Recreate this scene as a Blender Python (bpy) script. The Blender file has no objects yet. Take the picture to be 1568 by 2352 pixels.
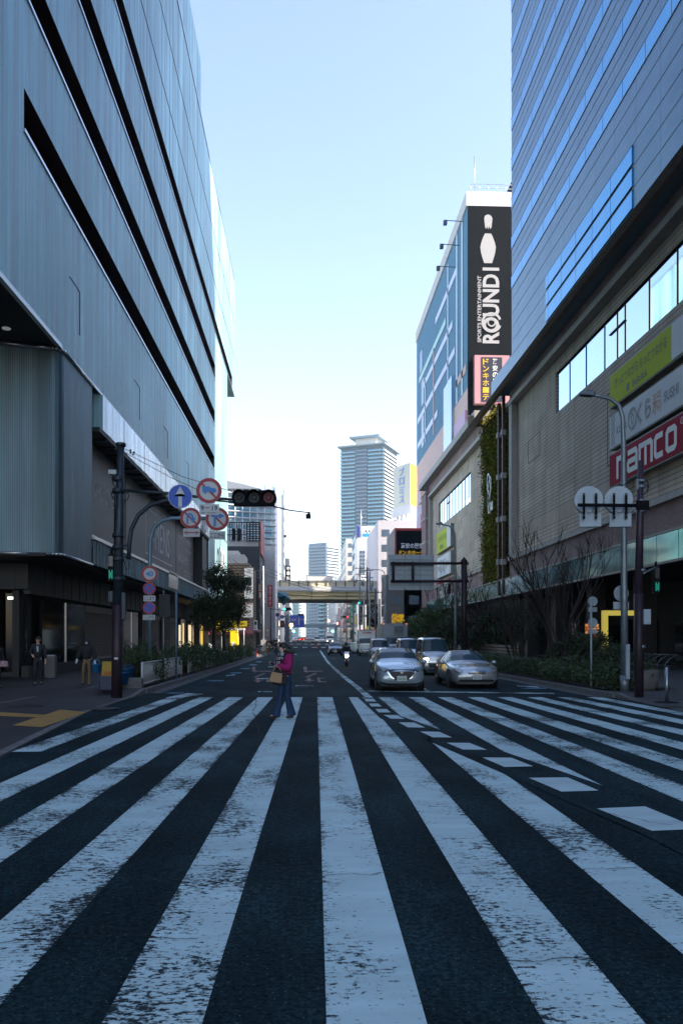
import bpy, bmesh, math, random
import numpy as np
from math import radians, sin, cos, tan, atan, pi, sqrt
from mathutils import Vector, Matrix
random.seed(7); RNG = np.random.default_rng(11)
SC = bpy.context.scene
# ---------------------------------------------------------------- camera
TH = radians(2.443); CZ = 1.63; FW, FH, FP = 1568.0, 2352.0, 1829.0; HZ = 1463.0
cam_d = bpy.data.cameras.new('camera'); cam = bpy.data.objects.new('camera', cam_d); SC.collection.objects.link(cam)
cam.location = (0, 0, CZ); cam.rotation_euler = (pi/2, 0, -TH)
cam_d.sensor_fit = 'VERTICAL'; cam_d.sensor_height = 36; cam_d.lens = 36*FP/FH; cam_d.shift_y = (HZ-FH/2)/FH
cam_d.clip_start = 0.1; cam_d.clip_end = 6000
SC.camera = cam
# ---------------------------------------------------------------- sky, sun, exposure
SUN_EL, SUN_AZ = radians(44), radians(112)      # azimuth clockwise from +Y (the street's far end)
w = bpy.data.worlds.new('World'); SC.world = w; w.use_nodes = True
nt = w.node_tree; nt.nodes.clear()
so = nt.nodes.new('ShaderNodeOutputWorld'); bg = nt.nodes.new('ShaderNodeBackground'); sk = nt.nodes.new('ShaderNodeTexSky')
sk.sky_type = 'NISHITA'; sk.sun_disc = False; sk.sun_elevation = SUN_EL; sk.sun_rotation = SUN_AZ
sk.air_density = 1.15; sk.dust_density = 0.9; sk.ozone_density = 1.0; sk.altitude = 10
wm_ = nt.nodes.new('ShaderNodeMix'); wm_.data_type = 'RGBA'; wm_.blend_type = 'MULTIPLY'; wm_.inputs[0].default_value = 1; wm_.inputs[7].default_value = (1.08, 0.975, 1.01, 1)
nt.links.new(sk.outputs[0], wm_.inputs[6]); nt.links.new(wm_.outputs[2], bg.inputs[0]); bg.inputs[1].default_value = 0.15; nt.links.new(bg.outputs[0], so.inputs[0])
sd = bpy.data.lights.new('sun', 'SUN'); sun = bpy.data.objects.new('sun', sd); SC.collection.objects.link(sun)
sd.energy = 4.6; sd.angle = radians(0.5); sd.color = (1.0, 0.9, 0.76)
dv = Vector((sin(SUN_AZ)*cos(SUN_EL), cos(SUN_AZ)*cos(SUN_EL), sin(SUN_EL)))
sun.rotation_euler = dv.to_track_quat('Z', 'Y').to_euler(); sun.location = (60, -20, 120)
SC.view_settings.view_transform = 'Standard'; SC.view_settings.look = 'None'; SC.view_settings.exposure = 1.52
SC.view_settings.gamma = 1.0
SC.cycles.max_bounces = 8; SC.cycles.diffuse_bounces = 4; SC.cycles.glossy_bounces = 4; SC.cycles.transmission_bounces = 4
SC.cycles.caustics_reflective = False; SC.cycles.caustics_refractive = False; SC.cycles.sample_clamp_indirect = 6
try:
    SC.cycles.use_denoising = True
except Exception: pass
# ---------------------------------------------------------------- geometry of the view
def P(u, v, d):
    "world point at photo position (u, v) of the 1568-wide photo, d metres ahead of the lens"
    r = (u-784)/FP*d; h = (HZ-v)/FP*d
    return Vector((d*sin(TH)+r*cos(TH), d*cos(TH)-r*sin(TH), CZ+h))
def ang(u): return atan((u-784)/FP)+TH
def Yx(u, X): return X/tan(ang(u))
def Xy(u, Y): return Y*tan(ang(u))
def dep(X, Y): return X*sin(TH)+Y*cos(TH)
def Zv(v, X, Y): return CZ+(HZ-v)/FP*dep(X, Y)
GP = [(-400, 0.0), (4, 0.0), (26, -0.26), (100, -0.6), (240, -0.15), (700, 1.0), (3000, 1.0)]
def gz(Y):
    for (a, za), (b, zb) in zip(GP, GP[1:]):
        if Y <= b: return za+(zb-za)*(Y-a)/(b-a)
    return GP[-1][1]
def G(u, v, up=0.0):
    "point of the ground seen at (u, v)"
    d = 20.0
    for _ in range(60):
        p = P(u, v, d); h = CZ-gz(p.y)-up
        d = 0.5*d+0.5*(h*FP/(v-HZ))
    p = P(u, v, d); p.z = gz(p.y)+up
    return p
# ---------------------------------------------------------------- materials
MATS = {}
def mat(name, col=(0.5, 0.5, 0.5), rough=0.6, metal=0.0, var=0.0, vs=3.0, stretch=(1, 1, 1), bump=0.0, bs=30.0, emit=None, es=1.0, trans=0.0, spec=0.5, island=0.0, coat=0.0):
    if name in MATS: return MATS[name]
    m = bpy.data.materials.new(name); m.use_nodes = True; MATS[name] = m
    n = m.node_tree.nodes; l = m.node_tree.links; b = n['Principled BSDF']
    b.inputs['Base Color'].default_value = (*col, 1); b.inputs['Roughness'].default_value = rough; b.inputs['Metallic'].default_value = metal
    b.inputs['Specular IOR Level'].default_value = spec
    if coat: b.inputs['Coat Weight'].default_value = coat; b.inputs['Coat Roughness'].default_value = 0.05
    if trans: b.inputs['Transmission Weight'].default_value = trans
    if emit: b.inputs['Emission Color'].default_value = (*emit, 1); b.inputs['Emission Strength'].default_value = es
    if var or bump:
        tc = n.new('ShaderNodeTexCoord'); mp = n.new('ShaderNodeMapping'); mp.inputs['Scale'].default_value = stretch
        l.new(tc.outputs['Object'], mp.inputs[0])
    if var:
        nz = n.new('ShaderNodeTexNoise'); nz.inputs['Scale'].default_value = vs; nz.inputs['Detail'].default_value = 5
        l.new(mp.outputs[0], nz.inputs['Vector'])
        mr = n.new('ShaderNodeMapRange'); mr.inputs[1].default_value = 0.25; mr.inputs[2].default_value = 0.75
        mr.inputs[3].default_value = 1-var; mr.inputs[4].default_value = 1+var
        l.new(nz.outputs[0], mr.inputs[0])
        mx = n.new('ShaderNodeMix'); mx.data_type = 'RGBA'; mx.blend_type = 'MULTIPLY'; mx.inputs[0].default_value = 1
        mx.inputs[6].default_value = (*col, 1); l.new(mr.outputs[0], mx.inputs[7]); l.new(mx.outputs[2], b.inputs['Base Color'])
    if island:
        ge = n.new('ShaderNodeNewGeometry'); mr = n.new('ShaderNodeMapRange'); mr.inputs[3].default_value = 1-island; mr.inputs[4].default_value = 1+island
        l.new(ge.outputs['Random Per Island'], mr.inputs[0])
        mx = n.new('ShaderNodeMix'); mx.data_type = 'RGBA'; mx.blend_type = 'MULTIPLY'; mx.inputs[0].default_value = 1
        mx.inputs[6].default_value = (*col, 1); l.new(mr.outputs[0], mx.inputs[7]); l.new(mx.outputs[2], b.inputs['Base Color'])
    if bump:
        nb = n.new('ShaderNodeTexNoise'); nb.inputs['Scale'].default_value = bs; nb.inputs['Detail'].default_value = 4
        l.new(mp.outputs[0], nb.inputs['Vector'])
        bp = n.new('ShaderNodeBump'); bp.inputs['Strength'].default_value = bump; bp.inputs['Distance'].default_value = 0.02
        l.new(nb.outputs[0], bp.inputs['Height']); l.new(bp.outputs[0], b.inputs['Normal'])
    return m
class NB:
    "small node builder"
    def __init__(s, name, **k):
        s.m = mat(name, **k); s.n = s.m.node_tree.nodes; s.l = s.m.node_tree.links; s.b = s.n['Principled BSDF']
        s.tc = s.n.new('ShaderNodeTexCoord'); s.sep = s.n.new('ShaderNodeSeparateXYZ'); s.l.new(s.tc.outputs['Object'], s.sep.inputs[0])
        s.x, s.y, s.z = s.sep.outputs
    def ma(s, op, a, b=None, c=None):
        q = s.n.new('ShaderNodeMath'); q.operation = op
        for i, k in enumerate((a, b, c)):
            if k is None: continue
            if isinstance(k, (int, float)): q.inputs[i].default_value = k
            else: s.l.new(k, q.inputs[i])
        return q.outputs[0]
    def noise(s, scale, stretch=(1, 1, 1), detail=5, rough=0.5):
        mp = s.n.new('ShaderNodeMapping'); mp.inputs['Scale'].default_value = stretch; s.l.new(s.tc.outputs['Object'], mp.inputs[0])
        q = s.n.new('ShaderNodeTexNoise'); q.inputs['Scale'].default_value = scale; q.inputs['Detail'].default_value = detail; q.inputs['Roughness'].default_value = rough
        s.l.new(mp.outputs[0], q.inputs['Vector']); return q.outputs[0]
    def rng(s, v, a, b, c=0.0, d=1.0):
        q = s.n.new('ShaderNodeMapRange'); s.l.new(v, q.inputs[0])
        for i, k in enumerate((a, b, c, d)): q.inputs[i+1].default_value = k
        return q.outputs[0]
    def mix(s, f, a, b, mode='MIX'):
        q = s.n.new('ShaderNodeMix'); q.data_type = 'RGBA'; q.blend_type = mode
        for i, k in ((0, f), (6, a), (7, b)):
            if isinstance(k, tuple): q.inputs[i].default_value = (*k, 1)
            elif isinstance(k, (int, float)): q.inputs[i].default_value = k
            else: s.l.new(k, q.inputs[i])
        return q.outputs[2]
    def color(s, c): s.l.new(c, s.b.inputs['Base Color'])
    def rough(s, c): s.l.new(c, s.b.inputs['Roughness'])
    def bump(s, h, st=0.3, dist=0.02):
        bp = s.n.new('ShaderNodeBump'); bp.inputs['Strength'].default_value = st; bp.inputs['Distance'].default_value = dist
        s.l.new(h, bp.inputs['Height']); s.l.new(bp.outputs[0], s.b.inputs['Normal'])
    def line(s, v, period, width, off=0.0):
        "1 on thin lines every PERIOD along V"
        f = s.ma('FRACT', s.ma('DIVIDE', s.ma('ADD', v, off+1000*period), period))
        return s.ma('LESS_THAN', f, width/period)
# ---------------------------------------------------------------- objects
def tag(o, label=None, cat=None, group=None, kind=None):
    if label: o['label'] = label
    if cat: o['category'] = cat
    if group: o['group'] = group
    if kind: o['kind'] = kind
    return o
def thing(name, label, cat, loc=(0, 0, 0), rz=0.0, group=None, world=True):
    o = bpy.data.objects.new(name, None); SC.collection.objects.link(o); o.empty_display_size = 0.3
    o.location = loc; o.rotation_euler = (0, 0, rz); o['world_built'] = 1 if world else 0
    return tag(o, label, cat, group)
def dup(root, loc, rz, label, group=None):
    def cp(o, par):
        c = o.copy(); SC.collection.objects.link(c)
        if par is not None: c.parent = par
        for ch in list(kids.get(o.name, [])): cp(ch, c)
        return c
    kids = {}
    for o in root.children_recursive: kids.setdefault(o.parent.name, []).append(o)
    r = cp(root, None); r.location = loc; r.rotation_euler = (0, 0, rz); r['label'] = label
    if group: r['group'] = group
    return r
class MB:
    def __init__(s): s.v = []; s.f = []; s.m = []; s.sm = []
    def face(s, pts, m=0, smooth=False):
        i = len(s.v); s.v.extend([tuple(p) for p in pts]); s.f.append(tuple(range(i, i+len(pts)))); s.m.append(m); s.sm.append(smooth); return s
    def mesh(s, vs, fs, m=0, smooth=False):
        i = len(s.v); s.v.extend([tuple(p) for p in vs])
        for f in fs: s.f.append(tuple(i+k for k in f)); s.m.append(m); s.sm.append(smooth)
        return s
    def box(s, x0, x1, y0, y1, z0, z1, m=0):
        x0, x1 = sorted((x0, x1)); y0, y1 = sorted((y0, y1)); z0, z1 = sorted((z0, z1))
        vs = [(x0, y0, z0), (x1, y0, z0), (x1, y1, z0), (x0, y1, z0), (x0, y0, z1), (x1, y0, z1), (x1, y1, z1), (x0, y1, z1)]
        return s.mesh(vs, [(0, 3, 2, 1), (4, 5, 6, 7), (0, 1, 5, 4), (1, 2, 6, 5), (2, 3, 7, 6), (3, 0, 4, 7)], m)
    def cbox(s, c, sx, sy, sz, rz=0.0, m=0, rx=0.0):
        R = Matrix.Rotation(rz, 3, 'Z') @ Matrix.Rotation(rx, 3, 'X'); c = Vector(c)
        vs = [c+R @ Vector((a*sx/2, b*sy/2, d*sz/2)) for d in (-1, 1) for a, b in ((-1, -1), (1, -1), (1, 1), (-1, 1))]
        return s.mesh(vs, [(0, 3, 2, 1), (4, 5, 6, 7), (0, 1, 5, 4), (1, 2, 6, 5), (2, 3, 7, 6), (3, 0, 4, 7)], m)
    def tube(s, pts, r, n=10, m=0, caps=True, smooth=True):
        pts = [Vector(p) for p in pts]; rs = r if isinstance(r, (list, tuple)) else [r]*len(pts)
        rings = []; up = None
        for i, p in enumerate(pts):
            d = (pts[min(i+1, len(pts)-1)]-pts[max(i-1, 0)]).normalized()
            a = d.orthogonal().normalized() if up is None else (up-d*up.dot(d)).normalized()
            up = a; b = d.cross(a)
            rings.append([p+(a*cos(2*pi*k/n)+b*sin(2*pi*k/n))*rs[i] for k in range(n)])
        vs = [q for R in rings for q in R]; fs = []
        for i in range(len(pts)-1):
            for k in range(n): fs.append((i*n+k, i*n+(k+1) % n, (i+1)*n+(k+1) % n, (i+1)*n+k))
        s.mesh(vs, fs, m, smooth)
        if caps:
            s.face(rings[0][::-1], m); s.face(rings[-1], m)
        return s
    def prism(s, pts, off, m=0, m2=None):
        "polygon PTS pushed along OFF"
        off = Vector(off); a = [Vector(p) for p in pts]; b = [p+off for p in a]; n = len(a)
        vs = a+b; s.mesh(vs, [tuple(range(n))[::-1]], m)
        s.mesh(vs, [tuple(range(n, 2*n))], m)
        return s.mesh(vs, [(i, (i+1) % n, n+(i+1) % n, n+i) for i in range(n)], m if m2 is None else m2)
    def disc(s, c, r, ax=(0, -1, 0), t=0.02, n=32, m=0, m2=None, r0=0.0):
        "disc or ring of thickness T facing AX"
        ax = Vector(ax).normalized(); a = ax.orthogonal().normalized(); b = ax.cross(a); c = Vector(c)
        if r0 <= 0:
            return s.prism([c-ax*t+(a*cos(2*pi*k/n)+b*sin(2*pi*k/n))*r for k in range(n)], ax*t, m, m2)
        for k in range(n):
            e = [(cos(2*pi*q/n), sin(2*pi*q/n)) for q in (k, k+1)]
            o = [c+(a*x+b*y)*r for x, y in e]; i_ = [c+(a*x+b*y)*r0 for x, y in e]
            s.face([o[0], o[1], i_[1], i_[0]], m); s.face([o[0]-ax*t, o[1]-ax*t, o[1], o[0]], m)
            s.face([i_[1]-ax*t, i_[0]-ax*t, i_[0], i_[1]], m)
        return s
    def lathe(s, prof, c=(0, 0, 0), n=16, m=0):
        c = Vector(c); vs = [c+Vector((r*cos(2*pi*k/n), r*sin(2*pi*k/n), z)) for r, z in prof for k in range(n)]
        return s.mesh(vs, [(i*n+k, i*n+(k+1) % n, (i+1)*n+(k+1) % n, (i+1)*n+k) for i in range(len(prof)-1) for k in range(n)], m, True)
    def ball(s, c, rx, ry=None, rz=None, n=12, m=0):
        ry = ry or rx; rz = rz or rx; c = Vector(c); h = n//2+1
        vs = [c+Vector((rx*sin(pi*i/(h))*cos(2*pi*k/n), ry*sin(pi*i/h)*sin(2*pi*k/n), -rz*cos(pi*i/h))) for i in range(h+1) for k in range(n)]
        return s.mesh(vs, [(i*n+k, i*n+(k+1) % n, (i+1)*n+(k+1) % n, (i+1)*n+k) for i in range(h) for k in range(n)], m, True)
    def build(s, name, mats, parent=None, smooth=None, bevel=0.0):
        me = bpy.data.meshes.new(name); me.from_pydata(s.v, [], s.f)
        if not isinstance(mats, (list, tuple)): mats = [mats]
        for q in mats: me.materials.append(q)
        me.polygons.foreach_set('material_index', s.m); me.polygons.foreach_set('use_smooth', s.sm if smooth is None else [smooth]*len(s.f))
        if smooth is not False:
            bm = bmesh.new(); bm.from_mesh(me); bmesh.ops.remove_doubles(bm, verts=bm.verts, dist=1e-5); bmesh.ops.recalc_face_normals(bm, faces=bm.faces); bm.to_mesh(me); bm.free()
        me.update()
        return link(name, me, parent, bevel)
def link(name, me, parent=None, bevel=0.0):
    o = bpy.data.objects.new(name, me); SC.collection.objects.link(o)
    if parent is not None:
        o.parent = parent
        if parent.type == 'EMPTY' and parent.get('world_built'): o.location = -parent.location
    if bevel:
        b = o.modifiers.new('bevel', 'BEVEL'); b.width = bevel; b.segments = 2; b.limit_method = 'ANGLE'; b.angle_limit = radians(40)
    return o
def one(mb, name, mats, label, cat, group=None, **k): return tag(mb.build(name, mats, **k), label, cat, group)
def struct(mb, name, mats, **k):
    o = mb.build(name, mats, **k); o['kind'] = 'structure'; return o
# text turned into mesh, fitted to a width and height, laid in a plane
def text(s, mb, org, xd, up, wd, ht, m=0, bold=0.0, t=0.01, fit=True, shear=0.0):
    "adds lettering S to MB: centre ORG, reading direction XD, UP direction, fitted to WD x HT metres"
    cu = bpy.data.curves.new('lettering', 'FONT'); cu.body = s; cu.size = 1; cu.resolution_u = 3; cu.offset = bold; cu.shear = shear
    o = bpy.data.objects.new('lettering', cu); SC.collection.objects.link(o)
    me = bpy.data.meshes.new_from_object(o); bpy.data.objects.remove(o); bpy.data.curves.remove(cu)
    vs = np.array([v.co[:] for v in me.vertices])
    if len(vs) == 0: return mb
    lo, hi = vs.min(0), vs.max(0); xd = Vector(xd).normalized(); up = Vector(up).normalized(); org = Vector(org); nn = xd.cross(up)
    sy = ht/max(hi[1]-lo[1], 1e-6); sx = wd/max(hi[0]-lo[0], 1e-6)
    if not fit: sx = sy = min(sx, sy)
    q = [org+xd*((v[0]-(lo[0]+hi[0])/2)*sx)+up*((v[1]-(lo[1]+hi[1])/2)*sy)+nn*t for v in vs]
    mb.mesh(q, [tuple(p.vertices) for p in me.polygons], m); bpy.data.meshes.remove(me); return mb
def stroke(mb, pts, wd, org, xd, up, m=0, t=0.01, closed=False):
    "flat thick polyline in a plane; PTS are 2-D metres from ORG"
    xd = Vector(xd).normalized(); up = Vector(up).normalized(); org = Vector(org)+xd.cross(up)*t
    n = len(pts); q = []
    for i, p in enumerate(pts):
        a = Vector(pts[(i-1) % n] if (closed or i) else pts[0]); b = Vector(pts[(i+1) % n] if (closed or i < n-1) else pts[-1]); p = Vector(p)
        d1 = (p-a).normalized() if (p-a).length > 1e-9 else (b-p).normalized(); d2 = (b-p).normalized() if (b-p).length > 1e-9 else d1
        nd = Vector((-(d1+d2).y, (d1+d2).x)).normalized(); k = wd/2/max(0.35, nd.dot(Vector((-d1.y, d1.x))))
        q.append((p+nd*k, p-nd*k))
    L = lambda v: org+xd*v.x+up*v.y
    for i in range(n if closed else n-1):
        a, b = q[i], q[(i+1) % n]; mb.face([L(a[1]), L(b[1]), L(b[0]), L(a[0])], m)
    return mb
def circ(r, n=20, a0=0, a1=360, cx=0, cy=0, ry=None):
    full = abs(a1-a0) >= 360; ry = ry or r
    return [(cx+r*cos(radians(a0+(a1-a0)*k/(n if full else n-1))), cy+ry*sin(radians(a0+(a1-a0)*k/(n if full else n-1)))) for k in range(n)]
def leaves(name, cen, size, m, parent=None, flat=0.0, up=0.3):
    "one mesh of small leaf blades at the points CEN"
    cen = np.asarray(cen, float); n = len(cen)
    a = RNG.normal(size=(n, 3)); a[:, 2] *= (1-flat); a /= np.linalg.norm(a, axis=1)[:, None]
    b = RNG.normal(size=(n, 3)); b -= (b*a).sum(1)[:, None]*a; b /= np.linalg.norm(b, axis=1)[:, None]
    s = (size*RNG.uniform(0.6, 1.4, n))[:, None]
    v = np.stack([cen-a*s, cen+b*s*0.45+a*s*0.1, cen+a*s, cen-b*s*0.45+a*s*0.1], 1).reshape(-1, 3)
    me = bpy.data.meshes.new(name); me.vertices.add(4*n); me.vertices.foreach_set('co', v.ravel())
    me.loops.add(4*n); me.loops.foreach_set('vertex_index', np.arange(4*n)); me.polygons.add(n)
    me.polygons.foreach_set('loop_start', np.arange(n)*4); me.polygons.foreach_set('loop_total', np.full(n, 4)); me.materials.append(m); me.update(calc_edges=True); me.validate()
    return link(name, me, parent)
def blob_points(centres, n, clump=0.22):
    "points in clumps spread through ellipsoids (cx, cy, cz, rx, ry, rz)"
    tot = sum(c[3]*c[4]*c[5] for c in centres); out = []
    for c in centres:
        k = max(20, int(n*c[3]*c[4]*c[5]/tot)); nc = max(4, k//45)
        d = RNG.normal(size=(nc, 3)); d /= np.linalg.norm(d, axis=1)[:, None]
        cc = np.array(c[:3])+d*(RNG.uniform(0.35, 1.0, nc)**0.6)[:, None]*np.array(c[3:6])
        idx = RNG.integers(0, nc, k); sp = clump*RNG.uniform(0.6, 1.5, nc)
        out.append(cc[idx]+RNG.normal(size=(k, 3))*sp[idx][:, None]*np.array([1, 1, 0.7]))
    return np.concatenate(out)
# ================================================================ materials of the place
def asphalt():
    q = NB('asphalt', rough=0.95, spec=0.05)
    a = q.noise(55, detail=5, rough=0.8); b = q.noise(0.35); c = q.noise(2.2, (1, 0.25, 1))
    d_ = q.noise(28, detail=2, rough=0.6); base = q.mix(q.ma('ADD', q.ma('MULTIPLY', q.rng(a, 0.40, 0.62), 0.6), q.ma('MULTIPLY', q.rng(d_, 0.4, 0.62), 0.4)), (0.0008, 0.0036, 0.0052), (0.025, 0.056, 0.068))
    base = q.mix(1.0, base, q.mix(q.rng(b, 0.4, 0.6), (0.72, 0.74, 0.76), (1.3, 1.27, 1.25)), 'MULTIPLY')
    base = q.mix(1.0, base, q.mix(q.rng(c, 0.4, 0.6), (0.82, 0.82, 0.82), (1.18, 1.18, 1.18)), 'MULTIPLY')
    v = q.n.new('ShaderNodeTexVoronoi'); v.inputs['Scale'].default_value = 24; q.l.new(q.tc.outputs['Object'], v.inputs['Vector'])
    sp = q.ma('LESS_THAN', v.outputs['Distance'], 0.11)
    q.color(q.mix(q.ma('MULTIPLY', sp, 0.5), base, (0.16, 0.22, 0.24))); q.rough(q.rng(a, 0.3, 0.7, 0.7, 0.95)); q.bump(a, 0.5, 0.012); return q.m
ASPH = asphalt()
def paint(name, col, wear=0.5, solid=False):
    q = NB(name, rough=0.7, spec=0.25)
    f = q.noise(16, (0.4, 2.2, 1), 6, 0.8); g = q.noise(24, (0.85, 1.35, 1), 5, 0.72); lo = q.noise(1.3, (1.0, 0.55, 1), 4, 0.6); tile = q.noise(0.3, (1, 1.0, 1), 0)
    uv = q.n.new('ShaderNodeUVMap'); us = q.n.new('ShaderNodeSeparateXYZ'); q.l.new(uv.outputs[0], us.inputs[0]); edge = q.ma('ABSOLUTE', q.ma('SUBTRACT', us.outputs[0], 0.5))
    a = q.ma('ADD', q.ma('MULTIPLY', f, 0.38), q.ma('MULTIPLY', g, 0.62))
    thr = q.ma('ADD', q.rng(lo, 0.36, 0.62, 0.365 if not solid else 0.1, 0.40+0.115*wear if not solid else 0.3), q.rng(edge, 0.36, 0.5, 0.0, 0.04))
    trk = q.noise(0.8, (1, 0.07, 1), 2, 0.5); thr = q.ma('ADD', thr, q.rng(trk, 0.38, 0.64, -0.035, 0.035)) if not solid else thr
    mk = q.rng(q.ma('SUBTRACT', a, thr), -0.012, 0.02, 0.0, 1.0)
    dirt = q.noise(1.4, (0.6, 2.2, 1), 6, 0.65)
    c = q.mix(q.rng(dirt, 0.3, 0.75), tuple(k*0.72 for k in col), col)
    asp = q.mix(q.rng(q.noise(90, detail=3, rough=0.7), 0.35, 0.68), (0.001, 0.0042, 0.006), (0.014, 0.036, 0.043))
    q.color(q.mix(mk, asp, c)); q.bump(mk, 0.15, 0.006); return q.m
PAINT = paint('road_paint', (0.58, 0.79, 0.82), 0.9); PAINT2 = paint('fresh_paint', (0.57, 0.75, 0.78), 0.2, True)
OLDP = paint('faded_orange_paint', (0.3, 0.2, 0.15), 0.9); BLUEP = paint('blue_paint', (0.07, 0.25, 0.4), 0.4)
PATCH = mat('asphalt_patch', (0.006, 0.012, 0.015), 0.9, var=0.6, vs=70)
def paving(name, c1, c2, sx, sy, grout=(0.03, 0.03, 0.03), rough=0.6):
    q = NB(name, rough=rough)
    b = q.n.new('ShaderNodeTexBrick'); q.l.new(q.tc.outputs['Object'], b.inputs['Vector'])
    b.inputs['Color1'].default_value = (*c1, 1); b.inputs['Color2'].default_value = (*c2, 1); b.inputs['Mortar'].default_value = (*grout, 1)
    b.inputs['Scale'].default_value = 1; b.inputs['Brick Width'].default_value = sx; b.inputs['Row Height'].default_value = sy; b.inputs['Mortar Size'].default_value = 0.008
    n = q.rng(q.noise(1.1), 0.3, 0.7, 0.75, 1.2); q.color(q.mix(1.0, b.outputs[0], n, 'MULTIPLY')); return q.m
PAVEL = paving('brown_paving', (0.04, 0.034, 0.034), (0.026, 0.024, 0.026), 0.2, 0.1, (0.015, 0.015, 0.016))
PAVER = paving('stone_paving', (0.075, 0.075, 0.08), (0.05, 0.05, 0.055), 0.6, 0.3)
KERB = mat('kerb_concrete', (0.15, 0.155, 0.155), 0.85, var=0.35, vs=6)
TACT = mat('yellow_tactile_tile', (0.42, 0.24, 0.06), 0.7, var=0.2, vs=6)
# ================================================================ ground, road, pavements
KL, KR = -5.35, 9.3
YS = [-300, -40, 4, 10, 16, 26, 50, 75, 100, 140, 180, 240, 330, 450, 700, 1500, 2800]
def strip(mb, x0, x1, y0, y1, up=0.0, m=0):
    ys = [y0]+[y for y in YS if y0 < y < y1]+[y1]
    for a, b in zip(ys, ys[1:]): mb.face([(x0, a, gz(a)+up), (x1, a, gz(a)+up), (x1, b, gz(b)+up), (x0, b, gz(b)+up)], m)
    return mb
mb = MB(); strip(mb, -2500, 2500, -300, 2800, -0.05); struct(mb, 'ground', mat('city_ground', (0.12, 0.12, 0.12), 0.9, var=0.3, vs=0.05), smooth=False)
mb = MB(); strip(mb, KL, KR, -300, 700); strip(mb, -80, KL, 113, 121, -0.01); strip(mb, KR, 80, 166, 205, -0.01); strip(mb, -80, KL, 166, 205, -0.01)
struct(mb, 'road', ASPH, smooth=False)
def pavement(name, x0, x1, segs, m):
    mb = MB()
    for y0, y1 in segs:
        strip(mb, x0, x1, y0, y1, 0.15)
        xe = x0 if abs(x0) < abs(x1) else x1
        for yy in (y0, y1): mb.face([(x0, yy, gz(yy)-0.1), (x1, yy, gz(yy)-0.1), (x1, yy, gz(yy)+0.15), (x0, yy, gz(yy)+0.15)])
    return struct(mb, name, m, smooth=False)
def kerb(name, x, s, segs):
    mb = MB()
    for y0, y1 in segs:
        ys = [y0]+[y for y in YS if y0 < y < y1]+[y1]
        for a, b in zip(ys, ys[1:]):
            xs = (x, x+s*0.16)
            t = lambda X, Y, h: (X, Y, gz(Y)+h)
            mb.face([t(xs[0], a, -0.05), t(xs[0], b, -0.05), t(xs[0]+s*0.02, b, 0.154), t(xs[0]+s*0.02, a, 0.154)])
            mb.face([t(xs[0]+s*0.02, a, 0.154), t(xs[0]+s*0.02, b, 0.154), t(xs[1], b, 0.154), t(xs[1], a, 0.154)])
            mb.face([t(xs[1], a, 0.154), t(xs[1], b, 0.154), t(xs[1], b, 0.1), t(xs[1], a, 0.1)])
        for yy in (y0, y1): mb.face([t(x, yy, -0.05), t(x+s*0.16, yy, -0.05), t(x+s*0.16, yy, 0.154), t(x+s*0.02, yy, 0.154)])
    return struct(mb, name, KERB, smooth=False)
LS = [(-60, 112.5), (121.5, 165), (206, 690)]; RS = [(-60, 165), (206, 690)]
LS = [(27.0, 112.5)]+LS[1:]; RS = [(24.0, 165)]+RS[1:]
pavement('left_pavement', KL-0.16, -44, LS, PAVEL); pavement('right_pavement', KR+0.16, 60, RS, PAVER)
def edge_l(y): return float(np.interp(y, [-60, 5, 11.7, 15.2, 19.3, 25, 27], [-3.6, -4.0, -4.4, -4.8, -5.25, -5.42, -5.45]))
def edge_r(y): return float(np.interp(y, [-60, 12, 18.6, 22, 24], [8.2, 8.6, 9.0, 9.3, 9.4]))
for nm, ef, xo, ye, mt in (('left_corner_pavement', edge_l, -44, 27.0, PAVEL), ('right_corner_pavement', edge_r, 60, 24.0, PAVER)):
    mb = MB(); ys = [-60, -20, 0, 4, 8, 11.7, 15.2, 17, 19.3, 22, 23, ye-1.6, ye-0.8, ye]; hh = lambda y: 0.02+0.13*max(0, min(1, (y-(ye-1.6))/1.6)); s_ = 1 if xo > 0 else -1; ys = sorted(y for y in ys if y <= ye)
    for a, b in zip(ys, ys[1:]):
        p = [(ef(a)+s_*.16, a, gz(a)+hh(a)), (xo, a, gz(a)+hh(a)), (xo, b, gz(b)+hh(b)), (ef(b)+s_*.16, b, gz(b)+hh(b))]; mb.face(p, 0)
        mb.face([(ef(a), a, gz(a)+hh(a)+.003), (ef(a)+s_*.16, a, gz(a)+hh(a)+.003), (ef(b)+s_*.16, b, gz(b)+hh(b)+.003), (ef(b), b, gz(b)+hh(b)+.003)], 1); mb.face([(ef(a), a, gz(a)-.05), (ef(a), a, gz(a)+hh(a)+.003), (ef(b), b, gz(b)+hh(b)+.003), (ef(b), b, gz(b)-.05)], 1)
    struct(mb, nm, [mt, KERB], smooth=False)
kerb('left_kerb', KL, -1, LS); kerb('right_kerb', KR, 1, RS)
# gutters of concrete along both kerbs
mb = MB(); strip(mb, KL, KL+0.42, 27, 112, 0.004); strip(mb, KR-0.42, KR, 24, 165, 0.004); struct(mb, 'gutter', mat('gutter_concrete', (0.075, 0.08, 0.085), 0.85, var=0.35, vs=5), smooth=False)
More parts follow.
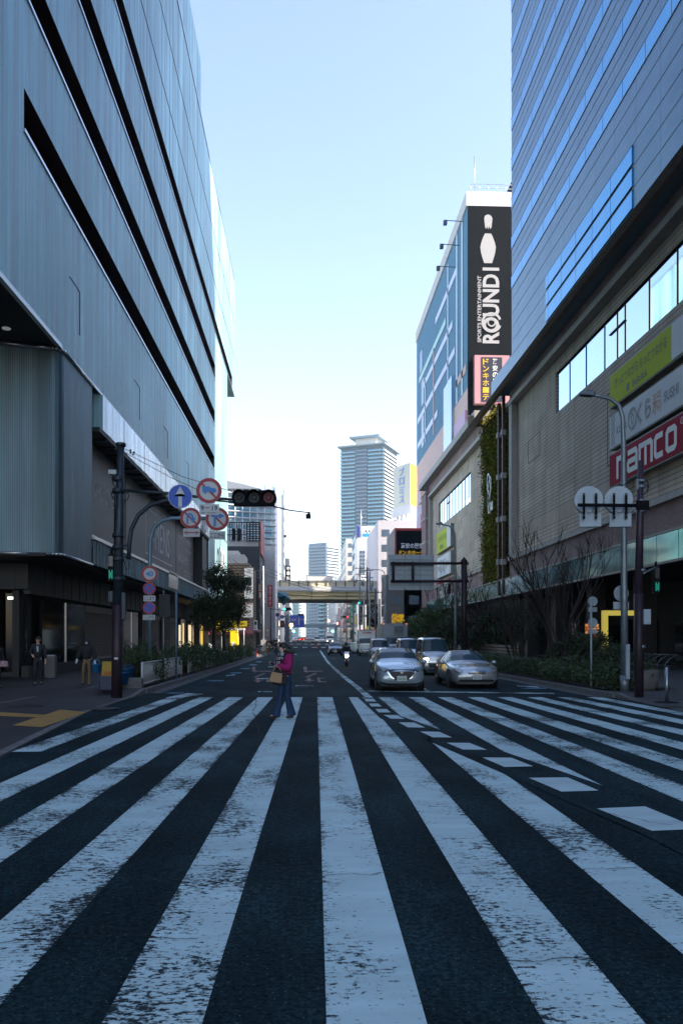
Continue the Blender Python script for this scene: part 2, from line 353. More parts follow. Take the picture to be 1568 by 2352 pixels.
# ---------------------------------------------------------------- markings
def BX(x, y): return (746.4+0.524*x, 1550.3+0.524*y)
def gpoly(mb, pts, up=0.004, m=0):
    q = [G(*p, 0) for p in pts]; mb.face([(p.x, p.y, gz(p.y)+up) for p in q], m)
def stripe_quad(mb, L0, L1, R0, R1, y1ext, up, m=0):
    "stripe between ground lines L0-L1 and R0-R1 cut at the profile breaks, running on towards the viewer to y1ext"
    ys = [L0.y]+[y for y in (20, 16, 10, 7, 4, 2, 0, -2) if y1ext < y < L0.y]+[y1ext]
    X = lambda A, B, y: A.x+(B.x-A.x)*(y-A.y)/(B.y-A.y)
    for a, b in zip(ys, ys[1:]): mb.face([(X(L0, L1, b), b, gz(b)+up), (X(R0, R1, b), b, gz(b)+up), (X(R0, R1, a), a, gz(a)+up), (X(L0, L1, a), a, gz(a)+up)], m)
mb = MB()
for k in range(1, 16):
    t, b = 103+130*(k-7)-(7 if k < 7 else 0), 960+954*(k-7)-30*(k < 6)
    a0, a1 = G(*BX(t, 98)), G(*BX(b, 1530)); b0, b1 = G(*BX(t+66, 98)), G(*BX(b+440, 1530))
    near = 1.2
    if k == 1: near = G(60, 1727).y
    stripe_quad(mb, a0, a1, b0, b1, near, 0.004)
cw = struct(mb, 'crosswalk_stripes', PAINT, smooth=False)
uvl = cw.data.uv_layers.new(name='UVMap')
for p_ in cw.data.polygons:
    for j_, li in enumerate(p_.loop_indices): uvl.data[li].uv = ((0, 1, 1, 0)[j_ % 4], 0)
mb = MB()   # erased diagonal band the guide dashes lie on
gpoly(mb, [BX(*p) for p in ((152, 92), (240, 150), (465, 228), (470, 300), (240, 190), (135, 92))], 0.008)
gpoly(mb, [BX(*p) for p in ((465, 228), (1130, 458), (1385, 700), (440, 285))], 0.008)
gpoly(mb, [BX(*p) for p in ((1130, 458), (1900, 725), (2300, 1160), (1385, 700))], 0.008)
struct(mb, 'asphalt_band', ASPH, smooth=False)
mb = MB()
for q in (((172, 106), (212, 106), (225, 118), (180, 118)), ((192, 127), (232, 127), (248, 140), (202, 140)), ((220, 151), (270, 151), (287, 166), (234, 166)),
          ((255, 177), (315, 178), (348, 195), (288, 194)), ((322, 210), (390, 211), (438, 233), (362, 232)), ((415, 250), (500, 252), (556, 277), (470, 276)),
          ((532, 300), (632, 301), (708, 331), (603, 330)), ((688, 365), (815, 366), (910, 404), (785, 407)), ((892, 455), (1060, 453), (1198, 511), (1035, 516)),
          ((1190, 590), (1400, 581), (1640, 680), (1430, 689)), ((1660, 800), (1990, 800), (2300, 930), (2040, 960))):
    gpoly(mb, [BX(*p) for p in q], 0.012)
struct(mb, 'guide_dashes', PAINT2, smooth=False)
mb = MB(); gpoly(mb, [(843, 1586.2), (1270, 1592), (1275, 1594.2), (843, 1588.8)], 0.006)
for a in (((679, 1574), (710, 1573.6), (710, 1576.4), (678, 1576.6)), ((592, 1588), (625, 1588), (625, 1590), (593, 1590)), ((591, 1558), (622, 1558), (621, 1560), (591, 1560)), ((616, 1531), (636, 1531), (636, 1532.6), (616, 1532.6))):
    gpoly(mb, a, 0.006)
for u, v in ((655, 1516), (640, 1509), (668, 1502), (640, 1500)): gpoly(mb, [(u, v), (u+14, v), (u+14, v+1.4), (u, v+1.4)], 0.006)
# worn centre line
cl = [(848, 1603, 9), (822, 1580, 7), (800, 1563, 6), (778, 1545, 4.5), (762, 1530, 3.6), (752, 1520, 3), (742, 1505, 2.4), (735, 1494, 2)]
for (u0, v0, w0), (u1, v1, w1) in zip(cl, cl[1:]): gpoly(mb, [(u0-w0, v0), (u0+w0, v0), (u1+w1, v1), (u1-w1, v1)], 0.006)
gpoly(mb, [(932, 1561), (936, 1560), (990, 1589), (980, 1589)], 0.006)
# arrow and speed mark in the oncoming lane, white patches at the kerb
gpoly(mb, [(871, 1528), (888, 1528), (884, 1525), (898, 1531), (890, 1534), (889, 1530.6), (876, 1530.6)], 0.006)
gpoly(mb, [(1185, 1574), (1232, 1577), (1240, 1579.5), (1190, 1577)], 0.006); gpoly(mb, [(380, 1603), (430, 1592), (470, 1594), (400, 1606)], 0.006)
gpoly(mb, [(520, 1551), (540, 1549), (540, 1551.5), (518, 1553.5)], 0.006)
struct(mb, 'road_markings', PAINT, smooth=False)
mb = MB()
for u, v, wd in ((400, 1592, 46), (494, 1563.5, 40), (540, 1545.5, 30), (562, 1535.5, 24), (580, 1527, 20), (594, 1520, 14), (1225, 1581, 60)):
    gpoly(mb, [(u-wd/2, v+0.6), (u-wd/4, v-1), (u+wd/2, v-1.2), (u+wd/2, v+1), (u, v+1.8)], 0.006)
struct(mb, 'blue_cycle_marks', BLUEP, smooth=False)
mb = MB()   # faded orange 40 and arrows, read from the far side
for dx in (0, -118):
    for a in (((697, 1532), (704, 1531), (706, 1545), (697, 1543)), ((704, 1541), (742, 1541), (741, 1543), (705, 1543)), ((700, 1555), (725, 1546), (728, 1547), (706, 1556)),
              ((705, 1557), (713, 1557), (715, 1567), (706, 1567)), ((700, 1562), (722, 1562), (722, 1563.4), (700, 1563.4)), ((728, 1557), (734, 1557), (737, 1567), (730, 1567)), ((733, 1557.4), (745, 1557.4), (745, 1558.6), (733, 1558.6)), ((735, 1565.6), (750, 1565.6), (750, 1567), (735, 1567))):
        gpoly(mb, [(u+dx, v) for u, v in a], 0.006)
gpoly(mb, [(711, 1573.6), (721, 1573.6), (720, 1576.2), (711, 1576.4)], 0.006)
struct(mb, 'faded_orange_marks', OLDP, smooth=False)
mb = MB()   # crossings of the far junction
for vy0, vy1 in ((152, 155), (157, 159.5), (206, 210)):
    x = KL+0.8
    while x < KR-0.8: mb.face([(x, vy0, gz(vy0)+.01), (x+.9, vy0, gz(vy0)+.01), (x+.9, vy1, gz(vy1)+.01), (x, vy1, gz(vy1)+.01)]); x += 1.8
struct(mb, 'far_crossing', PAINT2, smooth=False)
# tactile tiles and pavement covers by the left kerb
def AX(x, y): return (0.5127*x, 1550.3+0.5127*y)
def upoly(mb, pts, up, m=0):
    q = [G(*p, up) for p in pts]; mb.face([tuple(p) for p in q], m)
mb = MB(); upoly(mb, [AX(*p) for p in ((55, 226), (190, 234), (390, 166), (272, 155))], 0.03); upoly(mb, [AX(*p) for p in ((-60, 163), (205, 178), (175, 190), (-60, 182))], 0.03)
struct(mb, 'tactile_paving', TACT, smooth=False)
for i, (u, v, r, lb) in enumerate(((60, 1622, 0.42, 'dark round manhole cover beside the yellow tactile tiles'), (238, 1627, 0.4, 'dark round manhole cover on the ramp by the kerb nearest the crosswalk'))):
    g = G(u, v, 0.035); mb = MB(); mb.disc(g, r, (0, 0, 1), 0.012, 28); one(mb, 'manhole_cover', mat('cast_iron', (0.035, 0.035, 0.04), 0.5, 0.5, var=0.3, vs=12), lb, 'manhole cover', 'manhole covers on the left pavement')
mb = MB(); strip(mb, KL-2.2, KL-2.05, 27.2, 40, 0.157); strip(mb, KL-3.2, KL-3.05, 8, 25.3, 0.026); struct(mb, 'pavement_edging', KERB, smooth=False)
for i, (u, v, lb) in enumerate([(765, 1513, 'round cover in the asphalt of the far lane')]):
    g = G(u, v, 0.006); mb = MB(); mb.disc(g, 0.35, (0, 0, 1), 0.01, 20); one(mb, 'road_cover', mat('cast_iron'), lb, 'utility cover')

# seams, cracks and a patch in the asphalt
mb = MB(); rs = random.Random(4)
def crack(pts, w_):
    q = [G(u, v) for u, v in pts]; fine = []
    for a, b in zip(q, q[1:]):
        for k in range(8): c = a.lerp(b, k/8); fine.append((c.x+rs.uniform(-.03, .03), c.y+rs.uniform(-.03, .03)))
    for (x0, y0), (x1, y1) in zip(fine, fine[1:]):
        d = Vector((x1-x0, y1-y0)).normalized(); n = Vector((-d.y, d.x))*w_*rs.uniform(.3, 1); mb.face([(x0+n.x, y0+n.y, gz(y0)+.013), (x0-n.x, y0-n.y, gz(y0)+.013), (x1-n.x, y1-n.y, gz(y1)+.013), (x1+n.x, y1+n.y, gz(y1)+.013)])
for pts, w_ in (([(740, 2012), (900, 2010), (1210, 2008), (1568, 1990)], .006), ([(730, 1790), (1040, 1786), (1250, 1783)], .005), ([(380, 1995), (560, 1989), (740, 2012)], .005), ([(590, 1605), (583, 1640), (600, 1700)], .014), ([(1440, 1810), (1568, 1838)], .006), ([(1380, 1868), (1568, 1905)], .006), ([(560, 1602), (600, 1590), (660, 1560), (668, 1545)], .03), ([(0, 2170), (250, 2150), (470, 2160)], .005), ([(1100, 2215), (1400, 2208), (1568, 2190)], .005)): crack(pts, w_)
struct(mb, 'asphalt_cracks', mat('crack_black', (0.003, 0.005, 0.006), 0.95), smooth=False)
# ================================================================ LEFT metal-clad department store
def ribbed(name, c, period=0.11, rough=0.42, metal=0.75, streak=0.25, lines=0.3):
    q = NB(name, rough=rough, metal=metal)
    s = q.ma('ADD', q.x, q.y)
    l1 = q.line(s, period, period*0.42); l2 = q.line(s, 3.6, 0.05)
    n1 = q.noise(1.0, (1.6, 1.6, 0.05), 6, 0.6); n2 = q.noise(0.13, (1, 1, 0.6), 3); n3 = q.noise(9.0, (1.4, 1.4, 0.04), 3)
    f = q.ma('MULTIPLY', q.rng(n1, 0.38, 0.62, 1-streak, 1+streak), q.rng(n2, 0.38, 0.62, 0.8, 1.12))
    f = q.ma('MULTIPLY', f, q.rng(n3, 0.3, 0.7, 0.9, 1.1))
    f = q.ma('MULTIPLY', f, q.ma('SUBTRACT', 1.0, q.ma('MULTIPLY', l1, lines))); f = q.ma('MULTIPLY', f, q.ma('SUBTRACT', 1.0, q.ma('MULTIPLY', l2, 0.15)))
    q.color(q.mix(1.0, c, f, 'MULTIPLY')); q.rough(q.rng(n1, 0.3, 0.7, rough-0.08, rough+0.12)); q.bump(l1, 0.35, 0.02); return q.m
RIB = ribbed('ribbed_metal', (0.37, 0.62, 0.66), metal=0.3, streak=0.45); RIB2 = ribbed('fine_ribbed_metal', (0.21, 0.32, 0.37), 0.085, 0.5, 0.7, 0.3, 0.55)
BRUSH = ribbed('brushed_steel', (0.66, 0.72, 0.76), 0.9, 0.25, 0.9, 0.55, 0.12); TRIM = mat('steel_trim', (0.6, 0.62, 0.63), 0.3, 0.9)
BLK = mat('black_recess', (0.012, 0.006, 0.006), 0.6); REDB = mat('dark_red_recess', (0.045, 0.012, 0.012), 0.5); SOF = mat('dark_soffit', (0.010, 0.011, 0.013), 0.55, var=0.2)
WHITE = mat('white_panel_cladding', (0.74, 0.73, 0.7), 0.6, var=0.04, vs=0.5); DGL = mat('dark_shop_glass', (0.010, 0.012, 0.014), 0.06, spec=0.35)
GREYP = mat('grey_panel', (0.028, 0.031, 0.036), 0.5, 0.3, var=0.15, vs=1, stretch=(3, 3, 0.3)); BILL = mat('billboard_grey', (0.135, 0.13, 0.125), 0.5, var=0.2, vs=0.6)
BILLT = mat('billboard_letter', (0.7, 0.72, 0.72), 0.6)
LB = thing('department_store', 'tall blue grey ribbed metal department store with long black window slots on the left', 'building', (-10, 40, gz(40)))
XL = -10.0; YF = 110.0
bands = [(19.6, 21.05, 28.6, 86.2, 0), (24.5, 26.0, 14, 86.6, 0), (29.5, 31.1, 6, 87.0, 0), (34.7, 36.2, 0, 106.5, 1)]
mb = MB(); Y0 = -12; D = 0.9      # street wall cut round the slots
def wall(mb, y0, y1, z0, z1, m=0, x=XL): mb.face([(x, y0, z0), (x, y1, z0), (x, y1, z1), (x, y0, z1)], m)
zc = 13.4
for z0, z1, a, b, r in bands:
    wall(mb, Y0, 100.0 if z0 < 34 else YF, zc, z0) if z0 < 30 else wall(mb, Y0, 100, zc, z0)
    if a > Y0: wall(mb, Y0, a, z0, z1)
    wall(mb, b, YF if z0 > 34 else 100.0, z0, z1); zc = z1
wall(mb, Y0, YF, zc, 50.6); wall(mb, Y0, 75.5, 50.6, 55.8); pass
wall(mb, 81, 100, 4.9, 13.4)
B_ = -38                          # roof, ends
mb.face([(XL, Y0, 50.6), (XL, YF, 50.6), (B_, YF, 50.6), (B_, Y0, 50.6)]); mb.face([(XL, Y0, 55.8), (XL, 75.5, 55.8), (B_, 75.5, 55.8), (B_, Y0, 55.8)])
mb.face([(XL, 75.5, 50.6), (XL, 75.5, 55.8), (B_, 75.5, 55.8), (B_, 75.5, 50.6)]); mb.face([(XL, YF, 34.6), (XL, YF, 50.6), (B_, YF, 50.6), (B_, YF, 34.6)])
mb.face([(XL, 100, 4.9), (XL, 100, 34.6), (B_, 100, 34.6), (B_, 100, 4.9)]); mb.face([(XL, 100, 34.6), (XL, YF, 34.6), (B_, YF, 34.6), (B_, 100, 34.6)])
mb.face([(XL, Y0, 13.4), (XL, Y0, 55.8), (B_, Y0, 55.8), (B_, Y0, 13.4)]); mb.face([(B_, Y0, 0), (B_, 100, 0), (B_, 100, 55.8), (B_, Y0, 55.8)])
mb.build('metal_cladding', RIB, LB, smooth=False)
for z0, z1, a, b, r in bands:
    mb = MB(); xi = XL-D
    mb.face([(xi, a, z0), (xi, b, z0), (xi, b, z1), (xi, a, z1)], 0)
    mb.face([(XL, a, z1), (XL, b, z1), (xi, b, z1), (xi, a, z1)], 1); mb.face([(XL, a, z0), (XL, b, z0), (xi, b, z0), (xi, a, z0)], 0)
    mb.face([(XL, a, z0), (xi, a, z0), (xi, a, z1), (XL, a, z1)], 0); mb.face([(XL, b, z0), (xi, b, z0), (xi, b, z1), (XL, b, z1)], 2)
    mb.box(XL-0.02, XL+0.05, a, b, z0-0.1, z0+0.02, 3)
    for y in np.arange(a+3.5, b, 7.2): mb.box(xi, xi+0.1, y, y+0.12, z0, z1, 0)
    mb.build('window_slot', [BLK, REDB, GREYP, TRIM], LB, smooth=False)
for z in (39.9, 44.8): MB().box(XL-0.01, XL+0.02, Y0, YF, z, z+0.09).build('panel_joint', BLK, LB)
MB().box(XL-0.01, XL+0.03, Y0, 75.5, 50.6, 50.75).build('roof_flashing', TRIM, LB)
MB().box(XL-0.3, XL+0.06, Y0, YF, 50.6, 50.85, 0).build('parapet', TRIM, LB)
# thin access doors and hooks drawn on the cladding
for y, z in ((34.0, 15.5), (46.5, 15.2), (56, 15.0), (66, 14.8), (78, 14.6)):
    mb = MB(); mb.box(XL, XL+0.02, y, y+1.5, z+1.3, z+1.33); mb.box(XL, XL+0.02, y+1.5, y+1.53, z-0.6, z+1.33); mb.build('hatch_outline', BLK, LB)
# ribbed lower block with its rounded corner
mb = MB(); pts = [(XL-0.02, 37.6), (XL-0.02, 33.3)]+[(XL-0.52+0.5*cos(radians(a)), 33.3+0.5*sin(radians(a))) for a in (-20, -40, -60, -75)]+[(XL-1.1, 32.72), (XL-2.4, 32.3), (XL-2.8, 32.3)]
for (a, b), (c, d) in zip(pts, pts[1:]): mb.face([(a, b, 5.0), (c, d, 5.0), (c, d, 13.4), (a, b, 13.4)], 0, True)
mb.face([(x, y, 5.0) for x, y in pts]+[(XL-2.8, 37.6, 5.0)], 1); mb.build('corner_block', [RIB2, SOF], LB, smooth=False)
mb = MB()
for (a, b), (c, d) in zip(pts, pts[1:]): mb.tube([(a+0.03, b-0.03, 13.37), (c+0.03, d-0.03, 13.37)], 0.09, 6); mb.tube([(a+0.02, b-0.02, 5.0), (c+0.02, d-0.02, 5.0)], 0.06, 6)
mb.box(XL-0.1, XL+0.07, Y0, 32.8, 13.32, 13.5); mb.box(XL-0.02, XL+0.06, 37.6, 100, 13.34, 13.46); mb.build('edge_trim', TRIM, LB)
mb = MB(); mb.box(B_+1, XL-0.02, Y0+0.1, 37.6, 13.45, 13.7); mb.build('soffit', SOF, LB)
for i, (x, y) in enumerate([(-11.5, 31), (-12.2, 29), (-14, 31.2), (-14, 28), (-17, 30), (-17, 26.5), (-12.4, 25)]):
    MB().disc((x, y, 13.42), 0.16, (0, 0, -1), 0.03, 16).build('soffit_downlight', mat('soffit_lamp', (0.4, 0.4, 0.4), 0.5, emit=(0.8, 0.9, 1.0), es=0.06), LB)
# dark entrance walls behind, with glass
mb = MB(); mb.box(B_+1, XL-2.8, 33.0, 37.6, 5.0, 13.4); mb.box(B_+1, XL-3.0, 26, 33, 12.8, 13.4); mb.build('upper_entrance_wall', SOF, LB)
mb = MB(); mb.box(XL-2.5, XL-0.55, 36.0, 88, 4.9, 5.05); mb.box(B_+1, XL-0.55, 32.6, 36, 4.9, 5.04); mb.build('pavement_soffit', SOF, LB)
mb = MB(); mb.box(XL-2.6, XL-2.3, 36, 99.5, 3.55, 4.9); mb.box(B_+1, XL-2.3, 35.7, 36.0, 3.75, 4.9)
for y in np.arange(38, 99, 1.4): mb.box(XL-2.3, XL-2.27, y, y+0.03, 3.6, 4.9)
for x in np.arange(-22, XL-2.3, 1.3): mb.box(x, x+0.03, 35.67, 35.7, 3.78, 4.9)
mb.build('shop_fascia', GREYP, LB)
# brushed steel fascia under the upper wall
mb = MB(); n = 0; y = 39.0
while y < 81:
    y2 = min(y+0.9, 81); k = 0.015*(n % 2); wall(mb, y, y2, 11.65, 13.34, 0, XL+0.12+k); mb.face([(XL+0.12, y2, 11.65), (XL+0.135, y2, 11.65), (XL+0.135, y2, 13.34), (XL+0.12, y2, 13.34)]); y = y2; n += 1
mb.face([(XL+0.12, 39, 11.65), (XL-0.6, 38.3, 11.65), (XL-0.6, 38.3, 13.34), (XL+0.12, 39, 13.34)], 1)
mb.face([(XL+0.12, 81, 11.65), (XL-0.9, 81, 11.65), (XL-0.9, 81, 13.34), (XL+0.12, 81, 13.34)], 1)
mb.build('steel_fascia', [BRUSH, RIB], LB, smooth=False)
mb = MB(); mb.box(XL-0.95, XL+0.1, 38.5, 81, 11.45, 11.66)
for y in np.arange(40, 81, 1.7): mb.box(XL-0.9, XL+0.05, y, y+0.25, 11.35, 11.45)
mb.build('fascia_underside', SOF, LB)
# billboards
mb = MB(); mb.box(XL-1.3, XL-0.92, 37.6, 81, 6.3, 11.45); mb.build('billboard_wall', BLK, LB)
ys = [37.7, 48.2, 66.6, 76.6]
YD = (0, 1, 0); UPZ = (0, 0, 1)
for i, (a, b) in enumerate(zip(ys, ys[1:])):
    mb = MB(); mb.box(XL-0.92, XL-0.85, a, b-0.35, 6.75, 11.4)
    bb = mb.build('billboard', BILL, LB); mb = MB(); org = (XL-0.84, 0, 0)
    if i == 0: text('TOHO CINEMAS', mb, (XL-0.85, 43.6, 9.2), YD, UPZ, 6.6, 0.85)
    if i == 1:
        text('MENS', mb, (XL-0.85, 60.3, 8.9), YD, UPZ, 6.0, 2.2); text('Hankyu', mb, (XL-0.85, 56.3, 8.5), YD, UPZ, 2.6, 0.6)
        o = (XL-0.85, 59.3, 8.9); stroke(mb, [(-5.2, -1.6), (-5.2, 1.5), (-1.2, 1.5), (-1.2, 1.9), (5.2, 1.9), (5.2, -1.6)], 0.09, o, YD, UPZ, closed=True)
    if i == 2:
        text('HANKYU MENS', mb, (XL-0.85, 71.3, 10.2), YD, UPZ, 7.4, 0.5); text('6F レストラン', mb, (XL-0.85, 70.3, 8.4), YD, UPZ, 5, 0.7)
        for q in range(3): text('メンズ フロア', mb, (XL-0.85, 73, 9.4-q*0.35-1.6*(q > 0)), YD, UPZ, 4, 0.25)
    mb.build('lettering', BILLT, bb, smooth=False)
mb = MB(); mb.box(XL-0.9, XL-0.62, 37.6, 81, 6.45, 6.7); mb.box(XL-0.9, XL+0.1, 37.6, 81, 6.2, 6.32); mb.build('billboard_sill', TRIM, LB)
mb = MB(); wall(mb, 37.6, 81, 5.02, 6.2, 0, XL+0.02)
for y in np.arange(38.2, 81, 0.62): mb.box(XL+0.02, XL+0.05, y, y+0.04, 5.02, 6.2)
mb.build('lower_fascia', GREYP if False else RIB2, LB, smooth=False)
mb = MB(); mb.box(XL-0.95, XL-0.1, 77.2, 81.2, 5.02, 11.5); mb.build('grey_pier', GREYP, LB)
for y, z, wd, ht in ((76.5, 12.4, 3.4, 1.3), (91.5, 10.6, 5.2, 2.5)):
    mb = MB(); text('OIOI', mb, (XL+0.2, y, z), YD, UPZ, wd, ht, 0, 0.02, 0.12); text('OIOI', mb, (XL+0.2, y, z), YD, UPZ, wd, ht, 1, 0.02, 0.02)
    text('OIOI', mb, (XL+0.2, y, z), YD, UPZ, wd, ht, 1, 0.02, 0.1)
    mb.build('blue_letters', [mat('letter_white', (0.7, 0.72, 0.75), 0.4), mat('letter_blue', (0.02, 0.06, 0.35), 0.4)], LB, smooth=False)
mb = MB(); mb.box(XL+0.05, XL+0.1, 57.5, 61.5, 5.2, 6.4); mb.build('notice_plate', mat('notice_glass', (0.2, 0.24, 0.27), 0.2, 0.3), LB)
# shop fronts at pavement level
XS = -12.5; SH = NB('roller_shutter', rough=0.6); l1 = SH.line(SH.z, 0.09, 0.03); SH.color(SH.mix(l1, (0.15, 0.12, 0.105), (0.06, 0.05, 0.045))); SH.bump(l1, 0.4); SH = SH.m
STN = mat('dark_granite', (0.022, 0.02, 0.02), 0.6, var=0.3, vs=5); WARM = mat('shop_interior_glow', (0.3, 0.2, 0.1), 0.6, emit=(1.0, 0.6, 0.25), es=0.35)
mb = MB(); mb.box(XS-0.6, XS-0.3, 36, 99.5, -0.6, 3.7); mb.box(B_+1, XS-0.3, 37.6, 37.9, -0.5, 3.9); mb.build('shop_back_wall', SOF, LB)
def shopbox(name, y0, y1, z0, z1, m, x=XS, t=0.2): return MB().box(x-t, x, y0, y1, z0, z1).build(name, m, LB)
for a, b in ((45.4, 52.6), (61.6, 68.2), (72.5, 77)):
    s = shopbox('roller_shutter', a, b, 0.45, 3.05, SH); MB().box(XS-0.25, XS+0.06, a, b, 3.05, 3.4).build('shutter_box', mat('shutter_housing', (0.26, 0.22, 0.19), 0.5), s); MB().box(XS-0.2, XS+0.12, a, b, 0.33, 0.45).build('sill', mat('sill_stone', (0.3, 0.28, 0.27), 0.6), s)
for a, b in ((52.6, 54.2), (60.2, 61.6), (68.2, 72.5)): shopbox('stone_pier', a, b, -0.6, 3.6, STN, XS+0.15, 0.4)
for a, b in ((38.2, 45.4), (54.2, 60.2), (77, 83), (83.6, 90), (90.6, 97)): s = shopbox('shop_window', a, b, -0.1, 3.4, DGL); MB().box(XS, XS+0.05, (a+b)/2-0.04, (a+b)/2+0.04, -0.1, 3.4).build('mullion', TRIM, s)
for a, b, z0, z1, e in ((78.2, 79.0, 0.3, 2.8, (1, 0.85, 0.6)), (80.6, 81.1, 0.5, 3, (1, .7, .3)), (84.5, 86, 0.2, 2.9, (1, 0.8, 0.5)), (88.3, 89.2, 0.1, 3.0, (1.0, 0.55, 0.05)), (92.4, 93.4, 0.1, 3.2, (1.0, 0.6, 0.05)), (95.2, 95.8, 0.1, 3.2, (1, 0.65, 0.05))):
    MB().box(XS+0.01, XS+0.05, a, b, z0, z1).build('lit_display', mat('display_%d' % int(a), e, 0.5, emit=e, es=0.35), LB)
for i in range(2): MB().box(-11.8, -11.2, 83.3+i*7, 83.9+i*7, -0.5, 5).build('dark_column', SOF, LB)
mb = MB(); mb.box(XS-0.2, XS+0.12, 36, 99, -0.6, 0.33); mb.build('plinth', STN, LB)
# entrance glazing facing the crossing
for i, (a, b) in enumerate(((-13.6, -12.7), (-16.2, -14.2), (-19.5, -16.6), (-23, -20))):
    MB().box(a, b, 36.6, 36.7, -0.1, 3.6).build('entrance_glass', DGL, LB)
for x in (-14.0, -16.4, -19.8): MB().box(x-0.25, x+0.25, 36.2, 36.8, -0.5, 3.8).build('entrance_pier', BLK, LB)
MB().box(-23, -12.8, 36.3, 36.9, -0.6, 0.05).build('entrance_step', STN, LB)
MB().box(-13.3, -13.05, 36.0, 36.15, 3.3, 3.42).build('wall_lamp', mat('lamp_lit', (1, 1, 1), emit=(0.9, 1, 0.9), es=0.8), LB)
MB().box(-23, -16.5, 36.5, 36.58, 2.3, 3.3).build('menu_lightbox', mat('warm_glass', (0.08, 0.06, 0.05), 0.2, emit=(1, 0.6, 0.35), es=0.05), LB)
# ================================================================ RIGHT glass tower over a tan podium
GLS = NB('blue_window_glass', rough=0.03, metal=1.0, col=(0.3, 0.5, 0.72)); GLS.color(GLS.mix(GLS.rng(GLS.noise(0.25), 0.3, 0.7), (0.05, 0.27, 0.46), (0.09, 0.34, 0.54))); GLS = GLS.m
GLS2 = mat('pale_window_glass', (0.62, 0.76, 0.84), 0.03, 1.0)
SP = NB('spandrel_panel', rough=0.32, metal=0.5)
sv = SP.ma('ADD', SP.ma('MULTIPLY', SP.noise(0.5, (1, 1, 3)), 0.6), SP.ma('MULTIPLY', SP.noise(2, (0.3, 0.3, 3)), 0.4))
pj = SP.line(SP.y, 2.9, 0.05); dots = SP.ma('MULTIPLY', SP.line(SP.y, 0.12, 0.05), SP.line(SP.z, 0.12, 0.05))
SP.color(SP.mix(pj, SP.mix(SP.ma('MULTIPLY', dots, 0.35), SP.mix(SP.rng(sv, 0.35, 0.65), (0.10, 0.21, 0.28), (0.155, 0.27, 0.35)), (0.45, 0.5, 0.55)), (0.08, 0.09, 0.11))); SP = SP.m
CREAM = mat('cream_fin', (0.27, 0.29, 0.31), 0.5); BRICK = NB('brown_brick_band', rough=0.75, spec=0.2)
bt = BRICK.n.new('ShaderNodeTexBrick'); cmb = BRICK.n.new('ShaderNodeCombineXYZ'); BRICK.l.new(BRICK.ma('ADD', BRICK.y, BRICK.x), cmb.inputs[0]); BRICK.l.new(BRICK.z, cmb.inputs[1]); BRICK.l.new(cmb.outputs[0], bt.inputs['Vector'])
for k, v in (('Scale', 1), ('Brick Width', 0.3), ('Row Height', 0.12), ('Mortar Size', 0.014)): bt.inputs[k].default_value = v
bt.inputs['Color1'].default_value = (0.38, 0.24, 0.235, 1); bt.inputs['Color2'].default_value = (0.29, 0.185, 0.185, 1); bt.inputs['Mortar'].default_value = (0.3, 0.27, 0.26, 1)
BRICK.color(BRICK.mix(1.0, bt.outputs[0], BRICK.rng(BRICK.noise(0.6, (1, 1, 0.3)), 0.3, 0.7, 0.8, 1.2), 'MULTIPLY')); BRICK = BRICK.m
TAN = NB('tan_grooved_cladding', rough=0.75, spec=0.2)
row = TAN.ma('FLOOR', TAN.ma('DIVIDE', TAN.z, 1.15)); col_ = TAN.ma('FLOOR', TAN.ma('DIVIDE', TAN.ma('ADD', TAN.y, TAN.x), 3.4))
wn = TAN.n.new('ShaderNodeTexWhiteNoise'); cm = TAN.n.new('ShaderNodeCombineXYZ'); TAN.l.new(row, cm.inputs[0]); TAN.l.new(col_, cm.inputs[1]); TAN.l.new(cm.outputs[0], wn.inputs['Vector'])
wr = TAN.n.new('ShaderNodeTexWhiteNoise'); cr = TAN.n.new('ShaderNodeCombineXYZ'); TAN.l.new(row, cr.inputs[0]); TAN.l.new(cr.outputs[0], wr.inputs['Vector'])
grv = TAN.ma('MULTIPLY', TAN.line(TAN.z, 0.2875, 0.05), TAN.ma('LESS_THAN', wr.outputs[0], 0.72)); jo = TAN.ma('MAXIMUM', TAN.line(TAN.ma('ADD', TAN.y, TAN.x), 3.4, 0.05), TAN.line(TAN.z, 1.15, 0.045))
dk = TAN.ma('MAXIMUM', TAN.ma('MULTIPLY', grv, 0.62), TAN.ma('MULTIPLY', jo, 0.72))
tb = TAN.mix(TAN.rng(wn.outputs[0], 0, 1), (0.56, 0.46, 0.37), (0.68, 0.57, 0.47)); tb = TAN.mix(1.0, tb, TAN.rng(TAN.noise(0.8, (1, 1, 0.4)), 0.3, 0.7, 0.85, 1.12), 'MULTIPLY')
TAN.color(TAN.mix(dk, tb, (0.05, 0.04, 0.035))); TAN.bump(dk, 0.5, 0.03); TAN = TAN.m
LEDGE = mat('stone_ledge', (0.4, 0.37, 0.34), 0.6, var=0.12, vs=2); CGL = NB('green_balustrade_glass', rough=0.08, metal=0.55, col=(0.08, 0.2, 0.2)); CGL.color(CGL.mix(CGL.rng(CGL.noise(0.5, (1, 1, 2)), 0.35, 0.65), (0.12, 0.3, 0.31), (0.25, 0.46, 0.46))); CGL = CGL.m
BRN = mat('brown_pipe_metal', (0.06, 0.025, 0.022), 0.5, 0.2)
XR, XT = 18.5, 17.0; YE = 72.3; YN = -25
RT = thing('glass_tower_mall', 'huge right hand tower of blue ribbon windows above a tan grooved mall podium', 'building', (18.5, 40, gz(40)))
TOP = 92.0
mb = MB(); mb.box(XT, 42, YN, 65.8, 24.0, TOP); mb.build('tower_wall', SP, RT, smooth=False)
MB().box(XT, XT+6, 65.8, 73.2, 24.0, 25.2).build('tower_skirt', SP, RT)
k = 0; hz = 31.7
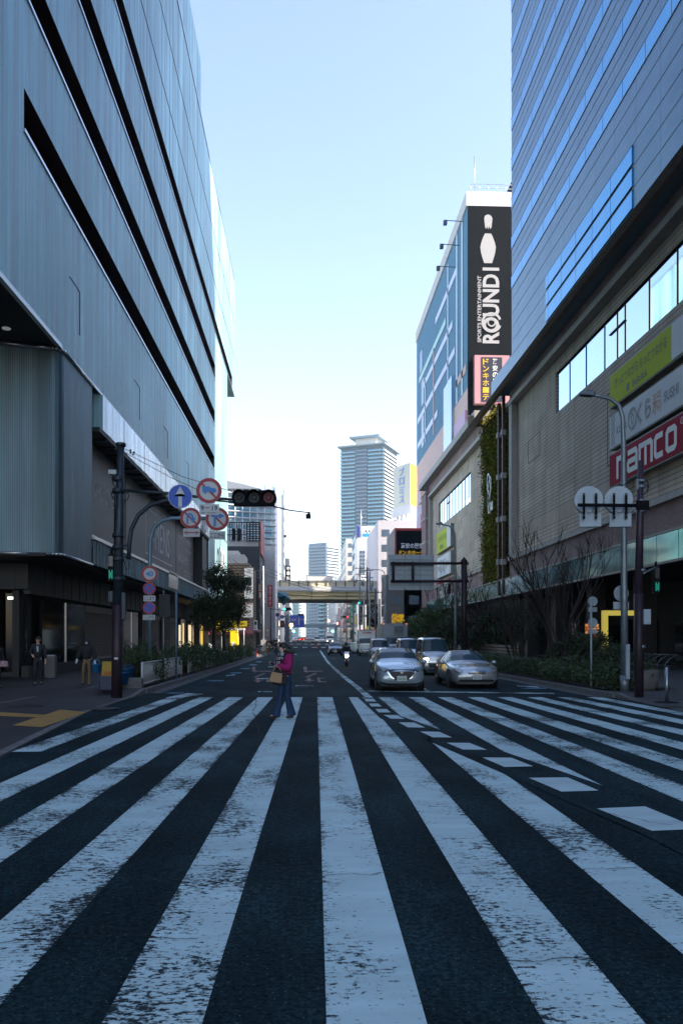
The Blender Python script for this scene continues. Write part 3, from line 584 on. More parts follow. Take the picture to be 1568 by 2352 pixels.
while hz+3.3*k < TOP-1:
    h = hz+3.3*k; a, b = h-0.98, h-0.03
    mb = MB(); mb.box(XT-0.03, XT+0.1, YN, 65.83, a, b, 0); mb.box(XT-0.035, XT+0.02, YN, 65.9, b, b+0.05, 1); mb.box(XT-0.034, XT+0.02, YN, 65.86, a-0.05, a, 2)
    for y in np.arange(62.6, YN, -2.9): mb.box(XT-0.035, XT, y, y+0.03, a, b, 1)
    mb.build('ribbon_window', [GLS, BLK, CREAM], RT, smooth=False)
    for q in (1, 2): MB().box(XT-0.012, XT+0.02, YN, 65.85, b+0.07+0.76*q, b+0.11+0.76*q).build('cream_fin', CREAM, RT)
    k += 1
for q in range(5): MB().box(XT-0.012, XT+0.02, YN, 65.85, 25.1+q*1.15, 25.14+q*1.15).build('cream_fin', CREAM, RT)
for z in (24.08, 25.24, 26.4):
    mb = MB(); mb.box(XT-0.07, XT, 41, 56.1, z, z+0.92, 0); mb.box(XT-0.073, XT, 41, 56.1, z+0.92, z+0.97, 1)
    for y in np.arange(43.9, 56, 2.9): mb.box(XT-0.074, XT, y, y+0.03, z, z+0.92, 1)
    mb.build('low_window_row', [GLS, BLK], RT, smooth=False)
# curved soffit between tower and podium
mb = MB(); pr = [(XT+0.02, 24.0), (XT+0.35, 23.85), (XT+0.8, 24.0), (XT+1.2, 24.4), (XR, 24.75)]
for (x0, z0), (x1, z1) in zip(pr, pr[1:]): mb.face([(x0, YN, z0), (x0, 84.0, z0), (x1, 84.0, z1), (x1, YN, z1)], 0, True)
mb.face([(XT, 84.0, 24), (XR+4, 84.0, 24), (XR+4, 84.0, 25.2), (XT, 84.0, 25.2)]); mb.build('curved_soffit', mat('bronze_soffit', (0.26, 0.21, 0.17), 0.45, 0.3, var=0.2), RT, smooth=False)
def podium(par, y0, y1, wins, signs, near=False):
    mb = MB(); mb.box(XR, XR+22, y0, y1, 23.2, 24.75); mb.build('upper_brick_band', BRICK, par, smooth=False)
    mb = MB(); mb.box(XR-0.22, XR+0.6, y0-0.05, y1-0.02, 22.75, 23.2)
    mb.box(XR-0.1, XR+0.5, y1-1.0, y1-0.02, 8.95, 22.75); mb.build('portal_frame', LEDGE, par, bevel=0.03)
    mb = MB(); x = XR+0.45; (wy0, wy1, wz0, wz1) = wins
    mb.box(x, x+0.3, y0, wy0, 8.95, 22.75); mb.box(x, x+0.3, wy1, y1-1.0, 8.95, 22.75); mb.box(x, x+0.3, wy0, wy1, 8.95, wz0); mb.box(x, x+0.3, wy0, wy1, wz1, 22.75)
    mb.build('tan_wall', TAN, par, smooth=False)
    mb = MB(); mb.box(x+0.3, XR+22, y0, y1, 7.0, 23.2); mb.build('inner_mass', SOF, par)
    mb = MB(); mb.box(XR-0.2, XR+0.5, y0, y1-0.02, 8.6, 8.95); mb.build('stone_ledge', LEDGE, par)
    mb = MB(); mb.box(XR, XR+22, y0, y1, 7.05, 8.6); mb.build('lower_brick_band', BRICK, par, smooth=False)
    mb = MB(); mb.box(x+0.14, x+0.24, wy0, wy1, wz0, wz1, 0)
    y = wy1; pat = [3.0, 3.4, 3.4, 2.1, 1.2, 3.4, 3.4, 3.4, 3.4, 3.4, 3.4, 3.4, 3.4, 3.4, 3.4, 3.4, 3.4, 3.4, 3.4]
    for q, wd in enumerate(pat):
        if not near: wd *= 0.62
        y -= wd
        if y < wy0: break
        mb.box(x+0.10, x+0.15, y, y+0.06, wz0, wz1, 1)
        if q in (3, 4): mb.box(x+0.05, x+0.15, y, y+1.2, wz1-1.1, wz1-1.03, 1)
    mb.box(x+0.02, x+0.2, wy0, wy1, wz0-0.09, wz0, 1); mb.box(x+0.02, x+0.2, wy0, wy1, wz1, wz1+0.06, 1)
    mb.build('long_window', [GLS2, BLK], par, smooth=False)
W1 = (-5, 60.25, 18.7, 21.75); podium(RT, YN, YE, W1, None, True)
# glass balustrade canopy all along
def balustrade(par, y0, y1):
    XB = XR-0.35; n = 0; y = y1
    while y > y0 and n < 95:
        a = max(y0, y-2.45); MB().box(XB, XB+0.03, a+0.03, y-0.03, 5.5, 6.9).build('glass_panel', CGL, par)
        y -= 2.45; n += 1
    mb = MB(); mb.box(XB-0.05, XB+0.1, y0, y1, 6.92, 7.04); mb.box(XB-0.08, XB+0.12, y0, y1, 5.36, 5.48)
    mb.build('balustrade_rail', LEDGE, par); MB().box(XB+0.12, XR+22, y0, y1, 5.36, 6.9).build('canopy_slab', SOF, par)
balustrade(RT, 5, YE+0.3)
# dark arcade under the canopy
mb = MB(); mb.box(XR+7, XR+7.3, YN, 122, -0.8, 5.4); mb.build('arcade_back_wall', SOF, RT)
for y in (30, 38, 46, 54, 62, 70): MB().box(XR+1.0, XR+2.0, y, y+1.0, -0.6, 5.4).build('arcade_column', STN, RT)
for y0, y1, zz in ((40, 45, 3.0), (50, 54, 2.6), (57, 62, 3.0), (64, 69, 2.6)): MB().box(XR+6.85, XR+7, y0, y1, 0, zz).build('arcade_shop_window', DGL, RT)
# access hatches
for y, z, wd, ht in ((64.3, 16.5, 3.4, 1.9), (47.9, 12.4, 1.7, 4.5)):
    mb = MB(); x = XR+0.43; mb.box(x, x+0.03, y, y+wd, z, z+0.06); mb.box(x, x+0.03, y, y+wd, z+ht, z+ht+0.06); mb.box(x, x+0.03, y, y+0.06, z, z+ht); mb.box(x, x+0.03, y+wd, y+wd+0.06, z, z+ht); mb.build('hatch_frame', BLK, RT)
# ---------------------------------------------------------------- sign boards hung on the podium
LIME = mat('lime_sign_face', (0.62, 0.70, 0.09), 0.8, spec=0.1); WSIGN = mat('white_sign_face', (0.84, 0.86, 0.87), 0.7, spec=0.2); RSIGN = mat('red_sign_face', (0.44, 0.045, 0.075), 0.85, spec=0.08)
GTX = mat('grey_sign_letter', (0.30, 0.31, 0.32), 0.6); WTX = mat('white_sign_letter', (0.75, 0.76, 0.74), 0.5); FRM = mat('sign_frame', (0.22, 0.22, 0.21), 0.5, 0.5); DTX = mat('dark_sign_letter', (0.10, 0.14, 0.10), 0.6)
OTX = mat('orange_sign_letter', (0.62, 0.42, 0.28), 0.6)
YR = (0, -1, 0)      # reading direction on a wall that faces the street from the right
def namco(mb, c, wd, ht, m):
    k = wd/21.0; h = ht/4.0; o = c; t = 0.85
    def s(p, cl=False): stroke(mb, [((x-10.5)*k, (y-2)*h) for x, y in p], t*k, o, YR, UPZ, m, 0.02, cl)
    s([(0.4, -0.1), (0.4, 3.6), (2.9, 3.6), (3.4, 3.1), (3.4, -0.1)]); s([(4.6, 3.6), (7.6, 3.6), (7.9, 3.2), (7.9, 0.4), (5.0, 0.4), (4.7, 0.7), (4.7, 1.7), (5, 2.0), (7.6, 2.0)])
    s([(9.1, -0.1), (9.1, 3.6), (12.9, 3.6), (13.3, 3.2), (13.3, -0.1)]); s([(11.2, 3.3), (11.2, -0.1)]); s([(17.0, 3.6), (14.9, 3.6), (14.5, 3.2), (14.5, 0.8), (14.9, 0.4), (17.0, 0.4)])
    s([(18.3, 0.8), (18.3, 3.2), (18.7, 3.6), (20.5, 3.6), (20.9, 3.2), (20.9, 0.8), (20.5, 0.4), (18.7, 0.4)], True)
def boards(y1, ln, spec, k=1.0):
    "stack of three boards whose far end is at y1"
    X = XR+0.05
    for kind, z0, z1, lb in spec:
        ht = z1-z0; zc = (z0+z1)/2; f = {'lime': LIME, 'sushi': WSIGN, 'red': RSIGN}[kind]
        t = thing('sign_board', lb, 'sign', (X, y1-ln/2, z0), group='advert boards on the tan walls')
        MB().box(X-0.02, X+0.4, y1-ln, y1, z0, z1).build('frame', FRM, t, bevel=0.02)
        mb = MB(); x = X-0.05; mb.box(x, x+0.02, y1-ln+0.08, y1-0.08, z0+0.08, z1-0.08, 0); mb.build('sign_face', f, t); x -= 0.005
        mb = MB()
        if kind == 'lime':
            text('きっとつながる もっとつながる', mb, (x, y1-ln*0.40, zc+ht*0.14), YR, UPZ, ln*0.63, ht*0.3, 0); text('Bellclick', mb, (x, y1-ln*0.41, zc-ht*0.25), YR, UPZ, ln*0.18, ht*0.2, 0, 0.01)
            mb.box(x-0.012, x, y1-ln*0.275, y1-ln*0.245, zc-ht*0.36, zc-ht*0.14, 0); mb.box(x-0.012, x, y1-ln+0.1, y1-ln*0.765, z0+0.1, z1-0.1, 1)
            mb.build('lettering', [DTX, WSIGN], t, smooth=False)
        if kind == 'sushi':
            text('KURA', mb, (x, y1-ln*0.18, zc-ht*0.06), YR, UPZ, ln*0.14, ht*0.22, 0, 0.02); o = (x, y1-ln*0.32, zc)
            stroke(mb, circ(ht*0.27), ht*0.07, o, YR, UPZ, 0, 0.02, True); stroke(mb, [(0, ht*0.16), (ht*0.1, 0), (0, -ht*0.16), (-ht*0.1, 0)], ht*0.04, o, YR, UPZ, 0, 0.02, True)
            text('くら', mb, (x, y1-ln*0.46, zc), YR, UPZ, ln*0.17, ht*0.6, 0, 0.05); text('寿司', mb, (x, y1-ln*0.605, zc), YR, UPZ, ln*0.095, ht*0.6, 1, 0.01)
            text('SUSHI', mb, (x, y1-ln*0.76, zc), YR, UPZ, ln*0.15, ht*0.26, 0, 0.03)
            for e in (0.03, 0.90):
                for q in range(5):
                    zz = z0+ht*(0.1+0.18*q); oo = (x, y1-ln*e-0.3, zz+0.16); stroke(mb, [(-0.3, -ht*0.09), (0, ht*0.09), (0.3, -ht*0.09)], 0.05, oo, YR, UPZ, 0, 0.02); stroke(mb, [(-0.3, ht*0.09), (0, -ht*0.09), (0.3, ht*0.09)], 0.05, oo, YR, UPZ, 0, 0.03)
            mb.build('lettering', [GTX, OTX], t, smooth=False)
        if kind == 'red':
            namco(mb, (x, y1-ln*0.46, zc-ht*0.02), ln*0.70, ht*0.62, 0)
            stroke(mb, circ(0.16*k, 16), 0.04, (x, y1-ln*0.87, z1-ht*0.22), YR, UPZ, 0, 0.02, True); text('R', mb, (x, y1-ln*0.87, z1-ht*0.22), YR, UPZ, 0.12, 0.17, 0); mb.build('lettering', WTX, t, smooth=False)
boards(48.2, 11.0, (('lime', 15.6, 17.65, 'lime green advert board with thin handwriting on the nearer tan wall, top of three'), ('sushi', 13.05, 15.15, 'white board with grey sushi lettering in the middle of the nearer stack'), ('red', 10.75, 12.8, 'dark red board with fat rounded white letters on the nearer wall')))
# ================================================================ second mall block beyond the green wall
RM = thing('tan_mall_block', 'farther tan grooved mall block with brown brick bands beyond the green planted wall', 'building', (18.5, 99, gz(99)))
Y2A, Y2B = 83.5, 121.0
def podium2():
    y0, y1 = Y2A, Y2B; wins = (92, 114.5, 17.4, 20.9)
    podium(RM, y0, y1, wins, None)
    for y in (y1-0.2, y1+2.8): pass
    MB().box(XR-0.5, XR+8, y1-0.02, y1+4.2, 0, 23.8).build('end_pilaster', BRICK, RM, smooth=False)
    for z in (9.0, 12.5, 16.0, 19.6, 23.6): MB().box(XR-0.6, XR+1, y1-0.1, y1+4.3, z, z+0.35).build('pilaster_band', LEDGE, RM)
    MB().box(XR-0.9, XR+23, y0, y1+4.6, 24.75, 25.6).build('cream_cornice', LEDGE, RM)
podium2(); balustrade(RM, 72.8, 121)
CR2 = mat('sunny_cream_sign', (0.6, 0.58, 0.5), 0.5)
boards(113.5, 11.0, (('lime', 13.4, 16.4, 'lime green advert board seen small on the farther tan wall above the white one'), ('sushi', 9.9, 12.9, 'small white board with grey lettering between lime and red boards on the farther wall'), ('red', 6.4, 9.4, 'small dark red board behind the dark overhead sign frame')))
# green planted wall between the blocks with pipes and a petal logo
GW = thing('green_wall', 'tall planted green wall of moss like leaves between the two tan mall blocks', 'plant wall', (18.6, 74.5, gz(74)))
MB().box(19.4, 22, 72.35, 83.45, 0, 24.5).build('wall_core', SOF, GW)
pts = []
for q in range(330):
    y, z = random.uniform(75.6, 83.3), random.uniform(7.2, 23.6); n = 200
    pts.append(np.array([19.1, y, z])+RNG.normal(size=(n, 3))*np.array([0.28, 0.35, 0.75])-np.array([random.uniform(-0.1, 0.55), 0, 0]))
pts = np.concatenate(pts); pts[:, 1] = np.clip(pts[:, 1], 75.3, 83.5); pts[:, 2] = np.clip(pts[:, 2], 6.9, 24.2)
GREENW = mat('green_wall_leaf', (0.21, 0.20, 0.03), 0.85, island=0.65, spec=0.1)
leaves('foliage', pts, 0.13, GREENW, GW)
for i, (x, y) in enumerate(((18.15, 73.2), (18.15, 74.9))):
    t = thing('brick_downpipe', ('inner' if i else 'outer')+' square brown downpipe with pale clamps beside the green wall', 'downpipe', (x, y, 7), group='brown downpipes beside the green wall')
    MB().box(x-0.12, x+0.14, y-0.13, y+0.13, 5.6, 24.3-0.5*i).build('pipe', BRN, t)
    for z in (8.6, 12.6, 16.6, 20.6): MB().box(x-0.22, x+0.2, y-0.22, y+0.22, z-0.25+0.15*i, z+0.25+0.15*i).build('clamp', LEDGE, t)
LG = MB(); org = Vector((17.9, 78.0, 13.9)); LW = mat('logo_white', (0.75, 0.76, 0.78), 0.4)
for a, L, wd, dy in ((-20, 3.6, 0.85, -0.4), (14, 4.0, 0.85, 0.3), (38, 3.0, 0.8, 0.9), (62, 2.2, 0.7, 1.2)):
    cs = []
    for k in range(18):
        t = 2*pi*k/18; px, pz = wd*sin(t)*(0.75-0.35*cos(t)), L/2-L/2*cos(t); A = radians(a); cs.append((dy*0.5-(px*cos(A)*1+pz*sin(A)*0.45), pz*cos(A)+px*sin(A)))
    stroke(LG, cs, 0.2, org, YR, UPZ, 0, 0.02, True)
text('as', LG, (17.9, 76.9, 14.4), YR, UPZ, 1.1, 0.9, 0, 0.04, 0.02)
one(LG, 'petal_logo', LW, 'white logo of five petal loops mounted on the green planted wall', 'logo sign', smooth=False)
# ================================================================ bowling tower with the black sign front
BT = thing('bowling_building', 'tall blue panelled leisure building with a black bowling pin sign on its front', 'building', (22, 109, gz(109)))
XB, YB, YBF = 22.0, 109.0, 160.0; ZB = 63.0
BLU = NB('blue_slate_panels', rough=0.7, metal=0.0, spec=0.2); lz = BLU.line(BLU.z, 0.9, 0.08); ly = BLU.line(BLU.ma('ADD', BLU.y, BLU.ma('MULTIPLY', BLU.ma('FLOOR', BLU.ma('DIVIDE', BLU.z, 0.9)), 1.7)), 3.4, 0.1)
BLU.color(BLU.mix(BLU.ma('MAXIMUM', lz, ly), (0.11, 0.26, 0.37), (0.06, 0.165, 0.25))); BLU = BLU.m
PINK = mat('pale_lilac_panels', (0.56, 0.47, 0.56), 0.6, var=0.1, vs=0.6, stretch=(1, 0.3, 4)); PEACH = mat('peach_panels', (0.66, 0.45, 0.38), 0.6, var=0.08, vs=0.6, stretch=(1, 0.3, 4)); PALE = mat('pale_blue_strip', (0.6, 0.74, 0.82), 0.5); CONC = mat('pale_concrete', (0.62, 0.60, 0.56), 0.7, var=0.1)
BLACKS = mat('black_sign_panel', (0.005, 0.007, 0.009), 0.8, var=0.15, spec=0.1); SLET = mat('silver_letter', (0.42, 0.41, 0.40), 0.45)
MB().box(XB, XB+9, YB, YBF, 0, 30.5).build('lilac_wall', PINK, BT); MB().box(XB, XB+9, YB, YBF, 30.5, 36).build('peach_wall', PEACH, BT); MB().box(XB, XB+9, YB, YBF, 36, ZB-2.0).build('blue_wall', BLU, BT)
MB().box(XB-0.2, XB+9, YB-0.25, YBF, ZB-2.0, ZB).build('parapet', CONC, BT)
MB().box(XB+0.05, XB+9, YB-0.3, YB-0.05, 25, ZB-2.1).build('sign_front', BLACKS, BT)
def wbar(y0, z0, y1, z1, wd, m, nm='stripe_bar'):
    mb = MB(); stroke(mb, [(-y0, z0), (-y1, z1)], wd, (XB-0.06, 0, 0), YR, UPZ, 0, 0.02); mb.build(nm, m, BT, smooth=False)
LAV = mat('lavender_bar', (0.68, 0.74, 0.88), 0.5); MINT = mat('mint_bar', (0.48, 0.74, 0.66), 0.5); SALM = mat('salmon_bar', (0.62, 0.36, 0.28), 0.5); GRNB = mat('green_window_box', (0.02, 0.20, 0.10), 0.5); ORB = mat('orange_window_box', (0.5, 0.12, 0.01), 0.5); REDW = mat('crimson_window_box', (0.36, 0.015, 0.06), 0.5)
for y in (112.5, 116.5): wbar(y, 36, y, 61, 1.0, PALE)
for y, a, b in ((124, 38, 60), (138, 37, 52), (148, 38, 50)): wbar(y, a, y, b, 0.9, PALE if y != 138 else SALM)
for y0, y1, z, m in ((117, 136, 55.8, LAV), (118, 158, 44.5, LAV), (126, 156, 52.0, MINT), (120, 150, 49.2, LAV), (134, 158, 39.6, LAV), (109.5, 117, 39.0, SALM)): wbar(y0, z, y1, z, 1.1, m)
MB().box(XB-0.4, XB, 119, 126, 26.5, 41).build('glazed_stair_strip', mat('pale_glass_strip', (0.42, 0.56, 0.64), 0.15, 0.5), BT)
mb = MB(); mb.box(XB-0.3, XB-0.05, 109.2, 117.5, 26, 33); mb.build('pink_sign', mat('pink_sign', (0.58, 0.35, 0.52), 0.5), BT)
mb = MB(); text('ROUND1', mb, (XB-0.32, 113.5, 29), YR, UPZ, 7, 1.6, 0, 0.02); mb.build('pink_sign_lettering', WTX, BT, smooth=False)
for z, m in ((27.5, ORB), (21.5, REDW), (15.5, REDW), (9.5, GRNB)):
    mb = MB(); mb.box(XB-0.1, XB+0.02, 149, 154, z, z+3.8, 1); mb.box(XB-0.5, XB-0.1, 149, 154, z-0.2, z, 0); mb.build('window_box', [CONC, m], BT)
for y, z0, z1 in ((150, 38, 44), (150, 46, 51), (152, 53, 57)): MB().box(XB-0.05, XB+0.02, y, y+3, z0, z1).build('side_window', mat('grey_window', (0.12, 0.17, 0.2), 0.2), BT)
xs = lambda u: Xy(u, YB-0.32); zs = lambda v: Zv(v, 26, YB-0.32)
XP = (1, 0, 0)
mb = MB(); oy = YB-0.33
def frontpoly(mb, pts, m=0): mb.face([(xs(u), oy-0.02, zs(v)) for u, v in pts], m)
frontpoly(mb, [(1113, 537), (1127, 537), (1131, 545), (1135, 556), (1138, 568), (1136, 582), (1133, 593), (1129, 605), (1111, 605), (1107, 593), (1104, 582), (1102, 568), (1105, 556), (1109, 545)])
frontpoly(mb, [(1113, 522), (1111, 502), (1113, 496), (1120, 493), (1127, 496), (1130, 502), (1128, 522), (1125, 527), (1122.5, 520), (1120, 528), (1117.5, 520), (1115.5, 527)])
mb.build('pin_shape', SLET, BT, smooth=False)
mb = MB(); lx, rx_ = xs(1107), xs(1146); tw = abs(zs(615)-zs(789)); cx = (lx+rx_)/2
text('ROUND1', mb, (cx, oy, (zs(615)+zs(789))/2), (0, 0, 1), (-1, 0, 0), tw, abs(rx_-lx), 0, 0.03); mb2 = MB()
mb.build('big_lettering', SLET, BT, smooth=False)
o = (xs(1128), oy-0.02, zs(741)); mb = MB(); stroke(mb, circ(1.25, 26, 20, 340), 0.32, o, (1, 0, 0), UPZ, 0, 0.02); stroke(mb, circ(0.5, 16), 0.2, o, (1, 0, 0), UPZ, 0, 0.02, True); mb.build('ball_emblem', SLET, BT, smooth=False)
mb = MB(); text('SPORTS ENTERTAINMENT', mb, (xs(1100), oy, (zs(634)+zs(787))/2), (0, 0, 1), (-1, 0, 0), abs(zs(634)-zs(787)), 0.52, 0, 0.02); mb.build('small_lettering', SLET, BT, smooth=False)
# vertical discount store sign on the front
t = thing('vertical_store_sign', 'upright pink framed sign with yellow and white Japanese characters on the black front', 'sign', (xs(1118), oy-1, zs(930)))
MB().box(xs(1086), xs(1165), oy-1.0, oy-0.1, zs(932), zs(822)).build('frame', mat('pale_pink_frame', (0.5, 0.25, 0.27), 0.5), t)
MB().box(xs(1101), xs(1148), oy-1.05, oy-1.0, zs(928), zs(827)).build('dark_panel', mat('navy_panel', (0.02, 0.02, 0.04), 0.5), t)
GOLD = mat('gold_letter', (0.62, 0.38, 0.02), 0.5, emit=(1, 0.65, 0.05), es=0.05)
mb = MB()
def vtext(mb, s, x, y, ztop, zbot, wd, m=0, xd=(1, 0, 0), bold=0.02):
    h = (ztop-zbot)/len(s)
    for i, c in enumerate(s): text(c, mb, (x, y, ztop-h*(i+0.5)), xd, UPZ, wd, h*0.84, m, bold)
vtext(mb, 'ドンキホーテ', xs(1111), oy-1.06, zs(829), zs(926), 0.85, 0); vtext(mb, '驚安の殿堂', xs(1132), oy-1.06, zs(829), zs(905), 0.7, 1); mb.build('lettering', [GOLD, WTX], t, smooth=False)
# roof things
mb = MB(); x = XB+0.5
for q in range(9): mb.tube([(x+q*1.2, YB, ZB), (x+q*1.2, YB, ZB+1.1)], 0.05, 6)
mb.tube([(x, YB, ZB+1.1), (x+9.6, YB, ZB+1.1)], 0.05, 6); mb.tube([(x, YB, ZB+0.55), (x+9.6, YB, ZB+0.55)], 0.04, 6); mb.build('roof_railing', TRIM, BT)
MB().tube([(XB+1.2, YB+1, ZB), (XB+1.2, YB+1, ZB+5.5)], 0.07, 6).build('lightning_rod', TRIM, BT)
MB().box(XB+6.5, XB+12, YB+1, YB+6, ZB, ZB+2.4).build('plant_room', BLACKS, BT)
for i, z in enumerate((60.5, 58.6, 56.8)):
    mb = MB(); mb.tube([(XB, YB+3+i*3, z), (XB-2.4, YB+3+i*3, z+0.1)], 0.06, 6); mb.box(XB-2.8, XB-2.3, YB+2.8+i*3, YB+3.3+i*3, z-0.5, z+0.1); mb.build('sign_lamp', mat('lamp_dark', (0.05, 0.06, 0.07), 0.5), BT)
# ================================================================ generic blocks
GLZ = mat('far_window_glass', (0.16, 0.22, 0.28), 0.12, 0.4)
def block(name, label, x0, x1, y0, y1, h, wallm, fl=3.2, side='both', win=GLZ, wr=(0.9, 2.3), cat='building', par=None, group=None, nb=None):
    base = gz((y0+y1)/2)
    t = thing(name, label, cat, ((x0+x1)/2, (y0+y1)/2, base), group=group); MB().box(x0, x1, y0, y1, base-0.5, base+h).build('wall', wallm, t)
    k = 0; street = x0 if x0 > 0 else x1; s = -1 if x0 > 0 else 1
    while (k+1)*fl < h:
        z = base+k*fl
        if side in ('both', 'street'):
            mb = MB(); y = y0+0.8
            while y < y1-1.2: mb.box(street, street+s*0.06, y, y+1.5, z+wr[0], z+wr[1]); y += 2.6
            mb.build('window_row', win, t)
        if side in ('both', 'front'):
            mb = MB(); x = x0+0.8
            while x < x1-1.2: mb.box(x, x+1.6, y0-0.06, y0, z+wr[0], z+wr[1]); x += 2.8
            mb.build('window_row', win, t)
        k += 1
    return t
XBV = lambda u, Y: Xy(u, Y)
# ---- left: ramen building, dark building with roof screen, scaffolded glass block
WOODS = NB('wood_slat_cladding', rough=0.6); a_ = WOODS.line(WOODS.z, 0.42, 0.2); WOODS.color(WOODS.mix(a_, (0.36, 0.235, 0.135), (0.10, 0.06, 0.04))); WOODS = WOODS.m
LCR = mat('lit_cream_box', (0.72, 0.7, 0.64), 0.5, emit=(1, 0.98, 0.9), es=0.08); RTX = mat('red_letter', (0.5, 0.03, 0.03), 0.5); KTX = mat('black_letter', (0.02, 0.02, 0.02), 0.5)
YL = 124.0
def LX(u, Y=YL): return Xy(u, Y)
def LZ(v, Y=YL): return Zv(v, LX(560, Y), Y)
t = thing('ramen_building', 'low building clad in light and dark wood slats with two white square signs', 'building', (-14, YL, gz(YL)))
MB().box(-30, -9.0, YL, YL+16, gz(YL)-0.5, LZ(1294)).build('wall', WOODS, t, smooth=False); MB().box(-30, LX(560), YL+1, YL+8, LZ(1294), LZ(1272)).build('roof_box', CONC, t)
MB().box(-28, LX(545), YL+2, YL+6, LZ(1272), LZ(1262)).build('water_tank', CONC, t)
def signbox(label, u0, u1, v0, v1, Y, m, th=0.5, cat='sign', name='sign_board', group=None):
    t = thing(name, label, cat, (Xy((u0+u1)/2, Y), Y, Zv(v1, Xy(u0, Y), Y)), group=group); a, b = Xy(u0, Y), Xy(u1, Y); z0, z1 = Zv(v1, a, Y), Zv(v0, a, Y)
    MB().box(a, b, Y, Y+th, z0, z1).build('box', mat('dark_sign_case', (0.06, 0.06, 0.06), 0.5), t); e = 0.03*(z1-z0)
    MB().box(a+e, b-e, Y-0.04, Y, z0+e, z1-e).build('face', m, t); return t, (a+b)/2, (z0+z1)/2, b-a, z1-z0, Y-0.05
t, cx, cz, wd, ht, yy = signbox('tall white upright sign with brushed black characters and a red seal on the wood building', 559, 584, 1302, 1377, YL-0.6, LCR)
mb = MB(); vtext(mb, '一蘭', cx, yy, cz+ht*0.2, cz-ht*0.38, wd*0.5, 0); text('拉麺', mb, (cx, yy, cz+ht*0.36), XP, UPZ, wd*0.3, ht*0.1, 1); mb.build('lettering', [KTX, RTX], t, smooth=False)
t, cx, cz, wd, ht, yy = signbox('smaller square white sign with a brown ring emblem below the tall white sign', 553, 582, 1384, 1419, YL-0.6, LCR)
mb = MB(); stroke(mb, circ(0.55, 18, 30, 350), 0.2, (cx, yy, cz+0.1), XP, UPZ, 0, 0.02); text('山頭火麺道', mb, (cx, yy, cz-ht*0.34), XP, UPZ, wd*0.7, ht*0.14, 1); mb.box(cx-wd*0.4, cx+wd*0.4, yy-0.02, yy, cz+ht*0.38, cz+ht*0.44, 2); mb.build('lettering', [mat('brown_emblem', (0.4, 0.2, 0.08), 0.5), KTX, RTX], t, smooth=False)
YELS = mat('yellow_shop_sign', (0.75, 0.5, 0.01), 0.5, emit=(1, 0.7, 0), es=0.12)
t, cx, cz, wd, ht, yy = signbox('wide yellow shop sign at street level partly behind the tree trunks', 497, 545, 1425, 1452, YL-2, YELS)
mb = MB(); text('金券ショップ', mb, (cx, yy, cz), XP, UPZ, wd*0.7, ht*0.4, 0); mb.build('lettering', RTX, t, smooth=False)
t, cx, cz, wd, ht, yy = signbox('small yellow sign with black lettering and an arrow over the awning', 549, 568, 1426, 1439, YL-2.2, YELS); mb = MB(); text('Times', mb, (cx, yy, cz), XP, UPZ, wd*0.7, ht*0.4); mb.build('lettering', KTX, t, smooth=False)
t, cx, cz, wd, ht, yy = signbox('small black sign with a yellow left arrow and red square', 549, 568, 1439.5, 1446, YL-2.2, KTX)
mb = MB(); stroke(mb, [(0.5, 0), (-0.4, 0)], 0.12, (cx-0.2, yy, cz), XP, UPZ); stroke(mb, [(-0.1, 0.15), (-0.4, 0), (-0.1, -0.15)], 0.08, (cx-0.2, yy, cz), XP, UPZ); mb.box(cx+wd*0.18, cx+wd*0.45, yy-0.03, yy, cz-0.2, cz+0.2, 1); mb.build('symbols', [YELS, RTX], t, smooth=False)
mb = MB(); mb.prism([(LX(460), YL-0.1, 3.1), (LX(460), YL-1.6, 2.3), (LX(460), YL-1.6, 2.0), (LX(460), YL-0.1, 2.0)], (LX(583)-LX(460), 0, 0)); one(mb, 'awning', mat('dusty_red_awning', (0.32, 0.09, 0.10), 0.6), 'long dusty red awning along the shop fronts past the trees', 'awning')
mb = MB(); mb.box(-30, LX(583), YL-0.2, YL-0.05, -0.7, 2.0); one(mb, 'low_shop', mat('shop_mix', (0.12, 0.10, 0.085), 0.5, var=0.8, vs=1.5), 'dim shop fronts under the dusty red awning', 'shop front')
t = thing('yellow_kiosk', 'bright yellow delivery stand between tree trunks and wood building', 'stall', (LX(540), 112, gz(112)))
MB().box(Xy(529, 112), Xy(546, 112), 112, 114, gz(112), Zv(1450, -10, 112)).build('body', YELS, t); MB().box(Xy(532, 112), Xy(539, 112), 111.9, 112, 0.1, 0.9).build('poster', WSIGN, t)
MB().box(Xy(509, 112), Xy(560, 112), 112.2, 115, Zv(1447, -10, 112), Zv(1443, -10, 112)).build('canopy_roof', mat('pale_frame', (0.5, 0.5, 0.48), 0.5), t)
for u in (509, 546, 560): MB().tube([(Xy(u, 112), 112.2, -0.5), (Xy(u, 112), 112.2, Zv(1443, -10, 112))], 0.06, 6).build('post', mat('pale_frame'), t)
# dark building with roof screen
Y3 = 141.0; DB = thing('dark_screen_building', 'dark fronted building with a black lattice screen on its roof above the wood shop', 'building', (-15, Y3, gz(Y3)))
x1 = Xy(596, Y3); zt = Zv(1255, x1, Y3); MB().box(-34, x1, Y3, Y3+16, -1, zt).build('wall', mat('charcoal_front', (0.03, 0.03, 0.036), 0.6), DB)
MB().box(-34, x1-0.2, Y3+0.5, Y3+14, zt, Zv(1240, x1, Y3)).build('attic', CONC, DB)
mb = MB(); z0, z1 = Zv(1243, x1, Y3), Zv(1200, x1, Y3)
x = Xy(522, Y3)
while x < Xy(567, Y3): mb.box(x, x+0.1, Y3-0.3, Y3-0.15, z0, z1); x += 0.42
mb.box(Xy(522, Y3), x1, Y3-0.32, Y3-0.1, z1-0.15, z1); mb.box(Xy(522, Y3), Xy(567, Y3), Y3-0.32, Y3-0.1, z0+1.0, z0+1.15)
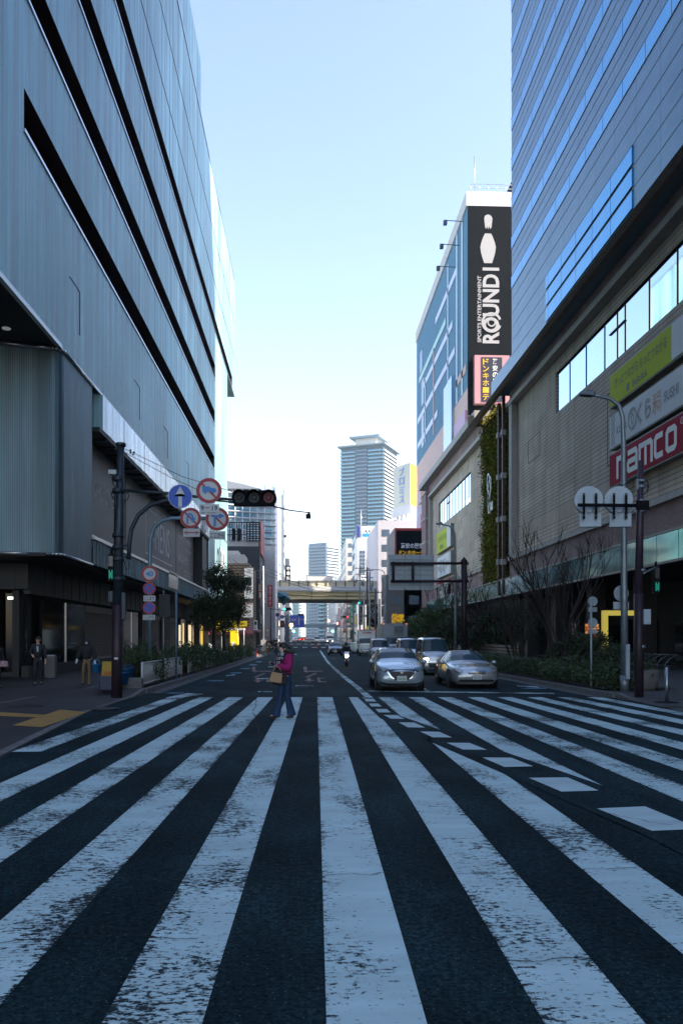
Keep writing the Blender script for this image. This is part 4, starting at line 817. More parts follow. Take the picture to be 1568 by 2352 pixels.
for i in range(10):
    for j in range(3):
        xx = Xy(567, Y3)+i*0.0; 
w3 = x1-Xy(567, Y3)
for i in range(5): mb.box(Xy(567, Y3)+w3*i/4-0.09, Xy(567, Y3)+w3*i/4+0.09, Y3-0.3, Y3-0.15, z0, z1)
for j in range(9): mb.box(Xy(567, Y3), x1, Y3-0.31, Y3-0.16, z0+(z1-z0)*j/8-0.07, z0+(z1-z0)*j/8+0.07)
for i in range(2): mb.box(Xy(532+i*13, Y3), Xy(539+i*13, Y3), Y3+0.5, Y3+2, z0, z0+2.3)
mb.build('roof_screen', BLACKS, DB)
mb = MB(); mb.box(x1, x1+0.25, Y3+0.5, Y3+12, Zv(1270, x1, Y3), Zv(1195, x1, Y3)); mb.build('red_white_banner', mat('red_banner', (0.5, 0.1, 0.08), 0.5), DB)
for q in range(5): MB().box(x1, x1+0.1, Y3+1, Y3+14, 4+q*3.2, 5.6+q*3.2).build('side_window_row', GLZ, DB)
# scaffolded glass block
Y5 = 158.0; SB = thing('scaffolded_glass_block', 'pale blue glass block wrapped in white scaffold tubes behind the dark screen building', 'building', (-20, Y5, gz(Y5)))
x1 = Xy(628, Y5); PG = NB('pale_curtain_glass', rough=0.12, metal=0.5); gn = PG.noise(0.16, (1, 1, 2.2), 3); g1 = PG.line(PG.z, 1.3, 0.1); g2 = PG.line(PG.ma('ADD', PG.x, PG.y), 1.6, 0.12)
PG.color(PG.mix(PG.ma('MAXIMUM', g1, g2), PG.mix(PG.rng(gn, 0.42, 0.58), (0.12, 0.36, 0.55), (0.65, 0.76, 0.8)), (0.4, 0.45, 0.47))); PG = PG.m
zt = Zv(1125, x1, Y5); MB().box(-46, x1, Y5, Y5+20, -1, zt).build('glass_wall', PG, SB)
mb = MB()
for v in range(1140, 1262, 14):
    z = Zv(v, x1, Y5); mb.tube([(-40, Y5-0.8, z+2.2), (x1+0.5, Y5-0.8, z)], 0.16, 6)
for u in range(524, 628, 17): mb.tube([(Xy(u, Y5), Y5-0.8, 0), (Xy(u, Y5), Y5-0.8, zt+1)], 0.09, 6)
mb.build('scaffold_tubes', mat('white_tube', (0.6, 0.62, 0.62), 0.5), SB)
MB().box(x1, x1+0.3, Y5-0.5, Y5+21, -1, zt+0.5).build('white_side_sheet', mat('white_sheeting', (0.88, 0.89, 0.88), 0.7, var=0.12, vs=0.4), SB)
MB().prism([(Xy(524, Y5), Y5-1, zt), (Xy(520, Y5), Y5-1, zt+1.6), (Xy(560, Y5), Y5-1, zt+0.9), (Xy(600, Y5), Y5-1, zt)], (0, 6, 0)).build('roof_frame', mat('grey_mesh_panel', (0.3, 0.33, 0.36), 0.6), SB)
MB().box(x1-4, x1+0.35, Y5-0.9, Y5-0.6, 0, Zv(1255, x1, Y5)).build('concrete_side', CONC, SB)
# teal netting over the shop corner
t = thing('teal_net_canopy', 'teal faceted net canopy hanging over the left pavement near the bridge', 'canopy', P(655, 1385, 150))
mb = MB(); q = [P(637, 1360, 150), P(658, 1360, 152), P(668, 1378, 152), P(650, 1390, 149), P(637, 1372, 148), P(655, 1368, 147)]
for a in ((0, 1, 5), (1, 2, 5), (2, 3, 5), (3, 4, 5), (4, 0, 5)): mb.face([q[k] for k in a]); mb.face([q[k]+Vector((0, 0.3, 0)) for k in a[::-1]])
mb.build('net', mat('teal_net', (0.03, 0.17, 0.19), 0.7, var=0.2), t, smooth=False)
# ================================================================ far left street wall
LEFTS = [(167, 180, 26, 'white_tile', (0.85, 0.85, 0.84), 'white tiled block beside the bridge on the left', 9.2), (206, 222, 38, 'pale_grey_tile', (0.7, 0.73, 0.76), 'slim pale grey block past the bridge on the left', 9.4),
         (223, 240, 21, 'brick_orange', (0.42, 0.22, 0.14), 'orange brick block past the bridge on the left', 9.6), (242, 262, 14, 'grey_tile', (0.35, 0.36, 0.38), 'low grey block in the far left row', 9.5),
         (264, 290, 30, 'cream_tile', (0.8, 0.75, 0.66), 'cream block in the far left row', 9.8), (292, 330, 19, 'blue_tile', (0.3, 0.37, 0.45), 'bluish low block in the far left row', 9.6), (334, 400, 26, 'white_tile2', (0.8, 0.82, 0.84), 'long white block deep in the far left row', 9.9), (405, 520, 22, 'grey_tile3', (0.4, 0.45, 0.5), 'pale block deepest in the far left row', 9.7)]
for y0, y1, h, mn, c, lb, x in LEFTS: block('street_block', lb, -24, -x, y0, y1, h, mat(mn, c, 0.7, var=0.1), group='blocks lining the far street')
RIGHTS = [(126, 134, 12, 'shop_grey', (0.16, 0.15, 0.15), 'low grey shop right after the farther mall block', 12.5), (206, 225, 24, 'white_tile', None, 'white block right of the street past the bridge', 13.6), (227, 246, 33, 'blue_dark_glass', (0.08, 0.16, 0.24), 'dark blue glazed block past the bridge on the right', 13.8),
          (248, 275, 20, 'tan_tile', (0.42, 0.37, 0.32), 'tan block in the far right row', 13.6), (278, 310, 36, 'beige_tile', (0.48, 0.46, 0.42), 'tall beige block in the far right row', 13.4), (314, 370, 28, 'grey_tile', None, 'grey block in the far right row', 13.9), (376, 520, 30, 'grey_tile3', None, 'long pale block deepest in the far right row', 13.5)]
for y0, y1, h, mn, c, lb, x in RIGHTS: block('street_block', lb, x, 34, y0, y1, h, MATS[mn] if mn in MATS else mat(mn, c or (0.4, 0.4, 0.4), 0.7, var=0.1), group='blocks lining the far street')
# slim tower and upright black sign on the left
t = block('slim_tower', 'very slim white tower block with a stepped top left of the pale sky gap', Xy(645, 214), Xy(652.5, 214), 214, 222, 40, MATS['pale_grey_tile'], side='street'); 
for k in range(2): MB().box(Xy(652, 214), Xy(657.5, 214), 213.5, 214.5, Zv(1218+k*18, -7, 214)-2, Zv(1211+k*18, -7, 214)).build('roof_sign', WSIGN, t)
MB().box(Xy(650, 214), Xy(652.5, 214), 213, 214, 10, 41).build('grey_fin', GLZ, t)
Yk = 224; t = thing('upright_black_sign', 'tall black upright sign with three white Chinese characters rising over the bridge', 'sign', (Xy(662, Yk), Yk, 10))
MB().box(Xy(656.5, Yk), Xy(667.5, Yk), Yk, Yk+1, Zv(1334, -6, Yk), Zv(1299, -6, Yk)).build('panel', BLACKS, t); MB().box(Xy(653, Yk), Xy(664, Yk), Yk+0.5, Yk+6, 0, Zv(1282, -6, Yk)).build('shaft', mat('slate_shaft', (0.12, 0.14, 0.17), 0.6), t)
mb = MB(); vtext(mb, '中華料', Xy(662, Yk), Yk-0.05, Zv(1300, -6, Yk), Zv(1334, -6, Yk), 1.0); mb.build('lettering', WTX, t, smooth=False)
# ================================================================ residential towers
def rtower(name, label, u, Y, half, ang_, z1, flr, wl, wr_, dark, crown=None, rail=None, band=True, zb=0):
    "square tower turned by ANG about its vertical axis; parts: core, one balcony slab per floor"
    cx = Xy(u, Y); t = thing(name, label, 'tower block', (cx, Y, zb)); R = Matrix.Rotation(ang_, 3, 'Z')
    L = lambda x, y, z: Vector((cx, Y, 0))+R @ Vector((x, y, z))
    def bx(mb, x0, x1, y0, y1, z0, z1, m=0):
        vs = [L(x, y, z) for z in (z0, z1) for x, y in ((x0, y0), (x1, y0), (x1, y1), (x0, y1))]; mb.mesh(vs, [(0, 3, 2, 1), (4, 5, 6, 7), (0, 1, 5, 4), (1, 2, 6, 5), (2, 3, 7, 6), (3, 0, 4, 7)], m)
    h = half; mb = MB(); bx(mb, -h, h, -h, h, zb, z1, 0); mb.build('core', wl, t, smooth=False)
    if dark:
        mb = MB(); bx(mb, -h*0.28, h*0.28, -h-1.25, -h, zb, z1-flr*0.6, 0); mb.build('dark_centre_strip', dark, t, smooth=False)
    n = int((z1-zb)/flr)
    for k in range(1, n):
        z = zb+k*flr; mb = MB()
        for a, b in ((-h-0.2, -h*0.3), (h*0.3, h+0.2)) if dark else ((-h-0.2, h+0.2),):
            bx(mb, a, b, -h-1.4, -h, z, z+0.25, 0); bx(mb, a, b, -h-1.4, -h-1.3, z+0.25, z+1.25, 1)
        if dark:
            bx(mb, -h*0.26, h*0.26, -h-1.3, -h-1.25, z+1.0, z+2.2, 3)
        bx(mb, h, h+1.2, -h+1, h-1, z, z+0.3, 0); bx(mb, h+1.1, h+1.2, -h+1, h-1, z+0.3, z+1.35, 2)
        x = -h+0.6
        while x < h-1: bx(mb, x, x+1.7, -h-0.05, -h+0.1, z+0.5, z+2.4, 3); x += 3.4
        y = -h+1
        while y < h-1: bx(mb, h-0.1, h+0.06, y, y+1.9, z+0.5, z+2.4, 3); y += 3.6
        mb.build('balcony_floor', [wr_, rail, MATS['white_tile'], GLZ], t, smooth=False)
    if crown:
        mb = MB(); bx(mb, -h-2.6, h+2.6, -h-2.6, h+2.6, z1, z1+1.2, 0); mb.build('cornice', wr_, t, smooth=False)
        mb = MB(); bx(mb, -h*0.5, h*0.5, -h*0.5, h*0.5, z1+1.2, z1+9, 0); mb.build('penthouse', CONC, t, smooth=False)
        mb = MB(); bx(mb, -h*0.5-4, h*0.5+4, -h*0.5-4, h*0.5+4, z1+9, z1+10.6, 0); mb.build('top_slab', mat('blue_grey_slab', (0.22, 0.28, 0.33), 0.5), t, smooth=False)
    return t
RAIL = mat('pale_blue_glass_rail', (0.20, 0.40, 0.47), 0.15, 0.3); WALB = mat('blue_grey_render', (0.07, 0.11, 0.145), 0.7); LTW = mat('light_slab', (0.26, 0.33, 0.36), 0.6); DKS = mat('slate_tile', (0.05, 0.075, 0.10), 0.5)
Yt = 700; zt = 0
rtower('residential_tower', 'tall residential tower with pale blue balconies, dark centre strip and flat slab on top', 848, Yt, 19.2, radians(-24), Zv(1036, 50, Yt), 3.2, WALB, LTW, DKS, True, RAIL)
rtower('apartment_tower', 'shorter blue grey apartment tower with one white sunlit side over the bridge', 744, 800, 11.0, radians(-38), Zv(1250, 14, 800), 3.1, mat('blue_render', (0.25, 0.31, 0.38), 0.7), LTW, None, None, mat('blue_grey_rail', (0.3, 0.38, 0.45), 0.4))
for u, Y, h, z, lb in ((681, 900, 4.6, 62, 'far white tower seen under the bridge at its left'), (718, 950, 6.2, 75, 'far pale blue tower seen under the bridge at its middle'), (741, 720, 2.9, 50, 'far slim tower under the bridge right of the middle')):
    rtower('apartment_tower', lb, u, Y, h, radians(-20), z, 3.4, LTW if u == 681 else WALB, LTW, None, None, RAIL)
# ================================================================ yellow and white loan sign building, AXIS block, black discount sign
YP = 172.0; t = thing('loan_sign_board', 'giant white and yellow roof board with pale blue katakana beside the bowling building', 'billboard', (Xy(925, YP), YP, Zv(1170, 20, YP)))
a, b, c = Vector((Xy(903, YP+6), YP+6, 0)), Vector((Xy(942, YP), YP, 0)), Vector((Xy(962, YP+5), YP+5, 0)); z0, z1, z2 = Zv(1158, 20, YP), Zv(1062, 20, YP), Zv(1076, 20, YP)
UZ = Vector((0, 0, 1)); mb = MB(); mb.face([a+UZ*z0, b+UZ*z0, b+UZ*z1, a+UZ*z1]); mb.face([a+UZ*z1, b+UZ*z1, c+UZ*z1]); mb.face([a+UZ*z0, b+UZ*z0, c+UZ*z0]); mb.face([a+UZ*z0, c+UZ*z0, c+UZ*z1, a+UZ*z1]); mb.build('cream_face', mat('cream_board', (0.68, 0.68, 0.55), 0.5), t, smooth=False)
mb = MB(); mb.face([b+UZ*z0, c+UZ*z0, c+UZ*z1, b+UZ*z1]); mb.build('yellow_face', mat('yellow_board', (0.75, 0.48, 0.03), 0.5), t, smooth=False)
d = (b-a).normalized(); mb = MB(); H = z1-z0
for i, ch in enumerate('プロミス'): text(ch, mb, (a+b)/2+UZ*(z1-H*(0.16+0.225*i))+d.cross(UZ)*0.1, d, UZ, 2.0, H*0.18, 0, 0.03)
mb.build('lettering', mat('pale_blue_letter', (0.28, 0.42, 0.68), 0.5), t, smooth=False)
MB().prism([a+UZ*(z0-2)+Vector((0, -.3, 0)), b+UZ*(z0-2)+Vector((0, -.3, 0)), b+UZ*z0+Vector((0, -.3, 0)), a+UZ*z0+Vector((0, -.3, 0))], (0, 5, 0)).build('white_base', WHITE, t)
mb = MB()
for q in range(4):
    x0_ = a+(b-a)*(0.25+0.25*q); x1_ = a+(b-a)*(0.25+0.25*((q+1) % 4)); mb.tube([x0_+UZ*(z0-8), x0_+UZ*(z0-2)], 0.15, 6); mb.tube([x0_+UZ*(z0-8), x1_+UZ*(z0-2)], 0.1, 6)
mb.build('lattice_legs', CONC, t)
LBLK = block('lilac_grey_block', 'pale lilac grey block under the giant yellow roof board', Xy(868, 168), Xy(958, 168), 168, 200, Zv(1192, 22, 168), mat('lilac_grey', (0.6, 0.58, 0.6), 0.7, var=0.08), side='front')
YA = 205.0; AXB = thing('axis_building', 'slender white tiled office block with small letters and a blue white roof sign', 'building', (Xy(848, YA), YA, gz(YA)))
x0, x1 = Xy(820, YA), Xy(876, YA); zt = Zv(1234, 14, YA); AW = NB('white_grid_tile', rough=0.5); gl = AW.ma('MAXIMUM', AW.line(AW.x, 1.1, 0.07), AW.line(AW.z, 1.0, 0.07)); AW.color(AW.mix(gl, (0.66, 0.67, 0.68), (0.45, 0.47, 0.49))); AW = AW.m
MB().box(x0, x1, YA, YA+12, 0, zt).build('wall', AW, AXB, smooth=False); MB().box(x0+0.3, Xy(868, YA), YA+0.3, YA+8, zt, Zv(1208, 14, YA)).build('roof_sign', WSIGN, AXB)
mb = MB(); text('貸しビルの', mb, (Xy(848, YA), YA+0.25, Zv(1213, 14, YA)), XP, UPZ, 2.4, 0.45, 0); text('AXIS', mb, (Xy(848, YA), YA+0.25, Zv(1220, 14, YA)), XP, UPZ, 3, 0.8, 0, 0.02, shear=0.3); mb.box(Xy(833, YA), Xy(862, YA), YA+0.2, YA+0.3, Zv(1233, 14, YA), Zv(1225, 14, YA), 1)
text('AXIS', mb, (Xy(853, YA), YA-0.05, Zv(1267, 14, YA)), XP, UPZ, 2.2, 0.5, 0, 0.02, shear=0.3); mb.build('lettering', [KTX, mat('azure_panel', (0.03, 0.25, 0.6), 0.5)], AXB, smooth=False)
MB().box(x0-0.1, x0+0.8, YA-0.1, YA+4, zt, Zv(1209, 14, YA)).build('navy_fin', mat('navy_fin', (0.03, 0.05, 0.2), 0.5), AXB); MB().box(Xy(851, YA), Xy(867, YA), YA-0.5, YA-0.1, Zv(1318, 14, YA), Zv(1274, 14, YA)).build('yellow_strip_sign', mat('pale_yellow_strip', (0.65, 0.6, 0.2), 0.5), AXB)
mb = MB()
for i in range(2):
    for j in range(6): mb.box(Xy(826, YA)+i*0.75, Xy(826, YA)+i*0.75+0.6, YA-0.08, YA, Zv(1316, 14, YA)+j*1.0, Zv(1316, 14, YA)+j*1.0+0.75)
mb.build('stair_window', GLZ, AXB); MB().tube([(Xy(829, YA), YA, zt), (Xy(829, YA), YA, Zv(1170, 14, YA))], 0.1, 6).build('mast', TRIM, AXB)
YD_ = 140.0; t = thing('discount_sign_building', 'grey building with a red edged black sign of white and yellow characters', 'building', (Xy(930, YD_), YD_, gz(YD_)))
x0, x1 = Xy(892, YD_), Xy(975, YD_); x1 = min(x1, 21.6); MB().box(Xy(906, YD_), x1, YD_, YD_+14, 0, Zv(1213, 18, YD_)).build('wall', mat('grey_brown_wall', (0.16, 0.15, 0.15), 0.6), t)
MB().prism([(Xy(892, YD_+12), YD_+12, Zv(1275, 16, YD_)), (Xy(906, YD_), YD_-0.1, Zv(1275, 16, YD_)), (Xy(906, YD_), YD_-0.1, Zv(1213, 16, YD_)), (Xy(892, YD_+12), YD_+12, Zv(1228, 16, YD_))], (0.2, 0.2, 0)).build('side_board', mat('grey_side_board', (0.33, 0.36, 0.37), 0.5), t)
z0, z1 = Zv(1276, 17, YD_), Zv(1214, 17, YD_); MB().box(Xy(907, YD_), x1, YD_-0.3, YD_-0.05, z0, z1).build('red_frame', RTX, t); MB().box(Xy(909.5, YD_), x1-0.1, YD_-0.35, YD_-0.3, z0+0.2, z1-0.4).build('black_panel', BLACKS, t)
mb = MB(); text('驚安の殿堂', mb, (Xy(945, YD_), YD_-0.4, Zv(1254, 17, YD_)), XP, UPZ, 4.0, 0.95, 0, 0.03); text('ドン.キホーテ', mb, (Xy(944, YD_), YD_-0.4, Zv(1270, 17, YD_)), XP, UPZ, 4.4, 0.85, 1, 0.05); mb.build('lettering', [WTX, GOLD], t, smooth=False)
# patterned lattice building low on the right
YQ = 128.0; LQ = NB('diamond_lattice', rough=0.6); s1 = LQ.ma('ADD', LQ.ma('ADD', LQ.x, LQ.y), LQ.ma('MULTIPLY', LQ.z, 0.45)); s2 = LQ.ma('SUBTRACT', LQ.ma('ADD', LQ.x, LQ.y), LQ.ma('MULTIPLY', LQ.z, 0.45))
LQ.color(LQ.mix(LQ.ma('MAXIMUM', LQ.line(s1, 1.0, 0.2), LQ.line(s2, 1.0, 0.2)), (0.12, 0.13, 0.15), (0.42, 0.44, 0.47))); LQ = LQ.m
t = thing('lattice_fronted_hall', 'low dark hall with a grey diamond lattice front under the overhead sign board', 'building', (17, YQ, gz(YQ)))
mb = MB(); mb.face([(Xy(878, 158), 158, 2.8), (15.2, 126, 4.5), (15.2, 126, 10.0), (Xy(878, 158), 158, 10.0)]); mb.build('lattice_wall', LQ, t, smooth=False)
MB().box(15.3, 22, 126, 165, 0, 10.0).build('hall_wall', mat('dark_brown_wall', (0.05, 0.045, 0.045), 0.6), t)
for k in range(4): MB().box(14.4, 15.3, 126-0.5, 164, 2.2+k*0.55, 2.45+k*0.55).build('striped_eave', mat('tan_stripe', (0.35, 0.29, 0.22), 0.6), t)
t = thing('yellow_character_sign', 'chunky yellow block character sign by the lattice hall', 'sign', (14.0, 120, 4)); mb = MB(); text('餃子', mb, (Xy(913, 120), 119.7, Zv(1425, 14, 120)), XP, UPZ, 1.9, 2.1, 0, 0.06); text('餃子', mb, (Xy(913, 120), 119.9, Zv(1425, 14, 120)), XP, UPZ, 2.0, 2.2, 0, 0.09); mb.build('characters', mat('yellow_block', (0.75, 0.45, 0.01), 0.5, emit=(1, 0.6, 0), es=0.1), t, smooth=False)
MB().box(Xy(908, 120), Xy(919, 120), 120, 120.2, Zv(1440, 14, 120), Zv(1412, 14, 120)).build('backing', mat('amber_backing', (0.5, 0.25, 0.01), 0.5), t)
t = thing('mural_wall', 'dark wall panel with pale swirling mural beside the utility poles', 'mural', (Xy(857, 135), 135, 3)); MB().box(Xy(842, 135), Xy(868, 135), 135, 135.4, Zv(1440, 10, 135), Zv(1390, 10, 135)).build('panel', BLACKS, t)
mb = MB()
for i in range(5): stroke(mb, [(r*0.1*cos(r*0.9+i), r*0.13*sin(r*0.9+i)) for r in range(2, 11)], 0.06, (Xy(849+4*i, 135), 134.95, Zv(1405+6*(i % 3), 10, 135)), XP, UPZ, 0, 0.02)
mb.build('swirls', CONC, t, smooth=False)
# ================================================================ elevated road over the far junction
BRY = mat('cream_bridge_concrete', (0.95, 0.78, 0.40), 0.7, var=0.12, vs=0.5); BRW = mat('pale_parapet', (0.8, 0.8, 0.75), 0.6, var=0.08); BRT = mat('translucent_barrier', (0.8, 0.72, 0.5), 0.4); BRP = mat('brown_barrier_post', (0.16, 0.13, 0.10), 0.6)
yb = 172.0; bd = thing('elevated_road', 'cream elevated road bridge crossing over the far junction', 'bridge', (0, yb, 8)); zb = lambda v: Zv(v, 5, yb)
MB().box(-60, 60, yb+0.6, yb+17, zb(1376), zb(1357)).build('girder', BRY, bd); MB().box(-60, 60, yb, yb+0.5, zb(1357), zb(1347)).build('parapet', BRW, bd); MB().box(-60, 60, yb, yb+18, zb(1358), zb(1356)).build('deck', BRW, bd)
MB().box(-60, 60, yb+0.2, yb+0.3, zb(1347), zb(1335)).build('noise_barrier', BRT, bd)
mb = MB(); x = -60
while x < 60: mb.box(x, x+0.22, yb+0.05, yb+0.2, zb(1347), zb(1333.5)); x += 2.0
mb.box(-60, 60, yb+0.05, yb+0.2, zb(1334.5), zb(1333.5)); mb.build('barrier_post', BRP, bd)
mb = MB(); x = -60
while x < 60: mb.box(x, x+0.15, yb+0.5, yb+0.62, zb(1376), zb(1357)); x += 7.6
mb.tube([(-6, yb+0.4, zb(1366)), (0, yb+0.4, zb(1368)), (30, yb+0.4, zb(1370))], 0.09, 6)
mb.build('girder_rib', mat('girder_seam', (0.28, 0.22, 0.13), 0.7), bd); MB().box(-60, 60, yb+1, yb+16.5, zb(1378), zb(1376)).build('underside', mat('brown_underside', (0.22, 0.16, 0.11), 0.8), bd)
for x in (-16, 19): MB().box(x-1.2, x+1.2, yb+5, yb+12, -1, zb(1376)).build('pier', BRW, bd)
MB().box(Xy(705, yb+20), Xy(760, yb+20), yb+6, yb+14, zb(1350), Zv(1327, 5, yb+10)).build('bridge_cabin', CONC, bd)
t = thing('footbridge', 'slim grey footbridge crossing the street in the far haze', 'bridge', (0, 340, 4)); z_ = Zv(1437, 0, 340); MB().box(-16, 20, 340, 343, z_-0.8, z_+0.6).build('deck', mat('grey_steel', (0.2, 0.26, 0.3), 0.6), t)
mb = MB(); 
for x in np.arange(-16, 20, 1.5): mb.box(x, x+0.12, 340, 340.1, z_+0.6, z_+1.9)
mb.box(-16, 20, 340, 340.1, z_+1.8, z_+1.9); mb.build('railing', mat('grey_steel'), t)
for x in (-10.5, 12): MB().box(x-0.4, x+0.4, 341, 342, -0.5, z_-0.8).build('pier', mat('grey_steel'), t)
# ================================================================ street furniture
DST = mat('dark_blue_steel', (0.03, 0.045, 0.06), 0.45, 0.4, var=0.3, vs=4); BRS = mat('dark_brown_steel', (0.035, 0.022, 0.03), 0.5, 0.3, var=0.25, vs=4); GSTL = mat('galvanised_steel', (0.25, 0.30, 0.33), 0.45, 0.6, var=0.2, vs=5)
SRED = mat('sign_red', (0.34, 0.02, 0.03), 0.45); SBLU = mat('sign_blue', (0.01, 0.09, 0.5), 0.45); SWHT = mat('sign_white', (0.5, 0.55, 0.58), 0.45); SBACK = mat('sign_back_grey', (0.36, 0.44, 0.49), 0.5, 0.2, var=0.08); SBK = mat('sign_black', (0.02, 0.025, 0.03), 0.5)
PBL = mat('arrow_blue', (0.03, 0.2, 0.55), 0.45); BLK2 = mat('signal_black', (0.005, 0.006, 0.008), 0.7, spec=0.15); WIRE = mat('black_cable', (0.015, 0.015, 0.018), 0.6)
def Pd(u, v, d): return P(u, v, d)
def disc_sign(par, u, v, rpx, d, kind, name='sign_disc'):
    "round road sign facing the viewer; parts: face, symbol"
    c = P(u, v, d); r = rpx*d/FP; ax = Vector((0, -1, 0)); mb = MB()
    body = {'ahead': SBLU}.get(kind, SWHT); mb.disc(c, r, ax, 0.03, 36, 0, 1); o = mb.build(name, [body, SBACK], par, smooth=False); k = r/0.3
    S = MB(); q = c+Vector((0, -0.004, 0)); X_, U_ = XP, UPZ; st = lambda p, w, m, cl=False, t=0.004: stroke(S, [(x*k, y*k) for x, y in p], w*k, q, X_, U_, m, t, cl)
    if kind == 'ahead':
        st([(0, -0.26), (0, 0.08)], 0.09, 0); S.face([q+Vector((x*k, -0.005, y*k)) for x, y in ((-0.14, 0.03), (-0.045, 0.06), (0.045, 0.06), (0.14, 0.03), (0.14, 0.0), (0, 0.25), (-0.14, 0.0))], 0)
        st(circ(0.292, 36), 0.012, 0, True)
    elif kind in ('stop', 'park'):
        S.disc(q-Vector((0, 0.002, 0)), 0.24*k, ax, 0.002, 30, 3); st(circ(0.262, 36), 0.07, 1, True, 0.006)
        st([(-0.17, 0.17), (0.17, -0.17)], 0.05, 1, False, 0.008)
        if kind == 'stop': st([(-0.17, -0.17), (0.17, 0.17)], 0.05, 1, False, 0.010)
    else:
        st(circ(0.258, 36), 0.075, 1, True, 0.006)
        if kind == '40': text('40', S, q+Vector((0, -0.003, 0)), X_, U_, 0.27*k, 0.2*k, 2, 0.03)
        else: st([(-0.18, 0.18), (0.18, -0.18)], 0.045, 1, False, 0.005)
        if kind == 'truck':
            S.face([q+Vector((x*k, -0.012, y*k)) for x, y in ((-0.15, -0.03), (0.03, -0.03), (0.03, 0.10), (-0.15, 0.10))], 2); S.face([q+Vector((x*k, -0.012, y*k)) for x, y in ((0.03, -0.03), (0.17, -0.03), (0.17, 0.03), (0.12, 0.065), (0.03, 0.065))], 2)
            for x in (-0.09, 0.1): S.disc(q+Vector((x*k, -0.014, -0.04*k)), 0.03*k, ax, 0.002, 12, 2)
        if kind == 'uturn':
            st([(-0.09, -0.17), (-0.09, 0.05), (-0.05, 0.11), (0.01, 0.11), (0.06, 0.05), (0.06, -0.02)], 0.05, 2, False, 0.012); S.face([q+Vector((x*k, -0.014, y*k)) for x, y in ((-0.03, 0.0), (0.15, 0.0), (0.06, -0.13))], 2)
        if kind == 'right':
            st([(-0.06, -0.19), (-0.06, 0.06)], 0.06, 2, False, 0.012); st([(-0.15, 0.07), (0.06, 0.07)], 0.05, 2, False, 0.013); S.face([q+Vector((x*k, -0.015, y*k)) for x, y in ((0.04, 0.0), (0.19, 0.08), (0.04, 0.15))], 2)
    S.build('symbol', [SWHT, SRED, PBL, SBLU], o, smooth=False); return o
def plate(par, u0, u1, v0, v1, d, txt, m=0, extra=None, tm=SBK):
    a, b = P(u0, v1, d), P(u1, v0, d); c = (a+b)/2; w_, h_ = b.x-a.x, b.z-a.z
    mb = MB(); mb.box(a.x, b.x, c.y, c.y+0.02, a.z, b.z); o = mb.build('sign_plate', SWHT, par); mb = MB()
    if txt: text(txt, mb, (c.x, c.y-0.005, c.z+(h_*0.12 if extra else 0)), XP, UPZ, w_*0.84, h_*(0.5 if extra else 0.62), 0, 0.015)
    if extra: text(extra, mb, (c.x, c.y-0.005, c.z-h_*0.33), XP, UPZ, w_*0.85, h_*0.17, 0, 0.01)
    if m == 'arrow':
        q = (c.x, c.y-0.004, c.z); stroke(mb, [(-w_*0.3, 0), (w_*0.3, 0)], h_*0.12, q, XP, UPZ)
        for s in (-1, 1): stroke(mb, [(s*w_*0.25, h_*0.2), (s*w_*0.42, 0), (s*w_*0.25, -h_*0.2)], h_*0.1, q, XP, UPZ, 0, 0.012)
    if mb.v: mb.build('lettering', tm, o, smooth=False)
    return o
# --- left signal pole
d = 22.3; b0 = G(268, 1603, 0.15); PO = thing('signal_pole', 'dark blue steel signal pole on the left corner with long arm and hanging cables', 'signal pole', b0)
ptop = P(278, 1022, d); xc, yc_ = ptop.x, ptop.y
MB().tube([(b0.x-0.02, yc_, b0.z), (b0.x, yc_, b0.z+2.6)], 0.15, 16).build('lower_pole', BRS, PO)
MB().tube([(b0.x, yc_, b0.z+2.6), ((b0.x+xc)/2, yc_, 4.6), (xc, yc_, ptop.z)], [0.14, 0.125, 0.095], 16).build('upper_pole', DST, PO)
MB().tube([(xc, yc_, ptop.z-0.04), (xc, yc_, ptop.z+0.05)], 0.14, 12).build('pole_cap', DST, PO)
mb = MB(); e = P(640, 1152, d); mb.tube([(xc, yc_, P(278, 1126, d).z), P(385, 1133, d), P(470, 1143, d), P(533, 1147, d)], [0.05, 0.045, 0.04, 0.04], 10)
mb.tube([P(470, 1147, d), P(550, 1155, d)], 0.025, 8); mb.build('mast_arm', DST, PO)
mb = MB(); mb.tube([P(296, 1285, d), P(298, 1245, d), P(302, 1215, d), P(318, 1183, d), P(345, 1160, d), P(382, 1150, d), P(440, 1146, d)], 0.06, 10); mb.build('curved_bracket', DST, PO)
mb = MB(); 
for v in (1252, 1278): mb.tube([P(268, v, d), P(300, v, d)], 0.035, 8)
for v, r in ((1100, 0.15), (1128, 0.17), (1230, 0.16), (1258, 0.16), (1285, 0.17), (1330, 0.17)): mb.tube([P(272, v, d)+Vector((0, 0, -0.06)), P(272, v, d)+Vector((0, 0, 0.06))], r, 12)
mb.build('clamp_ring', DST, PO)
mb = MB()
for a in ([(285, 1038), (395, 1098), (470, 1132)], [(285, 1030), (420, 1095), (520, 1125), (560, 1140)]): mb.tube([P(u, v, d) for u, v in a], 0.009, 5)
for u, v in ((300, 1040), (306, 1044), (300, 1034), (308, 1039)): mb.ball(P(u, v, d), 0.03, n=8)
mb.build('guy_wire', WIRE, PO)
mb = MB(); mb.tube([P(258, 1085, d), P(259, 1105, d), P(264, 1120, d), P(263, 1260, d)], 0.02, 6); mb.tube([P(256, 1130, d), P(259, 1145, d), P(266, 1145, d)], 0.014, 6)
mb.tube([P(290, 1130, d), P(297, 1138, d), P(292, 1150, d), P(285, 1148, d)], 0.014, 6); mb.tube([P(286, 1290, d), P(290, 1310, d), P(297, 1305, d), P(297, 1290, d)], 0.012, 6); mb.build('hanging_cable', WIRE, PO)
c = P(260, 1085, d); MB().cbox(c, 0.22, 0.16, 0.12).build('small_camera', GSTL, PO)
